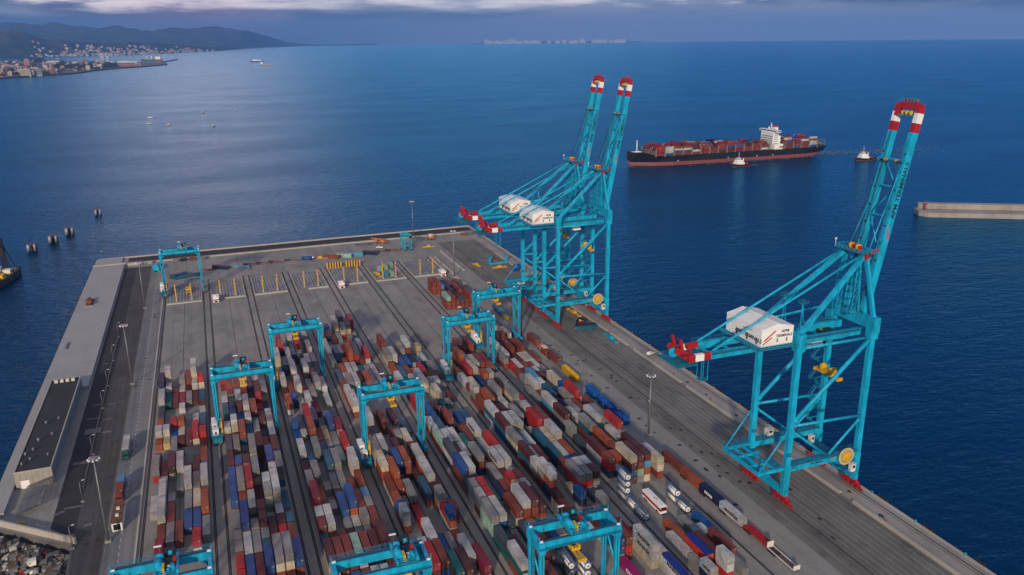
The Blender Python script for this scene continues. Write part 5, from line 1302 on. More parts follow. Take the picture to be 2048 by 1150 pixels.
t = thing('lamp_post', 'slim lamp post on the far left corner of the quay', 'lamp post', (-80.5, 650, 0), 0); 
for nm, me in LPP: link(nm, me, t)
t = thing('lamp_post', 'slim lamp post on the far quay corner below the crane tips', 'lamp post', (203, 654.5, 0), 0)
for nm, me in LPP: link(nm, me, t)
# faint road markings and slabs of the access road
pt = []
for (x, y, w, h) in ((-57.5,378,2.2,.5),(-51.5,376,1.8,.4),(-58,363,2.6,.6),(-52,360,2.0,.5),(-57,350,3.0,2.5),(-51.5,347,1.8,.8),(-58.5,322,2.6,1.2),(-53,321,1.8,.6),(-57.2,288,2.8,.5),(-60.5,286,.9,.6),(-62,285,.9,.5),(-51.2,274,1.2,1.0),(-59,430,1.4,.4),(-50,405,1.6,.4)):
    pt.append((x-w, y-h, x+w, y+h))
sheet('road_patch', pt, 0.012, M['roadpatch'], 'pale concrete patches on the access road')
# office building at the landward edge
t = thing('office_building', 'long low concrete office building with dark flat roof on the promenade', 'building', (-71.9, 353.5, 0))
x0, x1, y0, y1, H = -6.1, 6.1, -45.0, 45.0, 6.4
mb = MB(); mb.box(x0, y0, 0, x1, y1, H); mb.build('wall', M['officewall'] if 'officewall' in M else M['kerb'], t)
mb = MB(); mb.box(x0+.35, y0+.35, H-.15, x1-.35, y1-.35, H+.12); mb.build('roof', M['roofdark'], t)
mb = MB()
for (a, b_, c, d) in ((x0-.05, y0-.05, x1+.05, y0+.35), (x0-.05, y1-.35, x1+.05, y1+.05), (x0-.05, y0+.35, x0+.35, y1-.35), (x1-.35, y0+.35, x1+.05, y1-.35)): mb.box(a, b_, H+.002, c, d, H+.5)
mb.build('parapet', M['kerb'], t)
mb = MB()
for i in range(26):
    y = y0+2+i*3.4; mb.box(x1+.02, y, 1.0, x1+.12, y+2.5, 5.6)
mb.build('louvre_screen', M['screen'], t)
mb = MB(); mb.box(-4.4, y0-.08, 0.05, -1.6, y0-.02, 3.2); mb.build('door', M['white'], t)
mb = MB()
for i in range(6): mb.box(x0+1.8+i*1.9, y0-.04, .3, x0+1.86+i*1.9, y0+.0, H-.2)
mb.build('panel_joint', M['greysteel'], t)
for i in range(4):
    q = MB(); a = -3.6+i*2.3; q.box(a-.7, 41.2, H+.12, a+.7, 42.8, H+1.2); q.tube((a, 42, H+1.2), (a, 42, H+1.35), .5, 12); q.build('air_unit', M['offwhite'], t)
for (a, b_, s) in ((-1.2,-4,.8),(3.0,-1,.7),(-1.6,-20,1.0),(2.6,-16,.8),(-2.2,-28,.8),(-4.4,-31,.7),(-2.0,-36,.8),(-4.3,-39,.6),(3.6,-34,.5)):
    q = MB(); q.tube((a, b_, H+.12), (a, b_, H+s+.4), .3*s+.15, 10); q.tube((a, b_, H+s+.4), (a, b_, H+s+.75), .45*s+.25, 10, 0, .1); q.build('roof_vent', M['steel'], t)
# slatted canopy in front of the building
t = thing('slatted_canopy', 'grey slatted canopy leaning beside the office building', 'canopy', (-70.7, 298.4, 0))
mb = MB()
for i in range(13): mb.beam((-3.8+i*.62, -10.5+(i*.12), 1.2+i*.18), (-3.4+i*.62, 9.6, 1.2+i*.18), .30, .12)
mb.build('slat_panel', M['steel'], t)
mb = MB()
for y in (-9, 0, 9): mb.beam((-3.8, y, 0.9), (4.0, y, 3.2), .2, .25); mb.beam((4.0, y, 0), (4.0, y, 3.2), .2, .2); mb.beam((-3.7, y, 0), (-3.7, y, .9), .2, .2)
mb.build('frame', M['greysteel'], t)
# yellow barrier row
t = thing('plastic_barrier', 'row of yellow plastic road barriers by the rubble heap', 'barrier', (-75.5, 283.6, 0), -0.32)
mb = MB()
for i in range(6): mb.box(-4.8+i*1.6, -.3, 0, -3.35+i*1.6, .3, .35); mb.box(-4.7+i*1.6, -.15, .35, -3.45+i*1.6, .15, 1.0)
mb.build('body', M['yellow'], t)
# boundary wall and rubble
mb = MB(); mb.beam((-86, 290.2, .6), (-53.4, 263.4, .6), .7, 3.2)
tag(mb.build('boundary_wall', M['kerb']), 'pale slanting concrete wall between the quay and the rubble', 'wall')
RR = random.Random(5)
rb = MB(); pal = [M['kerb'], M['rubble'], M['rubble2'], M['offwhite'], M['red'], M['greysteel']]
rb.prism([(-120, 200), (-54.6, 200), (-54.6, 260.5), (-86, 287), (-120, 300)], -12, -2.0, 1)
for i in range(1500):
    x = RR.uniform(-100, -55.5); y = RR.uniform(222, 284)
    if y > 260.0 - (x+54.6)*26.5/31.4 - 1.2: continue
    s = abs(RR.gauss(0, .55))+.25
    hgt = 1.2*max(0, math.sin(x*.31)*math.cos(y*.23))+.2
    c = Vector((x, y, -2.0+hgt*1.2+s*.2)); q = [RR.uniform(-.3,.3)*s for _ in range(24)]
    vs = [(c.x+sx*s*.8+q[3*j], c.y+sy*s+q[3*j+1], c.z+sz*s*.55+q[3*j+2]) for j, (sx, sy, sz) in enumerate(((-1,-1,-1),(1,-1,-1),(1,1,-1),(-1,1,-1),(-1,-1,1),(1,-1,1),(1,1,1),(-1,1,1)))]
    rb.add(vs, [(0,3,2,1),(4,5,6,7),(0,1,5,4),(1,2,6,5),(2,3,7,6),(3,0,4,7)], RR.choice((0,0,1,1,2,2,2,3,5,1,2,4) if RR.random() < .25 else (0,1,1,2,2,2,5)))
tag(rb.build('rubble', pal), 'heap of broken concrete and scrap at the bottom left corner', None, None, 'stuff')
# rusty machine parts on the promenade
t = thing('scrap_heap', 'heap of rusty orange machine parts on the promenade', 'scrap heap', (-76.6, 538.5, 1.6))
mb = MB()
for i in range(16): mb.tube((RR.uniform(-2.2,2.2), RR.uniform(-5,7), RR.uniform(.5,1.4)), (RR.uniform(-2.2,2.2), RR.uniform(-5,7), RR.uniform(.5,2.4)), RR.uniform(.4,.9), 9)
mb.build('roller', M['rust2'], t)
mb = MB()
for i in range(7): mb.cbox((RR.uniform(-1.8,1.8), RR.uniform(-6,6), RR.uniform(.4,2.2)), (RR.uniform(.8,2), RR.uniform(1,3), RR.uniform(.6,1.4)), 0, RR.uniform(0,3))
mb.build('gear_case', M['rust'], t)
mb = MB(); mb.box(-2.5, -8.5, 0, 2.4, -6.2, .25); mb.build('pallet', M['kerb'], t)
mb = MB(); mb.box(-80.4, 455.6, 1.6, -79.4, 465.5, 2.2)
tag(mb.build('steel_beam', M['greysteel']), 'dark steel beam lying on the promenade behind the office', 'beam')
# fenders of the quay
def fender():
    a = MB(); a.box(0, -1.7, -3.0, .5, 1.7, 1.0); a.box(.5, -1.5, -2.6, 1.6, 1.5, .3)
    b = MB(); b.tube((.6,-1.0,-1.2), (1.9,-1.0,-1.2), .75, 12); b.tube((.6,1.0,-1.2), (1.9,1.0,-1.2), .75, 12)
    return [('panel', a.mesh('panel', [M['black']])), ('rubber_cone', b.mesh('rubber_cone', [M['black']]))]
FD = fender(); G_F = 'black rubber fenders along the quay'
def fend(x, y, lab, rz=0.0):
    t = thing('fender', lab, 'fender', (x, y, 0), rz, G_F)
    for nm, me in FD: link(nm, me, t)
fy = [110.0+i*19.4 for i in range(28)]
for i, y in enumerate(fy):
    if y < 250: lab = 'black fender on the quay edge, seaward of the nearest crane, %s along' % ordn[i]
    elif y < 400: lab = 'black fender on the quay edge between near and far cranes, %s along' % ordn[i]
    else: lab = 'black fender on the quay edge past the far cranes, %s of these' % ordn[i-15]
    fend(EX, y, lab)
for i in range(15): fend(WX0, 375+i*18.0, 'black fender on the landward promenade edge, %s along from office' % ordn[i], PI)
def bollard_mesh(mt):
    b = MB(); b.tube((0,0,0), (0,0,.55), .30, 12, 0, .24); b.tube((0,0,.55), (0,0,.8), .42, 12); return b.mesh('bollard', [mt])
BM1 = bollard_mesh(M['orange']); BM2 = bollard_mesh(M['tealb'])
for i in range(22):
    y = 112.0+i*19.4+2.2
    tag(link('bollard', BM2 if y < 240 else BM1, None, (207.75, y, .28)), '%s mooring bollard on the quay edge, %s from near end' % ('teal' if y < 240 else 'orange', ordn[min(i,19)] if i < 20 else ('twenty-first' if i == 20 else 'twenty-second')), 'bollard', 'mooring bollards on the quay edge')
hyd = MB(); hyd.tube((0,0,0), (0,0,1.0), .22, 10); hyd.tube((-.3,0,.7), (.3,0,.7), .13, 8); hyd.tube((0,0,1.0), (0,0,1.25), .26, 10, 0, .08); hm = hyd.mesh('hydrant', [M['red']])
for y, lab in ((176.2, 'red hydrant by the barrier, nearest the bottom right corner'), (278.2, 'red hydrant by the barrier, level with the tall light mast'), (309.3, 'red hydrant by the barrier, nearest the white car')):
    tag(link('hydrant', hm, None, (198.9, y, 0.0)), lab, 'hydrant', 'red hydrants on the apron')
# operator cabins at the head of the blocks
def cabin_unit(loc, lab):
    t = thing('transfer_cabin', lab, 'cabin', loc, 0, 'white cabins at the loading pads')
    mb = MB(); mb.box(-1.7, 0, .3, 1.7, 6.0, 3.6); mb.build('wall', M['white'], t)
    mb = MB(); mb.box(-1.74, -.04, 1.7, 1.74, 6.04, 2.3); mb.build('red_band', M['red'], t)
    mb = MB(); mb.box(-1.9, -.2, 3.6, 1.9, 6.2, 3.85); mb.box(-.8, 1.2, 3.85, .5, 2.4, 4.4); mb.build('roof', M['white'], t)
    mb = MB(); mb.box(-.9, -.07, .5, .9, -.045, 1.5); mb.build('window', M['glass'], t)
    mb = MB(); mb.box(-1.6, .2, 0, 1.6, 5.8, .3); mb.build('base', M['greysteel'], t)
cabin_unit((-3.6, 513.8, 0), 'white cabin with red band at the second loading pad')
cabin_unit((74.4, 513.5, 0), 'white cabin with red band at the fifth loading pad')
cabin_unit((143.8, 515.0, 0), 'white cabin with red band behind the red containers')
# pale blue boxes on the sixth pad
pb = MB(); pb.box(-1.3, 0, .1, 1.3, 6.0, 2.6); pb.box(-1.35, .2, 2.6, 1.35, 5.8, 2.75)
for q in range(6): pb.box(-1.36, .3+q, .2, -1.3, .55+q, 2.5); pb.box(1.3, .3+q, .2, 1.36, .55+q, 2.5)
pms = [pb.mesh('transport_crate', [CM['L']]), pb.mesh('transport_crate', [CM['A']])]
for i, (x, y, k_, lab) in enumerate(((106.4, 545, 0, 'pale mint crate on the sixth loading pad, back row, landward end'), (111.0, 547, 0, 'pale mint crate on the sixth loading pad, back row, middle'), (115.6, 551, 0, 'pale mint crate on the sixth loading pad, back row, seaward end'), (107.6, 529.5, 1, 'sky blue crate on the sixth loading pad, front row, landward one'), (111.6, 529.0, 0, 'pale mint crate on the sixth loading pad, front row, seaward one'))):
    tag(link('transport_crate', pms[k_], None, (x, y, 0)), lab, 'crate', 'pale crates on the sixth loading pad')
def lift_frame(loc, mat, lab, rz=0.0, L=12.2, name='lifting_spreader', group=None):
    t = thing(name, lab, 'lifting frame', loc, rz, group)
    mb = MB()
    for x in (-.7, .5): mb.box(x, -L/2, .3, x+.2, L/2, .7)
    mb.box(-1.1, -L/2-.2, .15, 1.1, -L/2+.3, .8); mb.box(-1.1, L/2-.3, .15, 1.1, L/2+.2, .8)
    mb.build('beam', mat, t)
    mb = MB(); mb.box(-1.1, -1.6, .3, 1.1, 1.6, 1.5); mb.box(-.6, -.9, 1.5, .6, .9, 2.0); mb.build('head_block', mat, t)
    return t
lift_frame((102.6, 536.5, 0), M['yellow'], 'yellow lifting frame on the sixth loading pad beside pale crates', .12)
lift_frame((193.7, 364.5, 0), M['teal'], 'teal lifting frame lying on the apron near the blue lying container', 0.0, 14)
lift_frame((193.6, 411.0, 0), M['yellow'], 'yellow lifting frame lying on the apron under the far cranes', .06, 14)
lift_frame((186.5, 521.0, 0), M['yellow'], 'yellow lifting frame lying across the far apron beside the teal uprights', 1.5, 10)
lift_frame((173.5, 533.0, 0), M['yellow'], 'small yellow lifting frame on the crane rail of the far apron', .2, 8)
lift_frame((72.0, 597.0, 0), M['yellow'], 'yellow frame in the far chassis row, between blue tank and rust box', 1.2, 11)
lift_frame((155.5, 598.0, 0), M['yellow'], 'yellow machine frame on the far yard, seaward of the straddle carrier', 1.4, 9)
t = thing('lifting_cradle', 'teal lifting cradle with two uprights on the far apron', 'lifting frame', (188.8, 531.5, 0))
for x in (-6.5, 6.0):
    mb = MB(); mb.box(x, -1.2, 0, x+1.0, 1.2, 6.2); mb.box(x-.4, -1.4, 5.6, x+1.4, 1.4, 6.2); mb.build('upright', M['teal'], t)
mb = MB(); mb.box(-6.5, -.8, .2, 7.0, .8, 1.0); mb.build('cross_beam', M['teal'], t)
t = thing('cable_drum_machine', 'dark blue winch machine at the foot of the farthest quay crane', 'machine', (195.8, 510.5, 0))
mb = MB(); mb.tube((-2.0,0,2.4), (2.0,0,2.4), 2.3, 16); mb.build('drum', M['bluep'], t)
mb = MB(); mb.box(-2.8,-2.4,0,2.8,2.4,.6); mb.box(-2.8,-.4,.6,-2.2,.4,3.4); mb.box(2.2,-.4,.6,2.8,.4,3.4); mb.build('frame', M['bluep'], t)
mb = MB(); mb.cbox((2.0,-6.5,1.2), (2.6,2.4,2.4)); mb.build('control_box', M['orange'], t)
t = thing('tank_cylinder', 'sky blue horizontal tank on the apron beside the yard crane', 'tank', (153.3, 430.0, 0))
mb = MB(); mb.tube((0,-6.5,1.9), (0,7.5,1.9), 1.6, 16); mb.build('shell', CM['A'], t)
mb = MB()
for y in (-4, 4): mb.box(-1.4, y, 0, 1.4, y+.6, 1.2)
mb.build('saddle', M['greysteel'], t)
mb = MB(); mb.box(-1.0,-15,.2,1.0,-9,1.6); mb.box(-.6,-9,.5,.6,-7,1.2); mb.build('tow_frame', M['yellow'], t)
# reach stacker holding a steel blue box
t = thing('reach_stacker', 'dark reach stacker with red and white cab holding a blue container', 'reach stacker', (187.8, 389.5, 0), -.12)
mb = MB(); mb.box(-1.6,-4.0,.9,1.6,3.6,2.0); mb.box(-1.5,1.6,2.0,1.5,3.8,2.8); mb.build('body', M['black'], t)
mb = MB(); mb.box(.5,-1.4,2.0,1.6,.3,3.6); mb.box(-1.4,-1.0,2.0,-.4,.4,3.0); mb.build('cab', M['red'], t)
mb = MB(); mb.box(.5,-1.45,3.62,1.65,.35,3.8); mb.box(-.4,.6,2.8,.4,2.6,3.4); mb.build('cab_roof', M['white'], t)
mb = MB(); mb.beam((0, 3.2, 3.6), (0, -6.4, 5.8), 1.0, .9); mb.beam((0,-6.2,5.6), (0,-6.4,3.6), 1.0, .9); mb.build('boom', M['black'], t)
mb = MB()
for x in (-1.9, 1.2):
    for y in (-2.8, 2.6): mb.tube((x, y, .85), (x+.7, y, .85), .85, 14)
mb.build('wheel_set', M['black'], t)
mb = MB(); mb.box(-5.8,-7.6,3.1,5.8,-6.2,3.6); mb.box(-.9,-7.4,3.6,.9,-6.4,4.4); mb.build('spreader', M['black'], t)
o = tag(link('shipping_container', cont_mesh('S', 2), None, (0,0,0)), 'steel blue container held crosswise by the reach stacker on the apron', 'container')
o.rotation_euler = (0, 0, -PI/2-.10); o.location = (181.2, 382.6, .25)
# straddle carrier
t = thing('straddle_carrier', 'tall teal straddle carrier parked on the far yard', 'straddle carrier', (137.8, 598.0, 0), .12)
for x in (-2.6, 2.6):
    mb = MB()
    for y in (-4.2, 0.2, 4.2): mb.box(x-.3, y-.3, 1.6, x+.3, y+.3, 12.0)
    mb.box(x-.4, -5.4, .9, x+.4, 5.4, 1.8); mb.build('side_frame', M['tealb'], t)
    mb = MB()
    for y in (-4.5, -2.6, 2.6, 4.5): mb.tube((x-.3, y, .7), (x+.3, y, .7), .7, 12)
    mb.build('wheel_set', M['black'], t)
mb = MB(); mb.box(-3.2,-5.0,12.0,3.2,5.0,12.6); mb.box(-2.2,-2.5,12.6,1.2,1.5,13.8); mb.build('top_frame', M['tealb'], t)
mb = MB(); mb.box(-1.1,-5.6,4.6,1.1,5.6,5.2); mb.build('spreader', M['tealb'], t)
mb = MB(); mb.box(1.0,-6.4,10.2,2.8,-5.0,12.0); mb.build('cab', M['glass'], t)
# far row of chassis and boxes
rowz = .95
for i, (x, lab) in enumerate(((22.5, 'empty chassis in the far row, first after the teal flat'), (31.5, 'empty chassis in the far row, second after the teal flat'), (40.5, 'empty chassis in the far row, third after the teal flat'), (52.0, 'empty chassis in the far row, next to the blue tank'), (119.0, 'empty chassis in the far row, before the straddle carrier'), (127.5, 'empty chassis in the far row, right beside the straddle carrier'))):
    chassis((x+5.0, 594.5, 0), lab, rowz, 'empty chassis in the far row')
for x, c, lab in ((79.5, 'R', 'rust-topped dark box on the far chassis row'), (89.0, 'L', 'pale mint open box on the far chassis row'), (97.5, 'A', 'sky blue box on the far chassis row'), (108.5, 'N', 'navy box with pale lettering on the far chassis row'), (-26.5, 'S', 'steel blue box on a slant behind the first loading pad'), (1.0, 'N', 'dark blue box behind the second loading pad')):
    o = tag(link('shipping_container', cont_mesh(c, 2), None, (x+5.5, 590.5 if x > 20 else (583.0 if x < 0 else 592.0), .02)), lab, 'container', 'boxes on the far row')
    o.rotation_euler = (0, 0, .95 if x > 0 else -1.12)
    if x < 0: o.location.x = x-5.5
t = thing('flat_rack', 'long light blue flat rack lying behind the first loading pad', 'flat rack', (-20.5, 582.5, 0), -1.2); mb = MB(); mb.box(-1.3,-9,.2,1.3,9,1.4); mb.box(-1.3,-9,1.4,-1.0,9,1.8); mb.build('deck', CM['S'], t); mb = MB(); mb.box(-1.3,-9.2,.2,1.3,-8.9,3.2); mb.build('end_wall', CM['S'], t)
t = thing('flat_rack', 'teal flat rack in the far row, next to the dark blue box', 'flat rack', (15.0, 594.5, 0), 1.05); mb = MB(); mb.box(-1.3,-7.5,.2,1.3,7.5,1.1); mb.build('deck', CM['A'], t); mb = MB(); mb.box(-1.3,-7.7,.2,1.3,-7.4,2.4); mb.build('end_wall', CM['A'], t)
t = thing('flat_rack', 'thin teal flat rack in front of the long light blue one', 'flat rack', (-18.0, 575.5, 0), -1.45); mb = MB(); mb.box(-.6,-8,.2,.6,8,.7); mb.build('deck', CM['A'], t); mb = MB(); mb.box(-.6,-8.2,.2,.6,-8,1.3); mb.build('end_wall', CM['A'], t)
t = thing('tank_trailer', 'dark blue round tank trailer in the far chassis row', 'trailer', (61.8, 594.5, 0), 1.2)
mb = MB(); mb.tube((0,-4,2.0), (0,3.4,2.0), 1.5, 14); mb.build('vessel', M['bluep'], t); mb = MB(); mb.box(-1.2,-5.2,.2,1.2,4,.7); mb.cbox((0,-4.8,2.6), (1.0,1.0,1.0), 1); mb.build('frame', [M['greysteel'], M['white']], t)
t = thing('empty_trailer', 'dull red empty trailer lying behind the first yard crane', 'trailer', (-8.0, 596, 0), 1.2); mb = MB(); mb.box(-1.2,-5.5,.2,-.9,5.5,.7); mb.box(.9,-5.5,.2,1.2,5.5,.7); mb.build('side_beam', M['rust'], t); mb = MB(); [mb.box(-.9,y,.25,.9,y+.4,.6) for y in (-5.5,-2,1.5,5)]; mb.build('cross_bar', M['rust'], t)
t = thing('debris_container', 'dark open scrap boxes behind the first yard crane girder', 'bin', (-22.5, 628, 0), 0); mb = MB()
for i, (x, s) in enumerate(((-8, 2.4), (-3, 3.0), (3.5, 3.4), (10.5, 2.8))): mb.box(x, 0, 0, x+s*1.4, 2.6, 2.2, i % 3)
mb.build('body', [M['greysteel'], M['black'], M['rust']], t); mb = MB(); mb.box(-9, -.4, .0, 15.4, 0.0, .25); mb.build('skid', M['greysteel'], t)
t = thing('dumper_bin', 'teal round-topped bin at the far left of the yard', 'bin', (-41.5, 611, 0)); mb = MB(); mb.tube((0,-5,2.1), (0,5,2.1), 2.2, 14); mb.build('body', M['teal'], t); mb = MB(); mb.box(-2.2,-5,0,2.2,5,.6); mb.build('base', M['teal'], t)
# vehicles
def small_car(loc, rz, lab, paint, van=False):
    t = thing('parked_car' if not van else 'pickup_truck', lab, 'car' if not van else 'pickup', loc, rz)
    L = 4.2; w = .88
    prof = [(-2.1,.45),(2.1,.45),(2.1,.85),(1.3,1.0),(.7,1.48),(-1.2,1.5),(-1.95,1.0),(-2.1,.9)] if not van else [(-2.6,.5),(2.5,.5),(2.5,1.0),(1.6,1.15),(1.0,1.75),(-.3,1.78),(-.5,1.15),(-2.6,1.1)]
    mb = MB(); n = len(prof); vs = [(-w, y, z) for y, z in prof]+[(w, y, z) for y, z in prof]
    mb.add(vs, [tuple(range(n)), tuple(range(2*n-1, n-1, -1))]+[(i, n+i, n+(i+1) % n, (i+1) % n) for i in range(n)]); mb.build('body', paint, t)
    g = MB(); y0, y1 = ((-1.1, .75) if not van else (-.2, .95))
    for x in (-w-.01, w-.02): g.box(x, y0, 1.02, x+.03, y1, 1.40 if not van else 1.6)
    g.beam((0, prof[3][0]-.08, prof[3][1]+.06), (0, prof[4][0]+.06, prof[4][1]-.04), 1.5, .04); g.build('window', M['glass'], t)
    for y in (-1.35, 1.3):
        for x in (-w-.02, w-.2):
            q = MB(); q.tube((x, y, .34), (x+.22, y, .34), .34, 12); q.build('wheel', M['black'], t)
    hl = MB(); hl.box(-.7, prof[2][0]-.02, .62, -.4, prof[2][0]+.02, .78); hl.box(.4, prof[2][0]-.02, .62, .7, prof[2][0]+.02, .78); hl.build('headlight', M['steel'], t)
    return t
small_car((202.2, 337.0, 0), -1.25, 'white car on the quay edge between the cranes', M['white'])
small_car((119.6, 610.5, 0), 1.2, 'white pickup on the far yard, landward of the straddle carrier', M['white'], True)
t = thing('crane_truck', 'orange lorry crane parked near the far low wall', 'truck', (124.6, 626.4, 0), 1.1)
mb = MB(); mb.box(-1.3,-5.5,.8,1.3,5.0,1.5); mb.box(-1.3,3.2,1.5,1.3,5.4,3.2); mb.build('body', M['orange'], t); mb = MB(); mb.box(-1.1,-2.6,1.5,1.1,.8,3.2); mb.build('cab', M['orange'], t)
mb = MB(); mb.beam((0,-1,3.2), (0,8.5,3.9), .7, .7); mb.build('boom', M['orange'], t); mb = MB(); [mb.tube((x, y, .6), (x+.4, y, .6), .6, 10) for x in (-1.4, 1.0) for y in (-4.4,-3,2.4,4)]; mb.build('wheel_set', M['black'], t)
t = thing('flat_trailer', 'long grey flat trailer behind the orange lorry crane', 'trailer', (110.0, 627.0, 0), 1.45); mb = MB(); mb.box(-1.2,-7,.9,1.2,7,1.3); mb.build('deck', M['greysteel'], t); mb = MB(); [mb.tube((x, y, .5), (x+.4, y, .5), .5, 10) for x in (-1.3, .9) for y in (-5.5,-4.3,4.6)]; mb.build('wheel_set', M['black'], t)
t = thing('fork_lift', 'brown and white heavy forklift on the far yard', 'forklift', (164.3, 622.5, 0), .6)
mb = MB(); mb.box(-1.6,-3,.8,1.6,2.6,2.6); mb.build('body', M['orange'], t); mb = MB(); mb.box(-1.2,-1.2,2.6,1.2,1.0,4.6); mb.build('cab', M['offwhite'], t); mb = MB(); mb.box(-1.2,2.7,.2,-.8,3.2,5.0); mb.box(.8,2.7,.2,1.2,3.2,5.0); mb.build('mast', M['greysteel'], t); mb = MB(); [mb.tube((x, y, .7), (x+.5, y, .7), .7, 10) for x in (-1.9, 1.4) for y in (-2, 1.8)]; mb.build('wheel_set', M['black'], t)
t = thing('anchor_pile', 'small heap of brown gear at the far seaward corner', 'gear heap', (197.0, 626.5, 0)); mb = MB(); [mb.cbox((RR.uniform(-6,6), RR.uniform(-3,3), .6), (RR.uniform(1,2.4), RR.uniform(1,2.4), 1.2), 0, RR.uniform(0,3)) for _ in range(9)]; mb.build('crate', M['rust2'], t); mb = MB(); [mb.tube((RR.uniform(-6,6), RR.uniform(-3,3), .5), (RR.uniform(-6,6), RR.uniform(-3,3), 1.6), .3, 8) for _ in range(6)]; mb.build('pipe', M['greysteel'], t)
# lorries on the truck lane
def lorry(loc, cabmat, lab, boxes):
    t = thing('lorry', lab, 'lorry', loc, 0, 'lorries on the truck lane')
    mb = MB(); mb.box(-1.2,-2.6,.5,1.2,-.3,3.1); mb.box(-1.1,-2.4,3.1,1.1,-.6,3.5); mb.build('cab', cabmat, t)
    mb = MB(); mb.box(-1.0,-2.64,1.7,1.0,-2.6,2.7); mb.build('windscreen', M['glass'], t)
    mb = MB(); mb.box(-.6,-.3,.7,.6,12.6,1.05); mb.box(-1.2,0.2,.95,1.2,12.6,1.1); mb.build('trailer_bed', M['greysteel'], t)
    mb = MB()
    for y in (-1.6, 1.0, 9.4, 10.6, 11.8):
        for x in (-1.22, .85): mb.tube((x, y, .5), (x+.37, y, .5), .5, 10)
    mb.build('wheel_set', M['black'], t)
    for dy, n, c, bl in boxes:
        tag(link('shipping_container', cont_mesh(c, n), None, (loc[0], loc[1]+dy, 1.12)), bl, 'container', 'boxes on the lorries in the truck lane')
lorry((-42.2, 320.0, 0), CM['T'], 'lorry with teal cab on the truck lane carrying a white box', [(.3, 2, 'W', 'white box with banded roof on the lorry with teal cab')])
lorry((-42.0, 287.0, 0), CM['R'], 'lorry with rust red cab on the truck lane, nearest the brown-roofed hut', [(.2, 1, 'R', 'rust red short box on the lorry by the brown-roofed hut'), (6.4, 1, 'A', 'sky blue short box on the lorry by the brown-roofed hut')])
t = thing('gate_hut', 'white hut with brown flat roof standing on the truck lane', 'hut', (-41.3, 266.0, 0))
mb = MB(); mb.box(-1.6,0,.1,1.6,12.5,3.2); mb.build('wall', M['white'], t); mb = MB(); mb.box(-1.8,-.3,3.2,1.8,12.8,3.5); mb.build('roof', M['wood'], t)
mb = MB(); mb.box(-1.1,-.04,.6,1.1,.0,2.7); mb.build('window', M['glass'], t)
for y in (4.2, 8.6): mb = MB(); mb.box(-.5,y-.5,3.5,.5,y+.5,4.1); mb.build('air_unit', M['offwhite'], t)
M['rust3'] = nmat('barge_steel', (0.05, 0.04, 0.035), 0.7, var=0.3, scale=.3)
M['beige'] = nmat('beige_hull_paint', (0.42, 0.33, 0.25), 0.6, var=0.1, scale=.05)
M['redbeacon'] = nmat('faded_red_beacon', (0.32, 0.06, 0.05), 0.6, var=0.1)
M['landsoil'] = nmat('town_ground', (0.10, 0.095, 0.085), 0.95, var=0.25, scale=.01)
M['greencrane'] = nmat('green_crane_paint', (0.03, 0.17, 0.13), 0.6, var=0.1)
M['leafd'] = nmat('dark_foliage', (0.018, 0.032, 0.020), 0.95, var=0.3, scale=.1)
M['leafl'] = nmat('mid_foliage', (0.040, 0.058, 0.030), 0.95, var=0.3, scale=.1)
# ------------------------------------------------------------------ things on the water
def pix_ray(px, py):
    m = sc.camera.matrix_world.to_3x3()
    return (m @ Vector((px-1024, 575-py, -F_PX))).normalized()
def loft(sections, m=0, caps=True):
    """sections: rings of equal vertex count"""
    vs = []; fs = []; n = len(sections[0])
    for s in sections: vs += s
    for i in range(len(sections)-1):
        for j in range(n-1):
            a = i*n+j; fs.append((a, a+1, a+n+1, a+n))
    return vs, fs
M['hull'] = nmat('black_hull_paint', (0.012, 0.012, 0.016), 0.45, var=0.2)
M['boot'] = nmat('red_boot_paint', (0.20, 0.05, 0.05), 0.6, var=0.15)
M['deckred'] = nmat('brown_deck', (0.13, 0.06, 0.045), 0.7, var=0.2)
M['lash'] = nmat('lashing_steel', (0.17, 0.15, 0.12), 0.7, var=0.2)
def hull_mesh(L, B, D0, deckb, prof, split):
    """L along +x (bow at -x); prof gives (x, half width, keel z, sheer z)"""
    mb = MB(); secs_low = []; secs_up = []; deck = []
    for x, hb, hw, zk, zs in prof:
        zsplit = max(zk+.05, min(split, zs-.1))
        secs_low.append([(x, -hw*.55, zk), (x, -hw, max(zk, zk*.4)), (x, -hw, zsplit)]); secs_up.append([(x, -hw, zsplit), (x, -hb, zs)])
    for sgn in (1, -1):
        for secs, m in ((secs_low, 1), (secs_up, 0)):
            vs, fs = loft([[(a, b*sgn, c) for a, b, c in s] for s in secs])
            if sgn < 0: fs = [tuple(reversed(f)) for f in fs]
            mb.add(vs, fs, m)
    vs = []; fs = []
    for x, hb, hw, zk, zs in prof: vs += [(x, -hb, zs-.8), (x, hb, zs-.8)]
    for i in range(len(prof)-1): fs.append((2*i, 2*i+1, 2*i+3, 2*i+2))
    mb.add(vs, fs, 2)
    x, hb, hw, zk, zs = prof[-1]
    mb.add([(x,-hw*.55,zk),(x,-hw,split),(x,-hb,zs),(x,hb,zs),(x,hw,split),(x,hw*.55,zk)], [(0,1,2,3,4,5)], 0)
    return mb
SHIP = Vector((658.5, 924.0, SEA_Z)); SRZ = math.radians(-2.0)
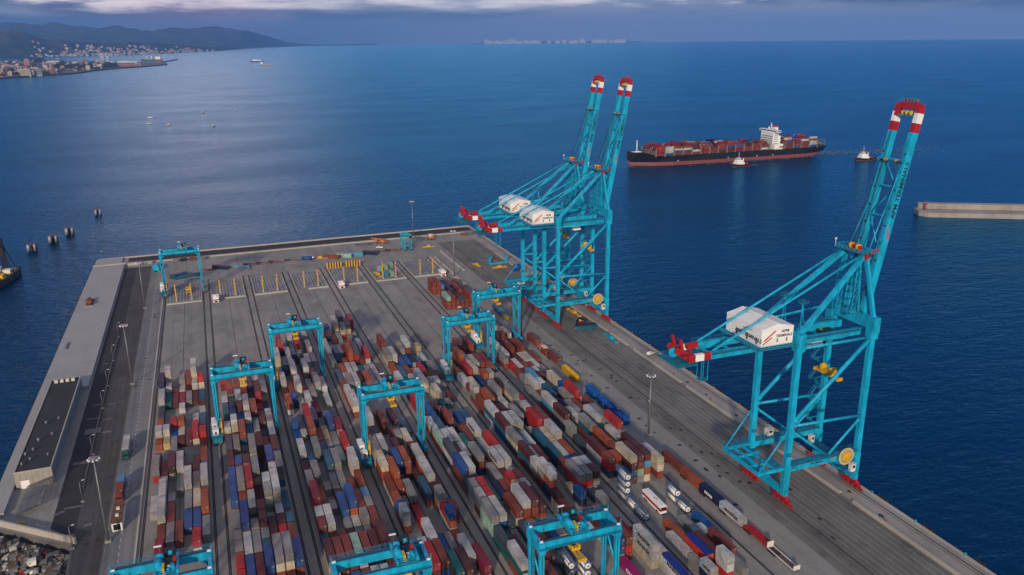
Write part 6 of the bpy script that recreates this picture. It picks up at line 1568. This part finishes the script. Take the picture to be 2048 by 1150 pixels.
def ship():
    t = thing('container_ship', 'large black and red container ship passing beyond the quay cranes', 'ship', tuple(SHIP), SRZ); t.scale = (.965, 1, 1)
    prof = [(-154, .3, .1, 8.0, 18.5), (-149, 6.5, .6, 0.0, 18.0), (-142, 11.5, 3.0, -3, 17.4), (-130, 16.5, 8.5, -3, 16.2), (-118, 18.5, 13.5, -3, 12.8), (-95, 20, 18.5, -3, 12.4), (-40, 20, 20, -3, 12.2), (60, 20, 20, -3, 12.2), (110, 20, 19.5, -2.4, 12.4), (135, 19.5, 16, 0.8, 12.8), (150, 18.5, 11, 4.6, 13.0), (154, 17.5, 9, 6.0, 13.0)]
    h = hull_mesh(308, 40, 12, 0, prof, 4.3).build('hull', [M['hull'], M['boot'], M['deckred']], t)
    mb = MB(); mb.box(-140,-3,16.6,-138.5,3,18.4); mb.box(-146,-4,17.0,-134,4,17.6); mb.tube((-139.5,0,17.5), (-139.5,0,32), .8, 10, 0, .45); mb.box(-140.5,-.4,25,-138.5,.4,25.5)
    mb.build('bow_mast', M['white'], t)
    mb = MB(); mb.box(-131,-7,16.0,-128,7,18.5); mb.build('breakwater_plate', M['deckred'], t)
    # bridge block
    x0 = 71
    mb = MB(); mb.box(x0-6,-13.5,12.0,x0+3,13.5,34.5); mb.box(x0-5,-19.6,34.5,x0+2,19.6,37.3); mb.box(x0+3,-9,12.0,x0+10,9,29.0); mb.box(x0-6,-18.5,12.0,x0+8,-13.5,19.0)
    b = mb.build('bridge_block', M['white'], t)
    for i in range(6):
        w = MB(); z = 14.2+i*2.8; w.box(x0-4.5,-13.56,z+5,x0+2.0,-13.51,z+5.8); w.box(x0-6.06,-12,z,x0-6.01,12,z+.9); w.build('window_row', M['glass'], b)
    mb = MB(); mb.box(x0-5.06,-18.5,35.4,x0-5.01,18.5,36.7); mb.box(x0-4,-19.66,35.4,x0+1.4,-19.61,36.7); mb.build('bridge_window', M['glass'], b)
    mb = MB(); mb.box(x0+4,-3.6,29,x0+9,3.6,40.0); mb.box(x0+4.5,-3,38,x0+8.6,3,42.2, 1); mb.build('funnel', [M['white'], M['red']], t)
    mb = MB(); mb.tube((x0,0,37),(x0,0,46),.5,8); mb.box(x0-.4,-3,42,x0+.4,3,42.4); mb.tube((x0+3,-5,37),(x0+3,-5,41),.3,6); mb.tube((x0+1,6,37),(x0+1,6,40),1.1,10); mb.build('radar_mast', M['white'], t)
    mb = MB(); mb.tube((x0+2,-18.6,15.5),(x0+9,-18.6,15.5),1.3,10); mb.build('lifeboat', M['orange'], t)
    # hatch coamings and lashing bridges
    xs = [-121+i*13.6 for i in range(14)]+[x0+11+i*13.6 for i in range(5)]
    for x in xs:
        mb = MB(); mb.box(x-.5,-19.4,11.6,x+.3,19.4,19.0)
        for y in (-19.3, 19.0): mb.box(x-1,y,11.6,x+.8,y+.3,22)
        mb.build('lashing_bridge', M['lash'], t)
    mb = MB(); mb.box(128,-17,16,152,17,16.3); [mb.beam((q,-17,12.4),(q,-17,24),.4,.4) for q in (130,137,144,151)]; [mb.beam((q,17,12.4),(q,17,24),.4,.4) for q in (130,137,144,151)]; mb.beam((128,-17,22),(152,-17,22),.4,.4); mb.beam((128,-17,19),(152,-17,19),.4,.4)
    mb.build('stern_deck', M['lash'], t)
    mb = MB(); [mb.box(q,-19.95,12.0,q+.15,-19.85,13.2) for q in range(-110,130,3)]; mb.box(-112,-19.95,13.1,130,-19.85,13.25); mb.build('deck_rail', M['lash'], t)
    mk = MB()
    for q in (-88, -10, 36, 62): mk.tube((q, -20.0, 5.6), (q, -20.06, 5.6), .7, 12)
    mk.build('hull_mark', M['whiteink'], h)
    # cargo
    rs = random.Random(3)
    bays = []
    hts = {0: 4, 1: 3, 2: 4, 3: 4, 4: 4, 5: 4, 6: 3, 7: 4, 8: 3, 9: 3, 10: 2, 11: 3, 12: 3}
    for i in range(13): bays.append((-119.6+i*13.6, hts[i]+1))
    for i, hh in enumerate((4, 4, 3, 4)): bays.append((x0+12+i*13.6, hh+1))
    ca, sa = math.cos(SRZ), math.sin(SRZ)
    for bi, (bx, hh) in enumerate(bays):
        for r in range(14):
            n = max(1, hh-(rs.random() < .42)-(rs.random() < .3)-(rs.random() < .12)-(1 if r < 3 and bi in (4, 9, 11) else 0))
            if bi == 0 and r in (0, 13): n -= 1
            for q in range(n):
                if bi == 6 and q > 1 and r < 5: continue
                c = rs.choice('RRRRMMMEPPWBNOCDM') if r else ('RPR'[q % 3] if bi in (0, 5) else ('RBCR'[q % 4] if bi in (2, 3) else rs.choice('RPRBMWR')))
                x = bx; y = -18.0+r*2.55; z = 13.0+q*2.75
                i_ = order.index(c)
                vs = []
                for zz in (z, z+2.65):
                    for (a, b_) in ((x*.965,y),((x+12.1)*.965,y),((x+12.1)*.965,y+2.44),(x*.965,y+2.44)):
                        vs.append((SHIP.x+a*ca-b_*sa, SHIP.y+a*sa+b_*ca, SHIP.z+zz))
                rest.add(vs, [(0,3,2,1),(4,5,6,7),(0,1,5,4),(1,2,6,5),(2,3,7,6),(3,0,4,7)], i_)
ship()
def tug(loc, rz, lab):
    t = thing('tugboat', lab, 'tugboat', loc, rz, 'tugboats beside the container ship')
    prof = [(-16,.4,.3,0.6,4.6),(-14,3.0,2.0,-.8,4.2),(-10,5.0,4.2,-1,3.6),(0,5.4,5.2,-1,2.6),(10,5.2,5.0,-1,2.4),(15,4.4,4.0,0.2,2.6),(16,3.4,3.0,.6,2.7)]
    hull_mesh(32, 11, 4, 0, prof, .6).build('hull', [M['hull'], M['boot'], M['deckred']], t)
    mb = MB(); mb.box(-9.5,-3.8,2.6,3.5,3.8,5.4); mb.box(-8,-3.2,5.4,1,3.2,8.0); mb.cbox((-4.5,0,9.4),(5,5,2.8)); b = mb.build('deckhouse', M['white'], t)
    mb = MB(); mb.cbox((-4.5,0,9.7),(5.06,5.06,1.0)); mb.build('window', M['glass'], b)
    mb = MB(); mb.tube((-3.5,0,10.8),(-3.5,0,19),.25,8,0,.1); mb.beam((-3.5,-1.6,15),(-3.5,1.6,15),.12,.12); mb.beam((-3.5,0,12.4),(-.8,0,11),.12,.12); mb.build('mast', M['white'], t)
    for y in (-2.6, 2.6): mb = MB(); mb.tube((1.8,y,5.4),(1.8,y,10.2),.6,10); mb.build('funnel', M['white'], t)
    mb = MB(); mb.tube((-15.8,-1.2,4.4),(-15.8,1.2,4.4),.7,10); mb.cbox((9,0,3.2),(2.4,3,1.4)); mb.build('winch', M['red'], t)
tug((640.0, 866.0, SEA_Z), .12, 'small red and white tugboat alongside the container ship hull')
tug((820.5, 843.0, SEA_Z), -.05, 'white and black tugboat following astern of the container ship')
def wake(name, pts, lab, z=SEA_Z+.15):
    mb = MB(); rw = random.Random(len(pts)*7+int(pts[0][0]))
    for x, y, w, l, n in pts:
        for i in range(n):
            a = x+rw.gauss(0, l*.4); b_ = y+rw.gauss(0, w*.4); r = rw.uniform(.3, 1.6)
            k = 7; ang = rw.random()*6
            mb.add([(a+r*1.8*math.cos(ang+2*PI*q/k)*rw.uniform(.5,1), b_+r*math.sin(ang+2*PI*q/k)*rw.uniform(.5,1), z) for q in range(k)], [tuple(range(k))])
    o = mb.build(name, M['foam']); tag(o, lab, None, None, 'stuff')
M['foam'] = nmat('sea_foam', (0.20, 0.27, 0.33), 0.7, var=0.2)
wake('wake_foam', [(506, 919, 8, 12, 60), (828, 915, 18, 34, 240), (880, 907, 34, 80, 320), (960, 900, 50, 110, 260), (838, 845, 8, 16, 60), (690, 896, 6, 120, 90), (662, 867, 5, 12, 26)], 'pale foam of the ship and tug wakes')
# mooring dolphins
def dolphin(loc, rz, lab, s=1.0):
    t = thing('mooring_dolphin', lab, 'mooring dolphin', loc, rz, 'mooring dolphins off the landward edge'); t.scale = (s, s, s)
    mb = MB()
    for x, y in ((-2.3,-1.6),(2.3,-1.6),(0,2.4)): mb.tube((x,y,-6),(x,y,4.6),1.25,14)
    mb.build('pile', M['black'], t)
    mb = MB(); mb.tube((-2.5,-2.6,.8),(-2.5,-2.6,6.2),1.3,12); mb.tube((1.9,-2.6,.8),(1.9,-2.6,6.2),1.0,12); mb.build('fender', M['bar'], t)
    mb = MB(); mb.box(-2.9,-2.0,4.6,2.9,3.2,5.3); mb.build('cap', M['rust3'], t)
    mb = MB(); mb.rail([(-3,-2.4,5.6),(3,-2.4,5.6),(3,3.2,5.6),(-3,3.2,5.6),(-3,-2.4,5.6)], 1.1, 0, 2, .05); mb.tube((0,.6,5.6),(0,.6,6.6),.4,8); mb.build('railing', M['rust'], t)
for i, (x, y, l) in enumerate(((-137.3, 726, 'mooring dolphin with white fenders, nearest the work barge'), (-126, 752, 'mooring dolphin with white fenders, between two others in its row'), (-117.5, 780, 'mooring dolphin with white fenders, third from the work barge'))): dolphin((x, y, SEA_Z), .15*i, l)
t = dolphin((-103, 862, SEA_Z), .4, 'low mooring dolphin standing far out, apart from the three others', .9)
# work barge with its derrick at the left edge
t = thing('work_barge', 'rusty work barge with a dark derrick at the left edge of the water', 'barge', (-149.5, 628, SEA_Z), -.2)
mb = MB(); mb.box(-11,-26,-1,11,26,4.2); mb.build('hull', M['rust3'] if 'rust3' in M else M['rust'], t)
mb = MB(); mb.box(-11,-26,4.2,11,26,4.45); mb.build('deck', M['deckred'], t)
mb = MB()
for x in (-1.1, 1.1):
    for y in (-1.1, 1.1): mb.beam((4+x,20+y,4.4),(4+x*.7,20+y*.7,29),.5,.5)
for i in range(12): mb.beam((2.9,18.9,5+i*2),(5.1,18.9,7+i*2),.25,.25); mb.beam((5.1,21.1,5+i*2),(2.9,21.1,7+i*2),.25,.25); mb.beam((2.9,21.1,5+i*2),(2.9,18.9,7+i*2),.25,.25)
mb.beam((4,20,27),(-6,16,4.4),.45,.45); mb.beam((4,20,27),(9.5,25,4.4),.45,.45); mb.beam((4,20,24),(10,16,4.4),.4,.4); mb.cbox((4,20,19),(2.6,2.6,6))
mb.build('derrick', M['black'], t)
mb = MB(); mb.cbox((7,16,5.8),(5,5,2.8)); mb.cbox((-2,22,6.0),(5,4,3)); mb.build('deckhouse', M['offwhite'], t)
mb = MB(); mb.cbox((2,12,5.6),(4,5,2.2)); mb.cbox((8,4,5.6),(3,6,2.2)); mb.cbox((0,0,5.8),(5,5,2.6)); mb.build('winch', M['yellow'], t)
mb = MB()
for x, y in ((10.8,25.5),(10.8,15),(10.8,5),(10.8,-6),(3,25.8)): mb.tube((x,y,-6),(x,y,6.4),.7,10)
mb.build('fender_pile', M['black'], t)
mb = MB(); mb.rail([(10.8,-26,4.4),(10.8,25.8,4.4),(-11,25.8,4.4)], 1.1, 0, 3, .07); mb.build('railing', M['yellow'], t)
# small boats at anchor and working
for i, (x, y, l) in enumerate(((-102,1967,'tiny fishing boat in the light on the water, leftmost and farther of its pair'), (-98,1824,'tiny fishing boat in the light on the water, leftmost and nearer of its pair'), (-60,1779,'tiny fishing boat in the light on the water, second from left in the nearer row'), (7,2050,'tiny fishing boat in the light on the water, middle of the farther row'), (23,1707,'tiny fishing boat in the light on the water, nearest one'), (80,2074,'tiny fishing boat in the light on the water, rightmost one'))):
    t = thing('fishing_boat', l, 'boat', (x, y, SEA_Z), .3*i, 'small boats in the light on the water')
    prof = [(-5.5,.2,.1,.3,2.0),(-3.5,1.4,.9,-.3,1.6),(0,1.8,1.6,-.4,1.3),(4,1.6,1.5,-.3,1.3),(5,1.4,1.2,0,1.4)]
    hull_mesh(11, 4, 2, 0, prof, .3).build('hull', [M['white'], M['bluep'], M['wood']], t)
    mb = MB(); mb.box(-1,-1.1,.6,2,1.1,3.0); mb.build('cabin', M['offwhite'], t)
wake('boat_wake', [(-110,1967,5,16,14),(-106,1825,5,16,14),(-68,1780,5,16,16),(0,2050,5,14,8),(15,1708,5,16,16)], 'pale wakes behind the small boats', SEA_Z+.3)
def far_ship(loc, rz, L, lab, top, hullm):
    t = thing('distant_ship', lab, 'ship', loc, rz)
    k = L/2
    prof = [(-k,.5,.3,3,L*.11),(-k*.85,L*.06,L*.04,-1,L*.10),(-k*.5,L*.08,L*.075,-1,L*.085),(k*.9,L*.08,L*.075,-1,L*.085),(k,L*.07,L*.06,1,L*.085)]
    hull_mesh(L, L*.16, 5, 0, prof, 1.0).build('hull', [hullm, M['boot'], M['deckred']], t)
    mb = MB()
    for a, b_, h0, h1 in top: mb.box(a*L,-L*.05,h0*L,b_*L,L*.05,h1*L)
    mb.build('superstructure', M['white'], t)
    mb = MB(); mb.box(top[0][0]*L+L*.05,-2,top[-1][3]*L,top[0][0]*L+L*.12,2,top[-1][3]*L+L*.05); mb.build('funnel', M['bluep'], t)
far_ship((462, 6786, SEA_Z), 0.05, 98, 'white and blue ferry far out beyond the water sheen', [(-.40,.36,.08,.13),(-.34,.24,.13,.165),(-.30,-.05,.165,.20)], M['bluep'])
far_ship((462, 5907, SEA_Z), 0.05, 92, 'beige coaster with stern house just nearer than the ferry', [(-.42,-.26,.085,.22)], M['beige'])
r = pix_ray(1822, 75.2); q = 23000/r.y
far_ship((r.x*q, 23000, SEA_Z), .6, 330, 'tiny pale ship on the horizon at the far right', [(-.38,.30,.08,.14),(.2,.32,.14,.25)], M['beige'])
# breakwater
t = thing('breakwater', 'pale concrete breakwater head reaching in from the right edge', 'breakwater', (617, 556, SEA_Z), math.atan2(-46, 81))
mb = MB(); mb.prism([(-6,-9),(0,-15),(260,-15),(260,12),(0,12),(-6,6)], -4, 4.2); mb.build('base', M['edgecon'], t)
mb = MB(); mb.prism([(-3,5),(-1,3.2),(260,3.2),(260,11),(-1,11),(-3,9)], 4.2, 9.0); mb.build('parapet', M['edgecon'], t)
mb = MB(); mb.tube((1.5,-1.5,4.2),(1.5,-1.5,9.8),1.0,12,0,.8); mb.tube((1.5,-1.5,9.8),(1.5,-1.5,10.0),1.5,12); mb.tube((1.5,-1.5,10.0),(1.5,-1.5,12.4),.5,10,0,.3); mb.build('beacon', M['redbeacon'], t)
r_ = rest.build('stacked_containers', mats)
tag(r_, 'the remaining stacked shipping containers, mostly lower tiers, far rows and ship cargo', 'containers', 'shipping containers stacked in the yard', 'stuff')
# ------------------------------------------------------------------ the far coast
def interp(tab, x):
    for (a, b), (c, d) in zip(tab[:-1], tab[1:]):
        if x <= c: return b+(d-b)*max(0, min(1, (x-a)/(c-a)))
    return tab[-1][1]
COAST = [(-420,128),(-200,121),(0,116),(120,113),(240,110.5),(330,107),(440,102),(500,96.5),(560,94),(640,91.6),(760,90.2)]
NEAR_R = [(-420,58),(-200,60),(-40,64),(20,67),(60,70),(110,80),(170,86),(240,86),(300,88),(380,90),(440,94),(520,94),(640,91.5),(760,90.2)]
FAR_R = [(-420,44),(-200,46),(0,48),(60,46),(150,52),(260,56),(330,58),(380,55),(430,52),(480,57),(510,64),(540,73),(570,82),(600,88),(640,90.2),(690,90.2),(760,90.2)]
rh = random.Random(11)
def vnoise(x, y, seed=0):
    def h(i, j):
        n = (i*374761393 + j*668265263 + seed*1442695) & 0xffffffff
        n = ((n ^ (n >> 13))*1274126177) & 0xffffffff
        return (n & 0xffff)/65535.0
    xi, yi = math.floor(x), math.floor(y); fx, fy = x-xi, y-yi
    fx = fx*fx*(3-2*fx); fy = fy*fy*(3-2*fy)
    return (h(xi,yi)*(1-fx)+h(xi+1,yi)*fx)*(1-fy)+(h(xi,yi+1)*(1-fx)+h(xi+1,yi+1)*fx)*fy
def ground_dist(px, py):
    r = pix_ray(px, py); return (SEA_Z-CH)/r.z*math.hypot(r.x, r.y)
D1, D2 = 11500.0, 20500.0
def hill_pt(px, f):
    """f 0..1 from the shore to far behind the second ridge"""
    r0 = pix_ray(px, 90); az = math.atan2(r0.x, r0.y)
    d0 = min(ground_dist(px, interp(COAST, px)), 24500.0)
    d1 = max(D1, d0+900); d2 = max(D2, d1+1500)
    def hz(tab, d):
        r = pix_ray(px, interp(tab, px)); return max(1.0, CH + d*r.z/math.hypot(r.x, r.y) - SEA_Z)
    z1 = hz(NEAR_R, d1); z2 = hz(FAR_R, d2)
    if f < .5:
        t = f/.5; d = d0+(d1-d0)*t; z = z1*(t**1.5)
    elif f < .62:
        t = (f-.5)/.12; d = d1+(d2-d1)*t*.5; z = z1*(1-.35*math.sin(t*PI/2))
    elif f < .85:
        t = (f-.62)/.23; d = d1+(d2-d1)*(.5+.5*t); z = z1*.65+(z2-z1*.65)*(t**1.2)
    else:
        t = (f-.85)/.15; d = d2+2500*t; z = z2*(1-.6*t)
    nz = (vnoise(az*70, d/700, 1)-.5)*1.0 + (vnoise(az*190, d/260, 2)-.5)*.5
    z = z*(1+.28*nz*min(1, 6*f)) + 2*min(1, 20*f)
    return az, d, z
def hills():
    xs = [-420+i*7 for i in range(169)]; fsn = 64
    vs = []; fs = []
    for px in xs:
        for j in range(fsn+1):
            az, d, z = hill_pt(px, j/fsn); vs.append((d*math.sin(az), d*math.cos(az), SEA_Z-1+z))
    n = fsn+1
    for i in range(len(xs)-1):
        for j in range(fsn): fs.append((i*n+j, (i+1)*n+j, (i+1)*n+j+1, i*n+j+1))
    m = bpy.data.materials.new('wooded_slope'); m.use_nodes = True
    nt = m.node_tree; N = nt.nodes; Lk = nt.links; b = N['Principled BSDF']; b.inputs['Roughness'].default_value = 1.0; b.inputs['Specular IOR Level'].default_value = 0.0
    tc = N.new('ShaderNodeTexCoord'); no = N.new('ShaderNodeTexNoise'); no.inputs['Scale'].default_value = 0.004; no.inputs['Detail'].default_value = 9; no.inputs['Roughness'].default_value = .65
    Lk.new(tc.outputs['Object'], no.inputs['Vector']); cr = N.new('ShaderNodeValToRGB'); Lk.new(no.outputs['Fac'], cr.inputs['Fac'])
    cr.color_ramp.elements[0].position = .36; cr.color_ramp.elements[0].color = (.012,.022,.016,1); cr.color_ramp.elements[1].position = .68; cr.color_ramp.elements[1].color = (.085,.075,.045,1)
    Lk.new(cr.outputs['Color'], b.inputs['Base Color'])
    mb = MB(); mb.add(vs, fs, 0, True)
    struct(mb.build('hills', m), 'dark wooded hills rising behind the coast town')
hills()
# low headland with the town and its port
LAND = [(-3600,2200),(-1500,3700),(-1000,4250),(-850,4483),(-740,4708),(-590,4960),(-520,5500),(-470,5700),(-326,5921),(-240,6200),(-172,6411),(-190,6800),(-255,7050),(-420,7250),(-560,7300),(-640,7500),(-900,7600),(-1050,7900),(-1350,8300),(-1700,8600),(-4200,8600)]
mb = MB(); mb.prism(LAND, SEA_Z-4, 2.5, 0); struct(mb.build('coast_land', M['landsoil']), 'low headland with the coast town and port')
names_b = {'cream': (.46,.40,.30), 'white': (.58,.57,.55), 'terracotta': (.30,.13,.085), 'pink': (.44,.26,.21), 'grey': (.24,.24,.25), 'ochre': (.40,.27,.12)}
BMAT = {k: nmat('render_'+k, v, .8, var=.08, scale=.05) for k, v in names_b.items()}
M['tile'] = nmat('clay_tile_roof', (.22,.085,.05), .85, var=.2, scale=.1)
def house_mesh(w, l, h, col, gable, rows=True):
    mb = MB(); mb.box(-w/2,-l/2,-6,w/2,l/2,h,0)
    if gable: mb.add([(-w/2-.5,-l/2-.5,h),(w/2+.5,-l/2-.5,h),(w/2+.5,l/2+.5,h),(-w/2-.5,l/2+.5,h),(0,-l/2-.5,h+w*.28),(0,l/2+.5,h+w*.28)], [(0,1,4),(2,3,5),(0,4,5,3),(1,2,5,4)], 1)
    else: mb.box(-w/2+.4,-l/2+.4,h,w/2-.4,l/2-.4,h+.8,1); mb.box(-w*.15,-l*.12,h+.8,w*.15,l*.12,h+3.4,0)
    if rows:
        k = int((h-2)/3.2)
        for i in range(k):
            z = 2+i*3.2
            mb.box(-w/2+1.2,-l/2-.06,z,w/2-1.2,-l/2-.01,z+1.3,2); mb.box(w/2+.01,-l/2+1.2,z,w/2+.06,l/2-1.2,z+1.3,2)
    return mb.mesh('town_building', [BMAT[col], M['tile'] if gable else BMAT['grey'], M['glass']])
HM = {}
def town_b(x, y, w, l, h, col, gable, lab, group, z=2.5, rz=0.0, name='town_building'):
    key = (w, l, h, col, gable)
    if key not in HM: HM[key] = house_mesh(w, l, h, col, gable, h > 7)
    return tag(link(name, HM[key], None, (x, y, z), rz), lab, 'building', group)
def inside(x, y):
    c = False; n = len(LAND)
    for i in range(n):
        (a, b), (d, e) = LAND[i], LAND[i-1]
        if (b > y) != (e > y) and x < (d-a)*(y-b)/(e-b)+a: c = not c
    return c
rt = random.Random(17); cols = ['cream','cream','white','terracotta','pink','ochre','grey','cream','white']
def px_of(x, y, z=3):
    q = CW @ Vector((x, y, z)); return 1024+F_PX*q.x/-q.z, 575-F_PX*q.y/-q.z
placed = 0; tries = 0
while placed < 118 and tries < 9000:
    tries += 1
    px = rt.uniform(-6, 215); py = rt.uniform(118, 157)
    r = pix_ray(px, py); q = (2.5-CH)/r.z; x, y = r.x*q, r.y*q
    if not inside(x-14, y-14) or not inside(x+14, y-14) or not inside(x+26, y-30): continue
    col = rt.choice(cols); g = rt.random() < .55
    big = py > 126 and rt.random() < .55
    w, l = rt.choice(((16,14),(22,16),(28,18))) if big else rt.choice(((13,12),(18,14)))
    h = rt.choice((13,17,21,26)) if big else rt.choice((8,11,14))
    kind = '%s %s with %s on the low headland' % (col, ('tall apartment block' if h > 19 else 'apartment block') if big else 'house', 'clay tile roof' if g else 'flat roof')
    town_b(x, y, w, l, h, col, g, kind, 'coast town: '+kind, 2.5, rt.uniform(-.5,.5)); placed += 1
# buildings of the port and a few landmarks
def landmark(px, py, w, l, h, col, lab, gable=False):
    r = pix_ray(px, py); q = (2.5-CH)/r.z
    return town_b(r.x*q, r.y*q, w, l, h, col, gable, lab, None, 2.5, -.1, 'town_building')
landmark(206, 124.5, 24, 24, 66, 'white', 'tall white silo tower at the port, taller of the two')
landmark(216, 124.5, 18, 18, 46, 'white', 'white silo tower at the port, lower of the two')
landmark(56, 134, 30, 24, 50, 'pink', 'tall pinkish tower block among the town houses')
landmark(118, 126, 26, 22, 36, 'grey', 'grey slab block by the harbour basin')
landmark(53, 151, 46, 22, 30, 'cream', 'wide cream block close to the shore at the left')
landmark(78, 150, 34, 22, 28, 'grey', 'grey glazed block close to the shore beside the wide cream one')
landmark(101, 147, 40, 26, 22, 'terracotta', 'reddish block close to the shore, right of the grey glazed one')
landmark(248, 126, 190, 30, 11, 'white', 'long low white warehouse on the port spit')
landmark(252, 132, 150, 24, 9, 'terracotta', 'long low brick-red warehouse on the shore of the port spit')
landmark(276, 131, 40, 30, 13, 'pink', 'red-ended shed at the end of the port warehouses')
landmark(107, 127, 90, 30, 17, 'white', 'broad white hall with low roof beside the harbour basin')
for i, (px, py, lab) in enumerate(((292,127,'green harbour crane at the end of the port spit, taller one'), (300,126,'green harbour crane at the end of the port spit, lower one'))):
    r = pix_ray(px, py); q = (2.5-CH)/r.z
    t = thing('harbour_crane', lab, 'crane', (r.x*q, r.y*q, 2.5), .4, 'green harbour cranes')
    mb = MB(); mb.box(-9,-9,0,9,9,4); [mb.beam((a,b_,4),(a*.4,b_*.4,22-i*5),2,2) for a in (-8,8) for b_ in (-8,8)]; mb.build('portal', M['greencrane'], t)
    mb = MB(); mb.box(-5,-5,22-i*5,5,5,29-i*5); mb.beam((0,0,28-i*5),(34,0,40-i*6),2.4,2.4); mb.build('jib', M['greencrane'], t)
far_ship((-330, 7750, SEA_Z), -.1, 170, 'grey freighter with derricks moored at the port', [(.20,.42,.085,.22),(-.2,-.17,.085,.24),(0,.03,.085,.24)], M['rust'])
t = thing('harbour_mole', 'dark harbour mole with a small light at its root', 'breakwater', (-230, 7150, SEA_Z), 0)
mb = MB(); mb.beam((0,0,2),(95,1000,2),22,9); mb.build('wall', M['oldasphalt'], t); mb = MB(); mb.tube((2,30,6),(2,30,30),5,10,0,3); mb.tube((2,30,30),(2,30,36),3.4,10); mb.build('beacon', M['redbeacon'], t)
# houses strewn over the slope
slopes = ['small white house high on the wooded slope', 'small cream house on the wooded slope', 'small pink house on the wooded slope', 'small white villa low on the wooded shore']
def slope_house(px, f, w, h, col, gable, lab):
    az, d, z = hill_pt(px, f); x, y = d*math.sin(az), d*math.cos(az)
    town_b(x, y, w, w*1.15, h, col, gable, lab, 'slope houses: '+lab, SEA_Z-1+z, az+rt.uniform(-.4,.4), 'slope_house')
for i in range(262):
    px = rt.choice((rt.uniform(60, 250), rt.uniform(180, 430), rt.uniform(120, 400)))
    f = min(.38, abs(rt.gauss(0.0, .19))+.012)
    if px > 400: f *= .5
    col = rt.choice(('white','white','cream','pink'))
    lab = ('small %s house with clay roof on the wooded slope across the bay' if f > .12 else '%s house with clay roof low on the shore across the bay') % col
    slope_house(px, f, rt.choice((19, 24, 30)), rt.choice((11, 15)), col, True, lab)
for i in range(14):
    px = 100+i*12; slope_house(px, .008, 26, 15, rt.choice(('cream','white','ochre','pink')), False, 'flat-roofed waterfront block across the harbour basin')
# tree masses of the town and the headland park
def grove():
    mb = MB(); rg = random.Random(9)
    def clump(x, y, s, z=2.5):
        for _ in range(7):
            c = Vector((x+rg.gauss(0,s*.5), y+rg.gauss(0,s*.5), z+rg.uniform(.3,.9)*s)); r_ = s*rg.uniform(.25,.5)
            vs = [tuple(c+Vector((rg.uniform(-1,1),rg.uniform(-1,1),rg.uniform(-.8,.8)))*r_) for _ in range(8)]
            mb.add(vs, [(0,1,2),(2,3,4),(4,5,6),(6,7,0),(0,2,4),(1,3,5),(4,6,0),(5,7,1),(2,4,6),(3,5,7)], rg.choice((0,0,1)))
    n = 0
    while n < 520:
        u = rg.random()
        if u < .55: px, py = rg.uniform(110,235), rg.gauss(133,3.2)
        elif u < .8: px, py = rg.uniform(-5,160), rg.uniform(124,155)
        else: px, py = rg.gauss(72,9), rg.gauss(120,3.5)
        r = pix_ray(px, py); q = (2.5-CH)/r.z; x, y = r.x*q, r.y*q
        if not inside(x+10, y-10): continue
        clump(x, y, rg.uniform(9, 17) if u < .8 else rg.uniform(18, 34)); n += 1
    tag(mb.build('foliage', [M['leafd'], M['leafl']]), 'dark tree masses between the houses of the coast town', None, None, 'stuff')
grove()
# the pale far shore on the horizon
rr_ = random.Random(4)
mb = MB(); pts = []
for i in range(60):
    px = 940+i*6.2; r = pix_ray(px, 78); q = 24300/math.hypot(r.x, r.y); x, y = r.x*q, r.y*q
    h = 30+40*vnoise(i*.35, 1.0)+20*math.sin(min(1,i/8)*PI/2)*(1-max(0,(i-48)/12))
    pts.append((x, y, h*min(1, i/5)*min(1, (59-i)/8)))
vs = []; fs = []
for x, y, h in pts: vs += [(x, y, SEA_Z-2), (x*1.006, y*1.006, SEA_Z+h*.62), (x*1.03, y*1.03, SEA_Z-2)]
for i in range(len(pts)-1): fs += [(3*i,3*i+3,3*i+4,3*i+1), (3*i+1,3*i+4,3*i+5,3*i+2)]
mb.add(vs, fs, 0, True); struct(mb.build('far_coast', M['landsoil']), 'thin far coast lying on the horizon')
for i in range(46):
    px = 972+rr_.random()*275 if i > 6 else 972+i*10; r = pix_ray(px, 80); q = 23900/math.hypot(r.x, r.y); x, y = r.x*q, r.y*q
    w = rr_.choice((90, 130, 170)); h = rr_.choice((60, 80, 110, 140) if i % 5 == 0 else (45, 60, 75))
    town_b(x, y, w, 60, h, 'white', False, 'pale block of the far city on the horizon', 'blocks of the far city on the horizon', SEA_Z+6, -math.atan2(r.x, r.y), 'far_block')
